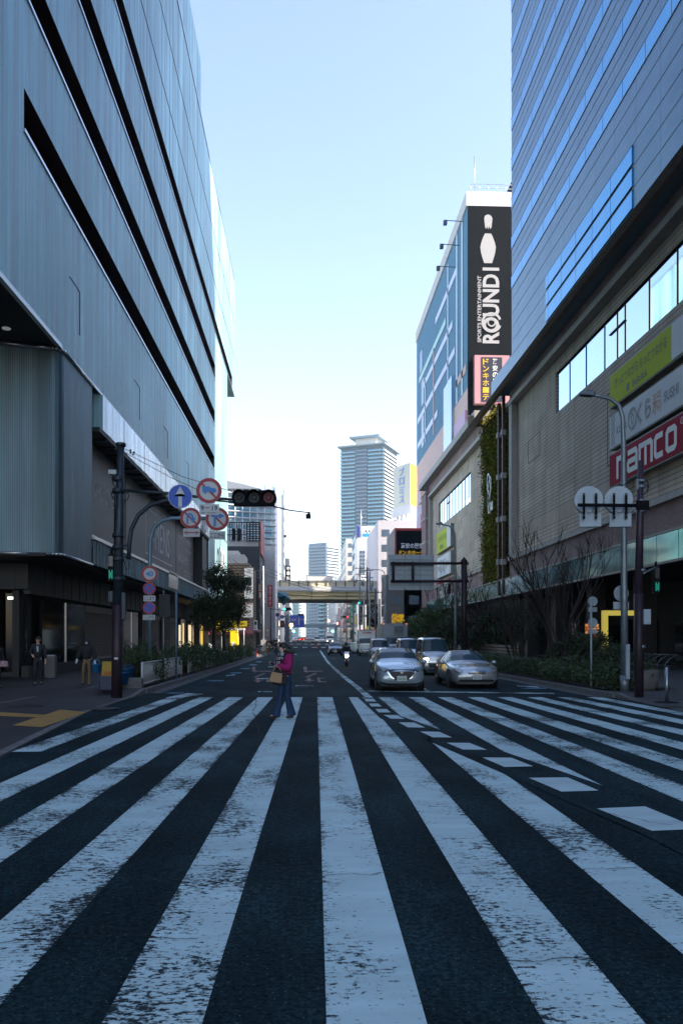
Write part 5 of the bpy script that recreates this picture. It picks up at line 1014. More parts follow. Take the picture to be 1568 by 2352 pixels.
for u, v, w_, h_ in ((283, 1392, 0.13, 0.75), (256, 1370, 0.12, 0.3)): c = P(u, v, d); MB().cbox(c, w_, 0.12, h_).build('cable_box', DST, PO)
MB().cbox(P(270, 1512, d)+Vector((0, -0.14, 0)), 0.1, 0.03, 0.05).build('sticker', SWHT, PO)
def signal3(name, label, u0, u1, vc, d, lit, par=None, group=None):
    t = thing(name, label, 'traffic light', P((u0+u1)/2, vc, d), group=group); a, b = P(u0, vc, d), P(u1, vc, d); w_ = b.x-a.x; n = 3; r = w_/6.6; cs = [a+(b-a)*((i+0.5)/3) for i in range(3)]
    mb = MB(); z0, z1 = a.z-r*1.15, a.z+r*1.15; mb.box(a.x+r*0.25, b.x-r*0.25, a.y, a.y+0.22, z0, z1); [mb.disc(c_+Vector((0, 0, 0)), r*1.16, (0, -1, 0), 0.2, 20) for c_ in cs]; mb.build('housing', BLK2, t)
    cols = [(0.02, 0.5, 0.35), (0.5, 0.35, 0.02), (0.5, 0.02, 0.02)]
    for i, c_ in enumerate(cs):
        on = lit == i; m = mat('lens_%d_%s' % (i, 'on' if on else ('dim' if lit == -3 and i == 2 else 'off')), cols[i] if on else ((0.14, 0.035, 0.045) if (lit == -3 and i == 2) else (0.025, 0.03, 0.035)), 0.6, emit=cols[i] if on else None, es=5)
        mb = MB(); mb.disc(c_+Vector((0, -0.02, 0)), r*0.8, (0, -1, 0), 0.03, 22); mb.ball(c_+Vector((0, -0.03, 0)), r*0.45, 0.03, r*0.45, 10); L = mb.build('lens', m, t)
        mb = MB(); 
        for k in range(14):
            a0, a1 = radians(-20+220*k/14), radians(-20+220*(k+1)/14); p = [c_+Vector((cos(x)*r, y, sin(x)*r)) for x in (a0, a1) for y in (-0.28 if 20 < degrees_(x) < 160 else -0.12, 0)]
            mb.face([p[0], p[2], p[3], p[1]])
        mb.build('visor', BLK2, t, smooth=False)
    return t
def degrees_(x): return x*180/pi
signal3('traffic_light', 'big dark three lens traffic light hanging from the left arm, lamps off', 533, 634, 1143, d-0.1, -3)
mb = MB(); mb.tube([P(628, 1163, d), P(665, 1172, d), P(713, 1178, d)], [0.022, 0.018, 0.014], 8); mb.cbox(P(708, 1186, d), 0.14, 0.2, 0.11); mb.cbox(P(709, 1179, d), 0.06, 0.05, 0.08)
one(mb, 'detector_camera', BLK2, 'little grey camera at the end of a thin rod beyond the big traffic light', 'camera')
t = thing('blue_arrow_sign', 'round blue sign with a white upward arrow on the left arm', 'road sign', P(414, 1140, d-0.2)); disc_sign(t, 414, 1140, 27.5, d-0.2, 'ahead')
t = thing('no_lorry_sign', 'round red rimmed sign with a struck out blue lorry, hours plate below', 'road sign', P(480, 1127, d-0.25)); disc_sign(t, 480, 1127, 29.3, d-0.25, 'truck'); plate(t, 458, 503, 1158, 1182, d-0.25, '9－19', extra='（日曜・休日を除く）')
def walklight(label, u, v0, v1, d, wpx):
    t = thing('pedestrian_light', label, 'pedestrian signal', P(u, v1, d)); a, b = P(u-wpx/2, v1, d), P(u+wpx/2, v0, d); MB().box(a.x, b.x, a.y, a.y+0.2, a.z, b.z).build('housing', BLK2, t, bevel=0.02)
    c = (a+b)/2; h_ = (b.z-a.z); w_ = b.x-a.x; MB().box(a.x+w_*.15, b.x-w_*.15, a.y-0.02, a.y, c.z+h_*0.05, b.z-h_*0.08).build('red_window', mat('dim_window', (0.03, 0.035, 0.04), 0.2), t)
    mb = MB(); GR = mat('walk_green', (0.01, 0.3, 0.2), 0.4, emit=(0.0, 1.0, 0.62), es=0.07); 
    for x in (0.22, 0.66): mb.box(a.x+w_*x, a.x+w_*(x+.12), a.y-0.03, a.y-0.01, a.z+h_*0.1, a.z+h_*0.42)
    stroke(mb, [(0, 0), (0, h_*0.2)], w_*0.12, (c.x, a.y-0.02, a.z+h_*0.14), XP, UPZ)
    mb.build('green_figure', GR, t); MB().tube([(c.x, a.y+0.1, b.z), (c.x, a.y+0.1, b.z+0.15)], 0.04, 8).build('hanger', BLK2, t)
walklight('black pedestrian light glowing green beside the left signal pole', 255, 1272, 1336, 22.2, 14)
# --- second curved pole with signs in the left planting
d = 30.5; b0 = P(345, 1500, d); g = gz(b0.y); t = thing('curved_sign_pole', 'pale blue steel pole in the left hedge curving right at the top', 'sign pole', (b0.x, b0.y, g+0.15))
mb = MB(); x_, y_ = b0.x, b0.y; mb.tube([(x_, y_, g+0.1)]+[P(u, v, d) for u, v in ((345, 1300), (345, 1260), (347, 1235), (355, 1210), (372, 1196), (395, 1190.5), (500, 1190.5))], 0.075, 12); mb.build('pole', mat('pale_blue_steel', (0.16, 0.26, 0.33), 0.45, 0.4), t)
MB().box(P(384, 1345, d+.2).x-0.02, P(384, 1345, d).x+0.02, y_+0.1, y_+0.15, 0, 0.1)
t = thing('no_uturn_sign', 'red rimmed round sign with a struck out U arrow above a double arrow plate', 'road sign', P(438, 1190, d-0.15)); disc_sign(t, 438, 1190, 24, d-0.15, 'uturn'); plate(t, 421, 459, 1214, 1233, d-0.15, None, 'arrow', tm=SRED)
t = thing('no_right_turn_sign', 'round red rimmed sign with a struck out right arrow and hiragana plate under it', 'road sign', P(499, 1192, d-0.15)); disc_sign(t, 499, 1192, 27, d-0.15, 'right'); plate(t, 481, 518, 1220, 1239, d-0.15, 'ここから')
t = thing('speed_limit_sign', 'round red rimmed white sign with blue number 40 on the pale blue pole', 'road sign', P(344, 1318, d-0.15)); disc_sign(t, 344, 1318, 18.4, d-0.15, '40')
t = thing('no_stopping_sign', 'round blue red rimmed sign crossed twice just below the 40 sign', 'road sign', P(343, 1352, d-0.15)); disc_sign(t, 343, 1352, 14.4, d-0.15, 'stop'); plate(t, 330, 357, 1368, 1381, d-0.15, 'ここまで')
t = thing('no_parking_sign', 'round blue red rimmed sign with one red bar, lowest on the pale blue pole', 'road sign', P(342.5, 1396, d-0.15)); disc_sign(t, 342.5, 1396, 14.6, d-0.15, 'park'); plate(t, 329, 356, 1412, 1424, d-0.15, 'ここから', extra='自 動 車')
p_ = P(405, 1358, 34); one(MB().tube([(p_.x, p_.y, gz(p_.y)), (p_.x, p_.y, p_.z)], 0.045, 10), 'plain_post', MATS['pale_blue_steel'], 'plain pale blue steel post rising from the left hedge', 'post')
c = P(376, 1372, 32); t = thing('small_back_sign', 'small square grey sign back between the pale blue pole and the plain post', 'road sign', (c.x, c.y, gz(c.y))); MB().tube([(c.x, c.y, gz(c.y)), (c.x, c.y, c.z+0.3)], 0.03, 8).build('post', GSTL, t); MB().cbox(P(378, 1391, 31.9), 0.42, 0.03, 0.9).build('plate', GREYP, t)
# --- right dark pole with two sign backs
d = 22.35; g0 = G(1476, 1603, 0.15); tp = P(1470, 1058, d); xb, yb_ = g0.x, tp.y
PR = thing('dark_signal_pole', 'dark brown signal pole on the right corner carrying a horizontal arm', 'signal pole', (xb, yb_, g0.z))
MB().tube([(xb, yb_, g0.z), (xb-0.01, yb_, g0.z+2.9)], 0.125, 16).build('lower_pole', BRS, PR); MB().tube([(xb-0.01, yb_, g0.z+2.9), ((xb+tp.x)/2, yb_, 4.8), (tp.x, yb_, tp.z)], [0.115, 0.10, 0.07], 16).build('upper_pole', mat('purple_brown_steel', (0.05, 0.035, 0.055), 0.45, 0.3, var=0.25, vs=4), PR)
MB().tube([P(1326, 1160, d-0.36), P(1462, 1161, d-0.36)], 0.05, 10).build('mast_arm', BLK2, PR); mb = MB(); mb.cbox(P(1471, 1162, d)+Vector((0, -0.1, 0)), 0.36, 0.05, 0.27); mb.build('clamp_plate', BLK2, PR)
mb = MB()
for v in (1105, 1118, 1151, 1173, 1310, 1485): c = P(1472, v, d); mb.tube([c+Vector((0, 0, -0.04)), c+Vector((0, 0, 0.04))], 0.115, 12)
c = P(1462, 1113, d); mb.cbox(c, 0.05, 0.1, 0.3); mb.build('clamp_ring', GSTL, PR)
mb = MB(); mb.tube([P(1455, 1100, d), P(1420, 1120, d), P(1368, 1157, d)], 0.012, 5); mb.tube([P(1480, 1100, d), P(1487, 1110, d), P(1486, 1130, d), P(1477, 1136, d)], 0.018, 6); mb.tube([P(1455, 1172, d), P(1448, 1179, d), P(1440, 1177, d), P(1436, 1170, d)], 0.012, 5); mb.tube([P(1478, 1112, d), P(1490, 1118, d), P(1484, 1126, d)], 0.015, 5); mb.build('hanging_cable', WIRE, PR)
c = P(1480, 1417, d); MB().cbox(c+Vector((0, -0.12, 0)), 0.2, 0.1, 0.42).build('control_box', SBACK, PR, bevel=0.01)
for i, (u, lb) in enumerate(((1349, 'outer round sign seen from its pale blue back, farther along the right arm'), (1418, 'inner round sign seen from its pale blue back, next to the dark right pole'))):
    t = thing('round_sign_back', lb, 'road sign', P(u, 1148, d-0.1), group='sign backs on the right arm'); MB().disc(P(u+2, 1148, d-0.12), 0.385, (-0.25, -1, 0), 0.22, 40, 0, 0).build('drum', SBACK, t, bevel=0.008)
    c = P(u+5, 1195, d-0.1); MB().cbox(c, 0.58, 0.16, 0.38, radians(-8)).build('lower_box', SBACK, t, bevel=0.006)
    for uu in (u-9, u+19):
        mb = MB(); mb.cbox(P(uu, 1163, d-0.28), 0.055, 0.04, 0.72); mb.build('bracket', BLK2, t)
        mb = MB(); [mb.cbox(P(uu, v, d-0.31), 0.018, 0.01, 0.018) for v in (1136, 1184, 1192)]; mb.build('bolt', SWHT, t)
    mb = MB(); mb.tube([P(u-4, 1175, d-.3), P(u+2, 1179, d-.3), P(u+10, 1176, d-.3), P(u+12, 1168, d-.3)], 0.01, 5); mb.build('cable', WIRE, t)
walklight('black pedestrian light glowing green under the canopy right of the dark pole', 1508, 1300, 1364, 25.5, 14)
mb = MB(); mb.tube([P(1478, 1316, 23.4), P(1508, 1302, 25.5)], 0.03, 8); one(mb, 'signal_bracket', GSTL, 'thin bracket from the dark right pole to its pedestrian light', 'bracket')
# --- steel lamp posts
def lamppost(name, label, u, v0, d, armlen, kpx, group):
    b = P(u, v0, d); g = gz(b.y)+0.15; t = thing(name, label, 'street lamp', (b.x, b.y, g), group=group); H = P(u, kpx, d).z
    x, y = b.x, b.y; mb = MB(); mb.tube([(x, y, g), (x-0.01, y, g+3.2), (x-0.03, y, H-1.6), (x-0.06, y, H-0.7), (x-0.18, y, H-0.32), (x-0.45, y, H-0.12), (x-0.8, y, H-0.04), (x-armlen*0.75, y, H)], [0.12, 0.105, 0.08, 0.07, 0.065, 0.055, 0.05, 0.045], 14); mb.build('pole', GSTL, t)
    mb = MB(); mb.tube([(x, y, g), (x, y, g+0.5)], 0.135, 14); mb.build('base_sleeve', GSTL, t)
    mb = MB(); xa = x-armlen; vs = [(xa, y-0.12, H-0.02), (xa+0.42, y-0.15, H-0.05), (xa+0.5, y-0.06, H-0.02), (xa+0.5, y+0.06, H-0.02), (xa+0.42, y+0.15, H-0.05), (xa, y+0.12, H-0.02)]; mb.prism(vs, (0, 0, 0.1)); mb.box(xa+0.2, xa+0.42, y-0.1, y+0.1, H+0.06, H+0.14); mb.build('lamp_head', mat('lamp_grey', (0.12, 0.15, 0.18), 0.45, 0.5), t, bevel=0.01)
    return t
lamppost('street_lamp', 'tall steel street lamp with a curved arm in front of the red and white boards', 1433, 1588, 25.3, 1.45, 908, 'street lamps on the right kerb')
lamppost('street_lamp', 'second steel street lamp, smaller, before the farther tan wall', 1045.5, 1495, 54.6, 1.35, 1204, 'street lamps on the right kerb')
lamppost('street_lamp', 'third street lamp far off beside the overhead board', 884, 1460, 112, 2.6, 1308, 'street lamps on the right kerb')
c = P(1440, 1588, 25.1); MB
mb = MB(); mb.cbox((c.x-0.03, c.y-0.05, gz(c.y)+1.1), 0.12, 0.12, 1.1); one(mb, 'meter_box', SBACK, 'slim grey box strapped low on the nearest street lamp', 'control box')
t = thing('round_sign_back', 'round grey sign back fixed to the steel lamp below the canopy edge', 'road sign', P(1425, 1363, 25.0)); MB().disc(P(1425, 1363, 25.45), 0.25, (-0.1, 1, 0), 0.03, 30).build('plate', SBACK, t); MB().cbox(P(1425, 1391, 25.45), 0.5, 0.03, 0.24).build('lower_plate', SBACK, t)
d = 27.5; c = P(1356.5, 1540, d); g = gz(c.y); t = thing('parking_sign_post', 'thin pale post in the right hedge with two small round sign backs', 'sign post', (c.x, c.y, g+.1)); MB().tube([(c.x, c.y, g), (c.x, c.y, P(1356, 1372, d).z)], 0.035, 10).build('post', mat('pale_post', (0.4, 0.46, 0.5), 0.5), t)
for v in (1381, 1430): MB().disc(P(1360, v, d+0.1), 0.165, (0, 1, 0), 0.02, 24).build('disc', SBACK, t)
for v in (1400, 1450): MB().cbox(P(1360, v, d+0.1), 0.3, 0.02, 0.16).build('plate', SBACK, t)
# --- overhead direction board seen from behind
d = 49.5; bx_ = P(1065, 1480, d); g = gz(bx_.y)+.15; t = thing('overhead_sign_frame', 'dark post with two long horizontal beams carrying a direction board from behind', 'sign gantry', (bx_.x, bx_.y, g))
zt = P(1065, 1290, d).z; MB().tube([(bx_.x, bx_.y, g), (bx_.x, bx_.y, zt)], 0.19, 14).build('post', BRS, t); MB().lathe([(0.22, zt), (0.22, zt+0.06), (0.1, zt+0.2), (0.0, zt+0.32)], (bx_.x, bx_.y, 0), 12).build('finial', BRS, t)
for v in (1294, 1335): MB().tube([P(897, v, d-0.1), P(1075, v, d-0.1)], 0.085, 10).build('beam', BRS, t)
for u in (903, 942, 948): 
    if u != 942: MB().tube([P(u, 1290, d-0.1), P(u, 1338, d-0.1)], 0.08, 8).build('upright', BRS, t)
t = thing('direction_board', 'pale grey back of a wide direction board over the right lanes', 'sign board', P(944, 1355, d+0.3)); a, b = P(893, 1355, d+0.25), P(995, 1274, d+0.25); MB().box(a.x, b.x, a.y, a.y+0.08, a.z, b.z).build('board', SBACK, t)
mb = MB()
for k in range(1, 7): z = a.z+(b.z-a.z)*k/7; mb.box(a.x, b.x, a.y-0.06, a.y, z-0.025, z+0.025)
for q in (0, 0.36, 0.7, 1): x = a.x+(b.x-a.x)*q; mb.box(x-0.04, x+0.04, a.y-0.09, a.y-0.02, a.z, b.z)
mb.build('stiffener', GSTL, t)
# --- far traffic lights, signs, poles
CP = mat('concrete_pole', (0.36, 0.35, 0.34), 0.8, var=0.15); DP = mat('brown_pole', (0.10, 0.07, 0.065), 0.6)
def pole(label, u, v1, d, r=0.13, m=CP, name='utility_pole', cat='utility pole', arms=0, group='utility poles along the far street'):
    c = P(u, v1, d); g = gz(c.y); t = thing(name, label, cat, (c.x, c.y, g), group=group); MB().tube([(c.x, c.y, g), (c.x, c.y, c.z)], [r, r*0.7], 10).build('shaft', m, t)
    for k in range(arms):
        z = c.z-0.5-k*1.1; MB().box(c.x-0.9, c.x+0.9, c.y-0.05, c.y+0.05, z-0.05, z+0.05).build('cross_arm', DP, t); mb = MB(); [mb.box(c.x+x-0.05, c.x+x+0.05, c.y-0.05, c.y+0.05, z+0.05, z+0.25) for x in (-0.8, -0.4, 0.4, 0.8)]; mb.build('insulator', SWHT, t)
    if arms > 1: MB().tube([(c.x+0.5, c.y, c.z-3.6), (c.x+0.5, c.y, c.z-2.7)], 0.28, 10).build('transformer', CP, t)
    return c
for i, (u, v, d, m, arms, lb) in enumerate(((826, 1300, 150, CP, 3, 'concrete utility pole with three cross arms under the white office block'), (843, 1303, 122, DP, 2, 'dark utility pole with a transformer near the mural panel'), (849, 1313, 116, CP, 0, 'plain pale pole next to the dark transformer pole'), (811, 1330, 175, CP, 2, 'utility pole in front of the bridge right of the tall tower base'),
    (836, 1356, 118, CP, 0, 'short pale pole left of the mural panel'), (796, 1372, 230, CP, 2, 'utility pole beyond the bridge on the right'), (862, 1352, 104, DP, 1, 'thick dark pole beside the discount sign building'), (871, 1376, 96, CP, 0, 'pale pole standing behind the white lorry'), (782, 1388, 300, CP, 1, 'small distant utility pole beyond the bridge'))): pole(lb, u, v, d, 0.17, m, arms=arms)
for i, (u, v, d, lb) in enumerate(((643, 1330, 210, 'distant grey pole left of the bridge opening'), (622, 1372, 150, 'dark pole by the karaoke sign'), (636, 1400, 170, 'thin pole under the teal net'))): pole(lb, u, v, d, 0.12, DP)
t0 = pole('tall white lamp post on the far left pavement with concrete foot', 605, 1300, 118, 0.13, mat('white_pole', (0.5, 0.52, 0.52), 0.5), 'tall_post', 'lamp post', 0, None)
mb = MB(); mb.cbox((t0.x, t0.y, gz(118)+0.9), 0.7, 0.7, 1.7); one(mb, 'post_foot', CP, 'pale concrete block at the foot of the white lamp post', 'concrete block')
mb = MB()
for (u0, v0, d0), (u1, v1, d1), s in (((605, 1302, 118), (826, 1350, 150), 1.0), ((826, 1302, 150), (811, 1334, 175), .8), ((826, 1306, 150), (843, 1308, 122), .5), ((843, 1306, 122), (862, 1355, 104), .7), ((811, 1332, 175), (796, 1374, 230), 1), ((535, 1285, 110), (605, 1310, 118), .6), ((796, 1374, 230), (782, 1390, 300), 1.0), ((643, 1332, 210), (700, 1380, 300), 1)):
    for q in (0, 0.5, 1.0):
        a, b = P(u0, v0, d0)-Vector((0, 0, q)), P(u1, v1, d1)-Vector((0, 0, q)); mb.tube([a+(b-a)*k/8-Vector((0, 0, 4*s*(k/8)*(1-k/8))) for k in range(9)], 0.035, 4)
one(mb, 'overhead_wires', WIRE, 'bundle of sagging overhead wires between the far utility poles', 'wires')
GRN_T = 'traffic lights of the far junction'
signal3('traffic_light', 'small traffic light showing green above the blue direction sign, left of centre', 650, 669, 1399, 150, 0, group=GRN_T); signal3('traffic_light', 'small traffic light showing green on a long arm among the right utility poles', 822, 843, 1385, 150, 0, group=GRN_T)
signal3('traffic_light', 'tiny traffic light showing red on the right past the bridge', 786, 800, 1417, 215, 2, group=GRN_T); signal3('traffic_light', 'tiny dark traffic light at the right edge of the blue direction sign', 684, 698, 1412, 215, -1, group=GRN_T)
mb = MB(); mb.tube([P(618, 1398, 151), P(660, 1403, 151)], 0.07, 6); one(mb, 'thin_mast', DP, 'thin arm holding the green traffic light above the blue sign', 'signal arm')
mb = MB(); mb.tube([P(870, 1388, 151), P(795, 1387, 151)], 0.09, 6); one(mb, 'thin_mast', DP, 'long thin arm holding the green traffic light among the right poles', 'signal arm')
def lamp(u, v, d, col, r, lb, es=6): one(MB().ball(P(u, v, d), r), 'signal_lamp', mat('lamp_%d%d' % (int(u), int(v)), col, 0.4, emit=col, es=es), lb, 'signal lamp')
lamp(669, 1436, 240, (1, 0.45, 0.08), 0.55, 'bright orange lamp glowing in front of the blue direction sign'); lamp(674.5, 1450, 330, (0.1, 1, 0.7), 0.5, 'green dot of light under the blue direction sign'); lamp(764, 1450, 330, (0.1, 1, 0.7), 0.5, 'green dot of light under the bridge, right of centre'); lamp(775, 1432, 330, (1, 0.15, 0.08), 0.45, 'red dot of light under the bridge, right of centre'); lamp(755, 1426, 340, (1, 0.4, 0.15), 0.45, 'orange red dot of light highest under the bridge')
d = 245; t = thing('blue_direction_sign', 'wide blue direction sign hanging under the bridge left of centre', 'road sign', P(683, 1445, d)); a, b = P(665, 1441, d), P(699, 1413, d); MB().box(a.x, b.x, a.y, a.y+0.2, a.z, b.z).build('face', SBLU, t)
mb = MB(); stroke(mb, [(0, -1.2), (0, 1.2)], 0.25, ((a.x+b.x)/2+0.6, a.y-0.02, (a.z+b.z)/2), XP, UPZ); text('梅田', mb, ((a.x+b.x)/2-1, a.y-0.02, (a.z+b.z)/2+.5), XP, UPZ, 1.5, 0.7); text('中津', mb, ((a.x+b.x)/2+1.6, a.y-0.02, (a.z+b.z)/2+.5), XP, UPZ, 1, 0.5); mb.build('lettering', SWHT, t, smooth=False); MB().tube([P(640, 1418, d+1), P(700, 1418, d+1)], 0.12, 6).build('arm', DP, t)
t = thing('karaoke_sign', 'tall red upright sign with white katakana on the far left shops', 'sign', P(620, 1395, 140)); a, b = P(614.5, 1394, 140), P(626, 1344, 140); MB().box(a.x, b.x, a.y, a.y+0.5, a.z, b.z).build('box', mat('bright_red_sign', (0.5, 0.02, 0.03), 0.5), t); mb = MB(); vtext(mb, 'カラオケ', (a.x+b.x)/2, a.y-0.02, b.z-0.1, a.z+0.1, 0.5); mb.build('lettering', WTX, t, smooth=False)
for lb, u0, u1, v0, v1, d, m, tx in (('narrow upright sign in orange and violet left of the karaoke sign', 594, 602, 1341, 1376, 133, mat('orange_violet', (0.45, 0.2, 0.06), 0.5), '日高'), ('small white upright sign with black characters beside the wood shop corner', 583, 591, 1425, 1447, 122, WSIGN, '一休'), ('white banner strip between the orange sign and the karaoke sign', 604, 610, 1350, 1385, 138, WSIGN, '居酒屋'), ('red and white square sign low by the far left shops', 644, 653, 1425, 1441, 180, RTX, 'KFC')):
    t = thing('shop_sign', lb, 'sign', P((u0+u1)/2, v1, d), group='signs of the far left shops'); a, b = P(u0, v1, d), P(u1, v0, d); MB().box(a.x, b.x, a.y, a.y+0.4, a.z, b.z).build('box', m, t); mb = MB()
    (vtext(mb, tx, (a.x+b.x)/2, a.y-0.02, b.z-0.1, a.z+0.1, (b.x-a.x)*0.7) if len(tx) and tx != 'KFC' else text(tx, mb, ((a.x+b.x)/2, a.y-.02, (a.z+b.z)/2), XP, UPZ, (b.x-a.x)*.8, .6)); mb.build('lettering', WTX if m in (RTX, MATS['orange_violet']) else KTX, t, smooth=False)
for k, (u, v, r, kind, d, lb) in enumerate(((637, 1412, 4.5, 'park', 150, 'tiny no parking sign near the karaoke sign'), (648, 1417, 4.6, 'ahead', 150, 'tiny round blue arrow sign near the far green traffic light'), (615, 1447, 3.8, 'x', 120, 'upper tiny red rimmed sign by the far left pavement'), (615, 1458, 3.8, 'x', 120, 'lower tiny red rimmed sign by the far left pavement'))):
    t = thing('road_sign', lb, 'road sign', P(u, v, d), group='tiny road signs far on the left'); disc_sign(t, u, v, r, d, kind); 
    c = P(u, v, d); MB().tube([(c.x, c.y+0.08, gz(c.y)), (c.x, c.y+0.08, c.z)], 0.04, 6).build('post', DP, t)
for k, (u0, u1, v0, v1, d, m, lb) in enumerate(((804, 812, 1448, 1468, 190, mat('green_banner', (0.02, 0.25, 0.18), 0.5), 'green upright banner by the far right shops'), (813, 821, 1410, 1440, 196, WSIGN, 'white upright sign with a yellow strip by the far right shops'), (826, 838, 1380, 1392, 160, WSIGN, 'white and red shop sign behind the right green traffic light'), (833, 842, 1444, 1456, 150, mat('pink_screen', (0.7, 0.3, 0.35), 0.5, emit=(1, .5, .5), es=0.3), 'small glowing pink screen left of the white lorry'), (792, 799, 1405, 1430, 230, GLZ, 'slim blue glass upright sign past the bridge'), (843, 852, 1438, 1446, 118, YELS, 'small yellow plate right of the mural panel'))):
    t = thing('shop_sign', lb, 'sign', P((u0+u1)/2, v1, d), group='signs of the far right shops'); a, b = P(u0, v1, d), P(u1, v0, d); MB().box(a.x, b.x, a.y, a.y+0.3, a.z, b.z).build('box', m, t); mb = MB(); mb.box(a.x+(b.x-a.x)*.3, b.x-(b.x-a.x)*.3, a.y-0.03, a.y, a.z+(b.z-a.z)*.2, b.z-(b.z-a.z)*.2); mb.build('stripe', YELS if k == 1 else (RTX if k == 2 else SWHT), t)
# --- bollard, cones, bench, wood fence, planters, big pot
c = G(1530, 1613, 0.15); mb = MB(); mb.tube([c, c+Vector((0, 0, 0.86))], 0.045, 12); mb.ball(c+Vector((0, 0, 0.86)), 0.045, n=10); mb.disc(c+Vector((0, 0, 0.006)), 0.3, (0, 0, 1), 0.01, 24, 1); one(mb, 'bollard', [mat('bright_steel', (0.35, 0.38, 0.4), 0.3, 0.9), BLK2], 'thin steel bollard with a dark round base plate at the right corner', 'bollard')
CONE = mat('cone_red', (0.6, 0.04, 0.02), 0.5)
for (u, v, s, lb) in ((590, 1508, 1.0, 'red traffic cone at the end of the left hedge'), (728, 1489, 1.15, 'slim red marker post at the far start of the centre line')):
    c = G(u, v, 0); mb = MB()
    mb.lathe([(0.20, 0.03), (0.16, 0.06), (0.045, 0.72*s), (0.03, 0.74*s), (0.0, 0.745*s)] if s == 1 else [(0.2, 0.02), (0.09, 0.08), (0.06, 0.75), (0.05, 0.78), (0, 0.79)], c, 14); mb.box(c.x-0.22, c.x+0.22, c.y-0.22, c.y+0.22, c.z, c.z+0.035); one(mb, 'traffic_cone' if s == 1 else 'marker_post', CONE, lb, 'cone' if s == 1 else 'marker post')
WDF = mat('pale_timber', (0.42, 0.34, 0.27), 0.6, var=0.25, vs=3, stretch=(0.3, 0.3, 3)); xw = 12.0
t = thing('timber_bench_wall', 'long low wall of pale horizontal timber slats behind the right hedge', 'timber fence', (xw, 52, gz(52)))
for k in range(4): z = gz(45)+0.75+k*0.2; MB().box(xw-0.03, xw+0.03, 45, 76, z, z+0.13).build('slat', WDF, t)
for y in (45.2, 52, 59, 66, 74): MB().box(xw+0.03, xw+0.12, y, y+0.12, gz(45), gz(45)+1.5).build('post', BLK, t)
BM = mat('bench_steel', (0.10, 0.12, 0.14), 0.4, 0.6)
for i, (y, x, lb) in enumerate(((37.0, 16.6, 'steel bench with curved armrests behind the dark right pole, nearest'), (40.5, 16.9, 'steel bench with curved armrests under the canopy, farther'))):
    t = thing('metal_bench', lb, 'bench', (x, y, gz(y)+.15), group='steel benches under the canopy'); z = gz(y)+0.6
    for k in range(3): MB().box(x-0.22+k*0.15, x-0.12+k*0.15, y-1.3, y+1.3, z, z+0.03).build('seat_slat', BM, t)
    MB().tube([(x+0.3, y-1.3, z+0.5), (x+0.3, y+1.3, z+0.5)], 0.02, 6).build('back_rail', BM, t)
    for q in (-1.2, -0.4, 0.4, 1.2): MB().tube([(x-0.25, y+q, z-0.45), (x-0.28, y+q, z+0.05), (x-0.1, y+q, z+0.3), (x+0.3, y+q, z+0.5)], 0.02, 6).build('armrest', BM, t)
for i, (u, v, lb) in enumerate(((1204, 1512, 'small slatted seat at the end of the timber wall, left'), (1222, 1517, 'small slatted seat behind the right hedge, right'))):
    c = P(u+30*i, v, 38); t = thing('garden_seat', lb, 'bench', (c.x, c.y, gz(c.y)), group='small seats by the timber wall'); z = c.z
    for k in range(3): MB().box(c.x-0.6, c.x+0.6, c.y-0.25+k*0.17, c.y-0.13+k*0.17, z, z+0.03).build('seat_slat', BM, t)
    for q in (-0.5, 0.5): MB().box(c.x+q-0.03, c.x+q+0.03, c.y-0.2, c.y+0.2, gz(c.y), z).build('leg', BLK, t)
c = P(1452, 1572, 26.3); g = gz(c.y)+.15; POT = mat('stone_pot', (0.13, 0.12, 0.115), 0.8, var=0.2); t = thing('stone_planter', 'large round stone planter behind the steel street lamp with dark foliage', 'planter', (c.x+0.3, c.y, g))
MB().lathe([(0.0, g), (0.42, g), (0.5, g+0.1), (0.55, g+0.62), (0.5, g+0.66), (0.46, g+0.6), (0, g+0.58)], (c.x+0.3, c.y, 0), 20).build('pot', POT, t)
# yellow entrance frame and orange lit shop panel in the arcade
YF_ = mat('yellow_frame', (0.6, 0.45, 0.05), 0.5, emit=(1, 0.8, 0.15), es=0.12); d = 38; a, b, c = P(1390, 1500, d), P(1390, 1402, d), P(1440, 1400, d)
t = thing('yellow_entrance_frame', 'glowing yellow angular entrance frame in the dark arcade', 'entrance frame', (a.x, a.y, gz(a.y))); MB().box(a.x-0.1, a.x+0.12, a.y, a.y+0.3, gz(a.y), b.z).build('upright', YF_, t); MB().box(a.x+0.12, c.x+0.6, a.y, a.y+0.3, b.z-0.24, b.z).build('lintel', YF_, t)
d = 46; a, b = P(1341, 1484, d), P(1377, 1431, d); t = thing('lit_menu_board', 'orange glowing menu board inside the dark arcade beside the small sign post', 'light box', (a.x, a.y, a.z))
MB().box(a.x, b.x, a.y, a.y+0.1, a.z, b.z).build('frame', BLK, t); q = NB('menu_glow', rough=0.5); gx = q.n.new('ShaderNodeTexBrick'); cb = q.n.new('ShaderNodeCombineXYZ'); q.l.new(q.x, cb.inputs[0]); q.l.new(q.z, cb.inputs[1]); q.l.new(cb.outputs[0], gx.inputs['Vector'])
for k, v in (('Scale', 1), ('Brick Width', 0.3), ('Row Height', 0.2), ('Mortar Size', 0.02)): gx.inputs[k].default_value = v
gx.inputs['Color1'].default_value = (1, 0.42, 0.12, 1); gx.inputs['Color2'].default_value = (0.55, 0.12, 0.03, 1); gx.inputs['Mortar'].default_value = (0.1, 0.03, 0.01, 1); q.l.new(gx.outputs[0], q.b.inputs['Emission Color']); q.b.inputs['Emission Strength'].default_value = 0.17; q.color(gx.outputs[0])
MB().box(a.x+0.05, b.x-0.05, a.y-0.02, a.y, a.z+0.05, b.z-0.05).build('lit_face', q.m, t)
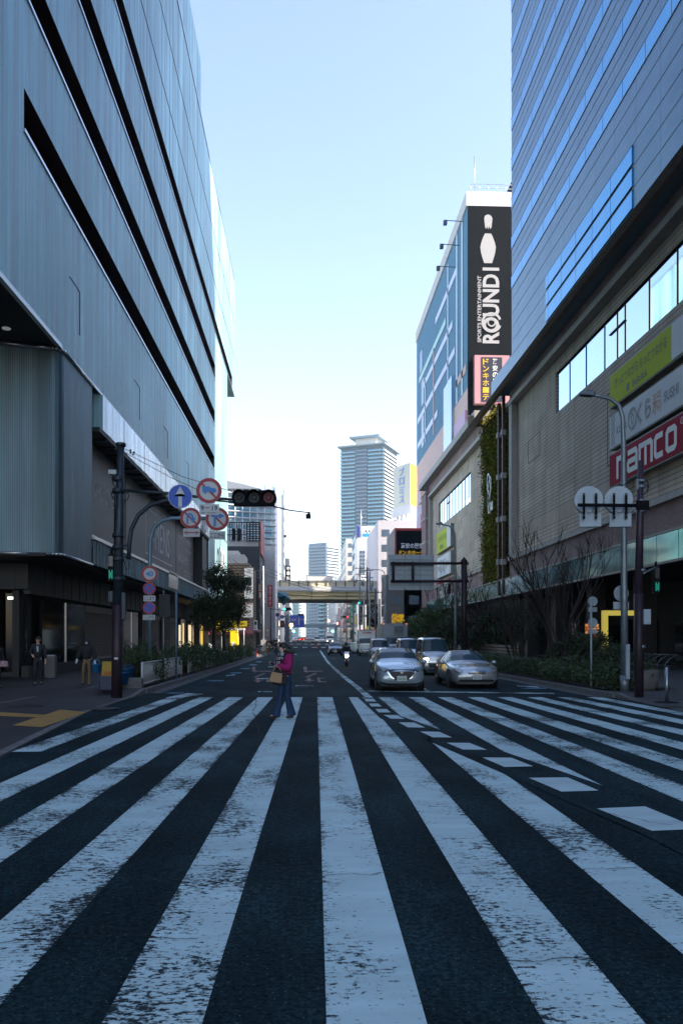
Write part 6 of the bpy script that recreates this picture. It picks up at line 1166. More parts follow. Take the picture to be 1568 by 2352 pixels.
a, b = P(1313, 1484, 42), P(1322, 1430, 42); one(MB().box(a.x, b.x, a.y, a.y+0.1, a.z, b.z), 'banner', mat('pink_white_banner', (0.3, 0.2, 0.2), 0.6, var=0.8, vs=2), 'narrow faded banner in the arcade left of the orange menu board', 'banner')
# ================================================================ left pavement items
WPT = mat('white_rail_paint', (0.5, 0.54, 0.56), 0.5); xf = -5.78
def railing(label, y0, y1, tilt=0.0):
    t = thing('white_railing', label, 'railing', (xf, (y0+y1)/2, gz(y0)+.15), group='white railings in the left hedge'); g = gz((y0+y1)/2)+0.15
    MB().tube([(xf, y0, g+0.85), (xf, y1, g+0.85)], 0.03, 8).build('top_rail', WPT, t); MB().tube([(xf, y0, g+0.12), (xf, y1, g+0.12)], 0.025, 8).build('bottom_rail', WPT, t)
    y = y0
    for yy in (y0, (y0+y1)/2, y1): MB().tube([(xf, yy, g-0.1), (xf, yy, g+0.9)], 0.045, 8).build('post', WPT, t)
    mb = MB(); y = y0+0.12
    while y < y1: mb.tube([(xf, y, g+0.12), (xf, y, g+0.84)], 0.011, 5); y += 0.12
    mb.build('bars', WPT, t)
for (a, b), lb in zip(((28.2, 36.9), (39, 43), (46, 50), (54, 58), (63, 67), (72, 77)), ('nearest and longest white barred railing by the curved kerb', 'second white railing half swallowed by the hedge', 'third white railing along the left hedge', 'fourth white railing along the left hedge', 'fifth white railing along the left hedge', 'last small white railing at the hedge end')): railing(lb, a, b)
SOIL = mat('planter_soil', (0.03, 0.022, 0.015), 0.9)
mb = MB(); strip(mb, -6.7, -5.6, 27.5, 112, 0.22); one(mb, 'hedge_bed', SOIL, 'dark soil bed under the left hedge', 'planting bed', smooth=False)
mb = MB(); strip(mb, 9.6, 12.1, 25.5, 120, 0.2); one(mb, 'hedge_bed', SOIL, 'dark soil bed under the right hedge', 'planting bed', smooth=False)
mb = MB(); mb.box(-6.35, -5.62, 27.3, 27.65, -0.2, 0.28-0.05); one(mb, 'granite_block', KERB, 'pale granite block closing the near end of the left planting', 'kerb block', bevel=0.02)
# cleaning kit: blue buckets, yellow stand
BLU_P = mat('blue_plastic', (0.012, 0.10, 0.27), 0.4); YLP = mat('yellow_plastic', (0.34, 0.23, 0.01), 0.5); NVP = mat('navy_plastic', (0.01, 0.02, 0.07), 0.4)
def bucket(label, c, r, h, m, group='blue buckets on the left pavement', handle=None):
    t = thing('bucket', label, 'bucket', c, group=group); MB().lathe([(0, c[2]), (r*0.75, c[2]), (r, c[2]+h), (r*1.06, c[2]+h), (r*0.95, c[2]+h-0.02), (r*0.7, c[2]+0.03), (0, c[2]+0.03)], (c[0], c[1], 0), 18).build('tub', m, t)
    H = handle or 0.12; MB().tube([(c[0]-r, c[1], c[2]+h-0.02), (c[0]-r*0.5, c[1], c[2]+h+H*0.8), (c[0], c[1], c[2]+h+H), (c[0]+r*0.5, c[1], c[2]+h+H*0.8), (c[0]+r, c[1], c[2]+h-0.02)], 0.012, 6).build('handle', m, t)
d = 26.8
c = G(268, 1577, 0.15); c = Vector((P(282, 1550, d).x, P(282, 1550, d).y, gz(27)+0.3)); bucket('blue bucket standing beside the pole base, left of the first shrub', c, 0.22, 0.4, BLU_P)
c2 = Vector((P(293, 1550, 28.2).x, P(293, 1550, 28.2).y, gz(27)+0.3)); bucket('blue bin half hidden behind the signal pole and shrub', c2, 0.25, 0.5, BLU_P)
c3 = P(252, 1574, 26); c3.z = gz(26)+.15; MB
t = thing('navy_crate', 'dark navy crate on the left pavement in front of the yellow stand', 'crate', c3); mb = MB(); mb.box(c3.x-0.28, c3.x+0.3, c3.y-0.2, c3.y+0.25, c3.z, c3.z+0.42); mb.build('box', NVP, t, bevel=0.03); MB().box(c3.x-0.31, c3.x+0.33, c3.y-0.23, c3.y+0.28, c3.z+0.40, c3.z+0.46).build('rim', NVP, t)
c4 = P(252, 1560, 27.4); g = gz(27)+.15; t = thing('yellow_floor_sign', 'folding yellow cleaning stand between hooded cleaner and signal pole', 'floor sign', (c4.x, c4.y, g))
for s in (-1, 1): MB().cbox((c4.x, c4.y+s*0.12, g+0.45), 0.48, 0.03, 0.92, 0, 0, s*radians(14)).build('panel', YLP, t)
mb = MB(); text('清掃中', mb, (c4.x, c4.y-0.15, g+0.5), XP, UPZ, 0.36, 0.16); mb.build('lettering', RTX, t, smooth=False)
c5 = P(117, 1530, 34.5); g = gz(34)+.15; t = thing('ash_stand', 'dim stone waste bin standing by the dark glass doors', 'bin', (c5.x, c5.y, g)); MB().box(c5.x-0.22, c5.x+0.22, c5.y-0.15, c5.y+0.2, g, g+0.95).build('body', POT, t, bevel=0.03); MB().box(c5.x-0.18, c5.x+0.18, c5.y-0.1, c5.y+0.15, g+0.95, g+1.0).build('lid', GSTL, t)
# ================================================================ planting
LEAF = mat('dark_evergreen_leaf', (0.03, 0.05, 0.02), 0.7, island=0.6); LEAF2 = mat('hedge_leaf', (0.045, 0.08, 0.032), 0.7, island=0.6); LEAF3 = mat('mid_green_leaf', (0.055, 0.10, 0.025), 0.7, island=0.6); BARK = mat('dark_bark', (0.035, 0.026, 0.022), 0.9, var=0.3, vs=8)
def tree(label, base, trunk, blobs, n, size=0.075, leaf=LEAF, name='street_tree', group=None, r0=0.13, clump=0.2):
    t = thing(name, label, 'tree', base, group=group); mb = MB()
    for pts in trunk: k = len(pts); mb.tube(pts, [r0*(1-0.7*i/(k-1))*(1 if pts is trunk[0] else 0.6) for i in range(k)], 8)
    top = Vector(trunk[0][-1])
    for b in blobs:
        for q in range(4):
            e = Vector(b[:3])+Vector((random.uniform(-.6, .6)*b[3], random.uniform(-.6, .6)*b[4], random.uniform(-.4, .7)*b[5])); m_ = top.lerp(e, 0.5)+Vector((0, 0, 0.1)); mb.tube([top-Vector((0, 0, 0.4)), m_, e], [0.045, 0.03, 0.012], 5)
    mb.build('trunk', BARK, t); leaves('crown', blob_points(blobs, n, clump), size, leaf, t); return t
def C(u, v, d): p = P(u, v, d); return (p.x, p.y, p.z)
d = 52; f = d/FP
b0 = P(490, 1490, d); b0.z = gz(d)+.2
tree('nearer dark leafy street tree in the left planting with straight dark trunk', b0, [[b0, C(491, 1450, d), C(495, 1410, d), C(500, 1380, d)]], [C(u, v, d+dd)+(a*f, 0.9, b*f) for u, v, dd, a, b in ((500, 1318, 0, 32, 26), (520, 1345, 0.5, 42, 25), (485, 1385, -0.5, 45, 24), (515, 1400, 0.3, 48, 24), (470, 1420, 0, 32, 18), (545, 1335, 0, 20, 14), (500, 1438, 0, 40, 14), (540, 1380, 0, 22, 16))], 15000)
d = 61; b0 = P(516, 1485, d); b0.z = gz(d)+.2
tree('farther dark leafy street tree with a forked trunk in the left planting', b0, [[b0, C(512, 1450, d), C(508, 1425, d), C(510, 1400, d)], [C(514, 1455, d), C(522, 1440, d), C(528, 1425, d)]], [C(u, v, d)+(a*f, 0.9, b*f) for u, v, a, b in ((538, 1395, 26, 22), (530, 1425, 30, 14), (545, 1405, 22, 18), (515, 1380, 26, 20), (553, 1345, 14, 12))], 5000)
def hedge(label, blobs, n, leaf=LEAF2, size=0.06, group='hedge shrubs of the left planting', stems=True):
    b = blobs[0]; t = thing('hedge_shrub', label, 'shrub', (b[0], b[1], gz(b[1])+0.2), group=group); leaves('foliage', blob_points(blobs, n, 0.16), size, leaf, t)
    mb = MB()
    for q in blobs:
        for k in range(5): x, y = q[0]+random.uniform(-.4, .4)*q[3], q[1]+random.uniform(-.4, .4)*q[4]; mb.tube([(x*0.5+q[0]*0.5, y*0.5+q[1]*0.5, gz(y)+0.15), (x, y, q[2]+q[5]*0.3)], 0.015, 5)
    mb.build('stems', BARK, t)
def hb(u, v, d, rx, ry, rz):
    if u < 600:
        d2 = (6.22 if u < 345 else 6.0 if u < 470 else 5.92)/abs(tan(ang(u))); k_ = d2/d; return C(u, v, d2)+(min(rx*k_, 0.62), ry*k_, rz*k_*0.95)
    return C(u, v, d)+(rx, ry, rz)
hedge('first untidy shrub by the curved kerb, left of the nearest railing', [hb(325, 1525, 28.8, 0.5, 0.6, 0.5), hb(333, 1505, 29.2, 0.45, 0.5, 0.35), hb(352, 1530, 28.6, 0.3, 0.5, 0.55), hb(357, 1560, 28.2, 0.2, 0.3, 0.3), hb(310, 1505, 29, 0.3, 0.4, 0.25)], 6500)
hedge('long dense shrub behind the second railing', [hb(405, 1508, 33.5, 0.55, 1.2, 0.4), hb(425, 1500, 35, 0.7, 1.5, 0.42), hb(440, 1520, 36, 0.6, 1.6, 0.5), hb(430, 1545, 35, 0.3, 1.2, 0.4), hb(460, 1505, 39, 0.6, 1.6, 0.5)], 11000)
hedge('middle shrub of the left hedge under the trees', [hb(478, 1508, 43, 0.6, 2.2, 0.6), hb(495, 1515, 46, 0.55, 2.2, 0.55), hb(505, 1512, 49, 0.5, 2, 0.5)], 6000)
hedge('rounded green shrub right of the tree trunks', [hb(533, 1498, 58, 0.8, 2.4, 0.55), hb(545, 1500, 62, 0.8, 2.5, 0.55), hb(520, 1512, 55, 0.5, 2, 0.4)], 5000, LEAF3)
hedge('last shrub of the left hedge near the cone', [hb(560, 1496, 70, 0.7, 3, 0.5), hb(568, 1497, 76, 0.6, 3, 0.45)], 3000, LEAF3)
# right: low hedge, bushes, evergreen trees, bare trees
gR = 'low hedge pieces along the right kerb'
for i, (ya, yb_, lb) in enumerate(((25.6, 29.5, 'low dark hedge between the two right poles and the sign post'), (29.5, 34.5, 'low clipped hedge right of the small sign post'), (34.5, 40, 'low clipped hedge behind the silver coupe'), (40, 50, 'low clipped hedge farther along the right kerb'))):
    n = int((yb_-ya)/0.5); hedge(lb, [(10.15+random.uniform(-.1, .3), ya+k*0.5, gz(ya)+0.46+random.uniform(0, .1), 0.5, 0.42, 0.32) for k in range(n)], int(1500*(yb_-ya)), LEAF2, 0.055, gR)
d = 30; hedge('loose taller bush mass behind the small round sign backs', [hb(1410, 1500, 32, 0.4, 0.7, 0.45), hb(1368, 1475, 33, 0.4, 0.6, 0.4), hb(1400, 1520, 31, 0.7, 0.7, 0.5), hb(1330, 1480, 35, 0.7, 0.7, 0.5), hb(1300, 1500, 36, 0.8, 0.7, 0.5), hb(1345, 1520, 31, 0.8, 0.7, 0.35)], 9000, LEAF, 0.07, 'bushes behind the right hedge')
hedge('bush growing out of the stone planter by the steel lamp', [hb(1455, 1535, 26.4, 0.45, 0.4, 0.4)], 1500, LEAF, 0.06, 'bushes behind the right hedge')
for i, (u, v, d, rx, rz, n, lf, lb) in enumerate(((1120, 1440, 55, 1.75, 1.15, 5500, LEAF, 'broad dark evergreen behind the dark sign frame post'), (1165, 1425, 53, 1.5, 1.2, 4500, LEAF, 'dark evergreen right of the dark sign frame post'), (1010, 1420, 66, 1.9, 1.3, 5500, LEAF3, 'mid green tree over the vans left of the second lamp'), (978, 1432, 82, 2.0, 1.2, 4500, LEAF3, 'lighter green tree beyond the overhead board'), (1035, 1450, 60, 1.5, 0.9, 3500, LEAF, 'bushy dark tree at the second street lamp'), (948, 1436, 98, 1.6, 1.1, 3000, LEAF3, 'pale green tree farthest along the right kerb'))):
    c = P(u, v, d); g = gz(c.y); bz = Vector((c.x, c.y, g+.2))
    tree(lb, bz, [[bz, (c.x+0.1, c.y, g+1.2), (c.x, c.y, c.z-rz*0.5)], [(c.x, c.y, g+0.9), (c.x-0.5, c.y, c.z-0.4)]], [(c.x, c.y, c.z, rx, 1.4, rz), (c.x-rx*0.55, c.y, c.z-rz*0.35, rx*0.7, 1.1, rz*0.8), (c.x+rx*0.55, c.y, c.z-rz*0.3, rx*0.7, 1.1, rz*0.85), (c.x, c.y, c.z-rz*0.9, rx*0.8, 1.0, rz*0.5)], n, 0.09, lf, 'evergreen_tree', 'evergreen trees along the right kerb', 0.1, 0.24)
def bare(label, u, v, d, H, spread, seed, name='bare_tree'):
    rnd = random.Random(seed); c = P(u, v, d); g = gz(c.y)+.2; t = thing(name, label, 'tree', (c.x, c.y, g), group='leafless trees on the right'); tk = MB(); tw = MB()
    def grow(mb, p, dr, L, r, dep_):
        pts = [p]; q = p
        for k in range(4): dr = (dr+Vector((rnd.uniform(-.12, .12), rnd.uniform(-.12, .12), 0.05))).normalized(); q = q+dr*L/4; pts.append(q)
        mb.tube(pts, [r*(1-0.12*k) for k in range(5)], 6 if dep_ < 2 else 4, caps=False)
        if dep_ < 4:
            for k in range(rnd.choice((2, 3, 3))): ax = Vector((rnd.uniform(-1, 1), rnd.uniform(-1, 1), rnd.uniform(-.2, .6))).normalized(); grow(tw if dep_ >= 1 else tk, pts[rnd.choice((2, 3, 4, 4))], (dr+ax*0.55).normalized(), L*rnd.uniform(.55, .8), r*0.62, dep_+1)
    base = Vector((c.x, c.y, g))
    for k in range(6): a = 2*pi*k/6+rnd.uniform(-.3, .3); grow(tk, base+Vector((cos(a)*0.1, sin(a)*0.1, 0)), Vector((cos(a)*spread, sin(a)*spread, 1)).normalized(), H*rnd.uniform(.42, .55), 0.07, 0)
    tk.build('trunk', BARK, t); tw.build('twigs', BARK, t)
bare('large leafless tree with fanned branches before the green glass canopy', 1283, 1500, 35, 5.3, 0.36, 5)
bare('smaller leafless tree behind the evergreen at the brown downpipes', 1185, 1480, 44, 4.2, 0.4, 8); bare('leafless tree by the second street lamp', 1085, 1470, 55, 5.0, 0.35, 12); bare('thin leafless tree below the farther red board', 1020, 1470, 70, 6.4, 0.3, 21)
# ================================================================ vehicles
TYRE = mat('tyre_rubber', (0.012, 0.012, 0.013), 0.85); RIM = mat('alloy_rim', (0.25, 0.27, 0.28), 0.3, 0.8); CGLASS = mat('car_glass', (0.015, 0.04, 0.05), 0.05, spec=0.4); CHR = mat('chrome', (0.6, 0.62, 0.64), 0.12, 1.0)
HLO = mat('headlamp_clear', (0.22, 0.26, 0.28), 0.08, 0.4); HLN = mat('headlamp_lit', (1, 0.95, 0.8), 0.3, emit=(1, 0.75, 0.45), es=7); TLR = mat('tail_lamp_red', (0.3, 0.01, 0.01), 0.2); TLN = mat('tail_lamp_lit', (1, 0.05, 0.03), 0.3, emit=(1, 0.08, 0.03), es=5)
PLT = mat('number_plate_white', (0.55, 0.58, 0.58), 0.5); PLY = mat('number_plate_yellow', (0.5, 0.36, 0.03), 0.5); PLG = mat('plate_green', (0.02, 0.16, 0.10), 0.5); BPL = mat('black_plastic', (0.015, 0.016, 0.018), 0.5); AMB = mat('amber_lens', (0.6, 0.2, 0.02), 0.3)
def paintm(name, c, metal=0.5, rough=0.25): return mat(name, c, rough, metal, coat=1.0)
SILV = paintm('silver_blue_paint', (0.46, 0.56, 0.61)); SILW = paintm('warm_silver_paint', (0.40, 0.43, 0.44)); WHT = paintm('white_paint', (0.68, 0.70, 0.72), 0.0); NAVY = paintm('dark_navy_paint', (0.02, 0.03, 0.045)); CREAMP = paintm('cream_paint', (0.88, 0.85, 0.74), 0.0, 0.4); GREYV = paintm('grey_paint', (0.12, 0.13, 0.14)); REDP = paintm('red_paint', (0.35, 0.03, 0.03)); BOXW = mat('cargo_box_white', (0.92, 0.91, 0.86), 0.5, var=0.06); BOXG = mat('cargo_box_grey', (0.45, 0.51, 0.53), 0.5, var=0.08)
def car(name, label, cat, loc, rz, prof, W, paint_, lit=False, wheels=(0.8, 3.35), wr=0.32, plate_='white', ptxt='54-29', face='plain', group=None, windz=None, back=True, tail=False):
    """PROF rows: y, half width factor, z low, z shoulder, z belt, roof half width factor, z roof; front at y = 0 facing -Y"""
    t = thing(name, label, cat, loc, rz, group, world=False); w = W/2; A = np.array(prof, float); ys = np.unique(np.concatenate([np.linspace(A[0, 0], A[-1, 0], 34), A[:, 0]]))
    I = lambda c, y: np.interp(y, A[:, 0], A[:, c])
    def ring(y):
        fw, zl, zs, zb, fr, zr = [I(k, y) for k in range(1, 7)]; ww = w*fw; wb = ww*0.955; wr_ = w*fr
        gl = max(0.0, zr-zb)
        h = [(0, zl), (ww*0.86, zl), (ww*0.985, zl+0.14), (ww, (zl+zs)/2+0.05), (ww*0.985, zs), (wb, zb), (wb+(wr_-wb)*0.55, zb+gl*0.55), (wr_, zb+gl*0.9), (wr_*0.9, zr), (wr_*0.5, zr+0.02), (0, zr+0.03)]
        off = lambda z: (0.16*max(0, (0.5-z)/0.5)**1.6+0.05*max(0, (z-0.5)/0.4))*max(0, 1-y/0.7)
        return [(x, y+off(z), z) for x, z in h]+[(-x, y+off(z), z) for x, z in h[-2:0:-1]]
    R = [ring(y) for y in ys]; n = len(R[0]); parts = {}
    def put(key, q): parts.setdefault(key, []).append(q)
    y_ws0, y_ws1, y_rw0, y_rw1 = windz
    for i in range(len(ys)-1):
        ym = (ys[i]+ys[i+1])/2
        for k in range(n):
            kk = k if k < 11 else n-1-k   # mirrored band index
            if k >= 11: kk = n-1-k
            q = [R[i][k], R[i][(k+1) % n], R[i+1][(k+1) % n], R[i+1][k]]; gl = I(6, ym)-I(4, ym)
            key = 'body'
            if gl > 0.12:
                if kk in (5, 6) and y_ws0+0.1 < ym < y_rw1-0.05: key = 'side_window' if k < 11 else 'side_window2'
                if kk >= 7 and y_ws0 < ym < y_ws1: key = 'windscreen'
                if kk in (5, 6) and y_ws0 <= ym < y_ws1 and ym < y_ws0+(y_ws1-y_ws0)*0.22: key = 'windscreen'
                if kk >= 8 and y_rw0 < ym < y_rw1: key = 'rear_window'
            put(key, q)
    for key, fs in parts.items():
        mb = MB(); [mb.face(q, 0, True) for q in fs]
        if key == 'body':
            for Rr, s_ in ((R[0], -1), (R[-1], 1)):
                for k in range(10):
                    a, b, c_, d_ = Rr[k], Rr[k+1], Rr[(n-k-1) % n], Rr[(n-k) % n]; m0 = [((a[0]*f+d_[0]*(1-f)), a[1]+s_*0.07*(1-(2*f-1)**2), a[2]) for f in (1, .8, .6, .4, .2, 0)]; m1 = [((b[0]*f+c_[0]*(1-f)), b[1]+s_*0.07*(1-(2*f-1)**2), b[2]) for f in (1, .8, .6, .4, .2, 0)]
                    for q in range(5): mb.face([m0[q], m0[q+1], m1[q+1], m1[q]], 0, True)
        ob_ = mb.build(key.rstrip('2'), paint_ if key == 'body' else CGLASS, t)
        if key == 'body':
            from mathutils.bvhtree import BVHTree
            bvh = BVHTree.FromPolygons([v.co for v in ob_.data.vertices], [tuple(p.vertices) for p in ob_.data.polygons])
    # door seams, pillars and roof line
    mb = MB()
    for s in (-1, 1):
        for yy in np.linspace(y_ws1*0.75+y_ws0*0.25, y_rw1-0.25, 4)[1:-1]:
            q = ring(yy)[4:8]; mb.tube([(s*(a[0]+0.002), a[1], a[2]) for a in q], 0.014, 5)
    mb.build('door_pillar', BPL, t)
    # wheels and arches
    for yy in wheels:
        for s in (-1, 1):
            ww = w*I(1, yy); W_ = MB(); x = s*(ww-0.14); W_.disc((s*(ww+0.004), yy, wr), wr*1.14, (s, 0, 0), 0.02, 22); W_.build('wheel_arch', BPL, t)
            mb = MB(); mb.lathe([(wr*0.62, -0.1), (wr*0.95, -0.1), (wr, -0.06), (wr, 0.06), (wr*0.95, 0.1), (wr*0.62, 0.1)], n=20); mb.v = [(x+v[2]*1.0+s*0.02, yy+v[0], wr+v[1]) for v in mb.v]; tw = mb.build('wheel', TYRE, t)
            mb = MB(); mb.disc((x+s*0.115, yy, wr), wr*0.62, (s, 0, 0), 0.02, 18, 1); 
            for k in range(5): a = 2*pi*k/5; mb.tube([(x+s*0.13, yy, wr), (x+s*0.13, yy+cos(a)*wr*0.58, wr+sin(a)*wr*0.58)], 0.025, 5)
            mb.build('rim', [RIM, BPL], tw)
    zt = I(6, 0.0); crv = lambda x: float(np.interp(abs(x)/w, [0, .7, .84, .93, 1], [0, 0.01, .07, .18, .5]))
    def yf(x, z):
        h = bvh.ray_cast(Vector((x, -3, z)), Vector((0, 1, 0)), 8)[0]
        return (h.y if h is not None and h.y < 1.2 else crv(x))-0.006
    def patch(nm, pts, m, both=False, dy=0.0, par=None):
        for s in ((1, -1) if both else (1,)):
            bm = bmesh.new(); bm.faces.new([bm.verts.new((s*x, 0, z)) for x, z in (pts if s == 1 else pts[::-1])]); bmesh.ops.triangulate(bm, faces=bm.faces); bmesh.ops.subdivide_edges(bm, edges=bm.edges, cuts=4, use_grid_fill=True)
            for v in bm.verts: v.co.y = yf(v.co.x, v.co.z)-dy
            me = bpy.data.meshes.new(nm); bm.to_mesh(me); bm.free(); me.materials.append(m); link(nm, me, par or t)
    hl = HLN if lit else HLO
    if face == 'note':
        patch('grille', [(-0.5, .78), (-0.36, .56), (-.24, .42), (.24, .42), (.36, .56), (.5, .78)], BPL); patch('chrome_trim', [(.53, .74), (.40, .53), (.27, .43), (.22, .43), (.36, .55), (.49, .75)], CHR, True, .006)
        patch('headlight', [(.46, .83), (.78, .86), (.80, .76), (.60, .70), (.50, .72)], HLO, True, .01); patch('headlight_bezel', [(.44, .80), (.5, .70), (.62, .69), (.56, .74)], BPL, True, .014)
        patch('lower_intake', [(-.56, .30), (-.5, .20), (.5, .20), (.56, .30)], BPL, dy=.004); patch('intake_corner', [(.50, .30), (.72, .36), (.74, .30), (.56, .20)], BPL, True, .006)
        MB().disc((0, yf(0, .68)-.03, .68), .055, (0, -1, 0), .02, 18).build('emblem', CHR, t); pz = .47
    elif face == 'coupe':
        patch('grille', [(-.34, .63), (-.30, .53), (.30, .53), (.34, .63)], BPL, dy=.004); patch('grille_trim', [(-.36, .66), (-.35, .62), (.35, .62), (.36, .66)], CHR, dy=.008)
        for z in (.555, .58, .605): patch('grille_bar', [(-.31, z), (-.31, z-.008), (.31, z-.008), (.31, z)], CHR, dy=.007)
        patch('headlight', [(.50, .66), (.58, .76), (.74, .78), (.80, .70), (.76, .58), (.62, .56)], HLO, True, .008); patch('inner_lamp', [(.55, .66), (.60, .70), (.65, .66), (.60, .61)], mat('lamp_inner', (0.45, 0.48, 0.5), 0.1, 0.7), True, .014); patch('indicator', [(.70, .70), (.77, .72), (.77, .66), (.71, .64)], AMB, True, .014)
        patch('lower_intake', [(-.68, .34), (-.62, .25), (.62, .25), (.68, .34)], BPL, dy=.004); pz = .43
        MB().disc((0, yf(0, .60)-.02, .60), .05, (0, -1, 0), .02, 14).build('emblem', CHR, t)
    elif face == 'van':
        patch('grille', [(-.50, .62), (-.42, .40), (.42, .40), (.50, .62)], BPL); patch('headlight', [(.45, .86), (.69, .88), (.70, .70), (.50, .68)], hl, True, .01); patch('lower_intake', [(-.6, .30), (-.6, .22), (.6, .22), (.6, .30)], BPL); patch('chrome_bar', [(-.42, .70), (-.42, .67), (.42, .67), (.42, .70)], CHR, dy=.01)
        MB().disc((0, yf(0, .80)-.03, .80), .05, (0, -1, 0), .02, 14).build('emblem', CHR, t); pz = .38
    elif face == 'lorry':
        patch('grille', [(-.55, .92), (-.55, .70), (.55, .70), (.55, .92)], BPL); patch('grille_bar', [(-.5, .83), (-.5, .80), (.5, .80), (.5, .83)], CHR, dy=.008); patch('headlight', [(.62, .80), (.84, .84), (.86, .62), (.64, .60)], hl, True, .01); patch('fog_lamp', [(.55, .42), (.7, .42), (.7, .34), (.55, .34)], HLO, True, .01); patch('bumper_gap', [(-.8, .55), (-.8, .52), (.8, .52), (.8, .55)], BPL, dy=.006); pz = .42
    else:
        patch('grille', [(-.45, zt-.04), (-.4, zt-.18), (.4, zt-.18), (.45, zt-.04)], BPL, dy=.004); patch('headlight', [(.46, zt+.03), (.72, zt+.06), (.76, zt-.06), (.50, zt-.10)], hl, True, .01); patch('lower_intake', [(-.5, .32), (-.5, .22), (.5, .22), (.5, .32)], BPL, dy=.004); pz = .45
        MB().disc((0, yf(0, zt-.1)-.03, zt-.1), .045, (0, -1, 0), .02, 12).build('emblem', CHR, t)
    if plate_:
        m = {'white': PLT, 'yellow': BPL, 'green': PLG}[plate_]; pl = MB().box(-.165, .165, yf(0, pz)-.035, yf(0, pz)-.015, pz-.085, pz+.085).build('number_plate', m, t)
        mb = MB(); text(ptxt, mb, (0, yf(0, pz)-.037, pz-.02), XP, UPZ, .25, .075, 0, 0.02, .002)
        if ptxt == '54-29': text('大阪 504', mb, (0, yf(0, pz)-.037, pz+.055), XP, UPZ, .15, .03, 0, 0, .002)
        if ptxt == '43-75': text('なにわ 300', mb, (0, yf(0, pz)-.037, pz+.055), XP, UPZ, .17, .03, 0, 0, .002)
        mb.build('lettering', PLG if plate_ == 'white' else PLY, pl, smooth=False)
    ym = y_ws0+0.25; zm = I(4, ym)
    for s in (-1, 1):
        mb = MB(); mb.ball((s*(w+0.10), ym, zm+0.04), 0.11, 0.07, 0.075, 10); mb.tube([(s*(w-0.05), ym+.03, zm), (s*(w+0.06), ym, zm+0.02)], 0.025, 6); mb.build('mirror', paint_, t)
    L = A[-1, 0]; ze = I(3, L)
    for s in (-1, 1): MB().box(s*(w*0.6), s*(w*0.88), L-0.02, L+0.03, ze-0.12, ze+0.08).build('tail_light', TLN if tail else TLR, t)
    return t
def gloc(u, v):
    g = G(u, v); return (g.x, g.y, gz(g.y))
def at(u, Y): return (Xy(u, Y), Y, gz(Y))
HATCH = [(0, .76, .2, .45, .70, .60, .72), (.12, .87, .2, .55, .78, .66, .82), (.3, .95, .2, .62, .86, .7, .90), (.6, .99, .2, .66, .92, .74, .96), (.95, 1, .2, .68, .97, .76, 1.03), (1.45, 1, .2, .70, 1.0, .74, 1.34), (1.85, 1, .2, .70, 1.0, .70, 1.46), (2.5, 1, .2, .72, 1.02, .68, 1.48), (3.3, .99, .2, .74, 1.05, .66, 1.42), (3.8, .96, .22, .72, 1.04, .62, 1.2), (4.02, .88, .25, .6, .9, .6, .95)]
t = car('waiting_car', 'silver blue hatchback with plate 54-29 waiting at the stop line, nearest car', 'car', at(922, 27.3), 0, HATCH, 1.70, SILV, wheels=(.78, 3.36), face='note', windz=(.93, 1.85, 3.3, 3.85)); 
COUPE = [(0, .72, .16, .40, .60, .56, .62), (.12, .86, .16, .48, .68, .62, .70), (.35, .95, .16, .55, .76, .66, .78), (.8, .99, .16, .60, .82, .70, .85), (1.35, 1, .16, .62, .87, .72, .91), (1.9, 1, .16, .64, .90, .66, 1.20), (2.3, 1, .16, .65, .92, .60, 1.35), (2.9, 1, .16, .66, .93, .58, 1.36), (3.5, 1, .17, .68, .93, .56, 1.18), (3.95, .97, .2, .68, .92, .6, .96), (4.5, .84, .25, .6, .85, .55, .88)]
t = car('waiting_car', 'low silver grey coupe with plate 43-75 right of the blue silver hatchback', 'car', at(1094, 29.0), 0, COUPE, 1.83, SILW, wheels=(.9, 3.5), wr=.34, face='coupe', windz=(1.3, 2.3, 3.0, 3.95), ptxt='43-75')
KVAN = [(0, .86, .22, .5, .92, .80, .96), (.06, .95, .22, .6, .98, .84, 1.02), (.25, 1, .22, .7, 1.05, .86, 1.12), (.5, 1, .22, .72, 1.08, .86, 1.2), (1.0, 1, .22, .75, 1.10, .82, 1.80), (1.3, 1, .22, .75, 1.10, .80, 1.90), (2.5, 1, .22, .75, 1.10, .80, 1.92), (3.2, 1, .22, .75, 1.10, .80, 1.90), (3.38, .96, .24, .7, 1.05, .78, 1.8)]
WZ = (.42, 1.15, 3.1, 3.36)
t = car('waiting_van', 'pale silver boxy small van with one headlight lit between hatchback and coupe', 'van', at(1004, 40.5), 0, KVAN, 1.48, SILW, lit=True, wheels=(.55, 2.95), wr=.28, face='van', windz=WZ, plate_='yellow', ptxt='4 2')
t = car('waiting_van', 'second small boxy van directly behind the pale silver one', 'van', at(944, 52), 0, KVAN, 1.48, SILV, wheels=(.55, 2.95), wr=.28, face='van', windz=WZ, plate_='white', ptxt='20-16')
mb = MB()
for s in (-.5, .5): mb.tube([(s, 1.4, 1.98), (s, 2.9, 1.98)], 0.025, 6)
for y in (1.5, 2.8): mb.tube([(-.62, y, 2.0), (.62, y, 2.0)], 0.02, 6)
mb.build('roof_rack', BPL, t)
car('waiting_car', 'low roofed pale car mostly hidden between the roof rack van and grey lorry', 'car', at(919, 60), 0, HATCH, 1.68, WHT, wheels=(.78, 3.36), windz=(.93, 1.85, 3.3, 3.85), ptxt='35-17')
car('waiting_van', 'slim white small van left of the grey box lorry cab', 'van', at(874, 66), 0, KVAN, 1.48, WHT, wheels=(.55, 2.95), wr=.28, face='van', windz=WZ, plate_='yellow', ptxt='71')
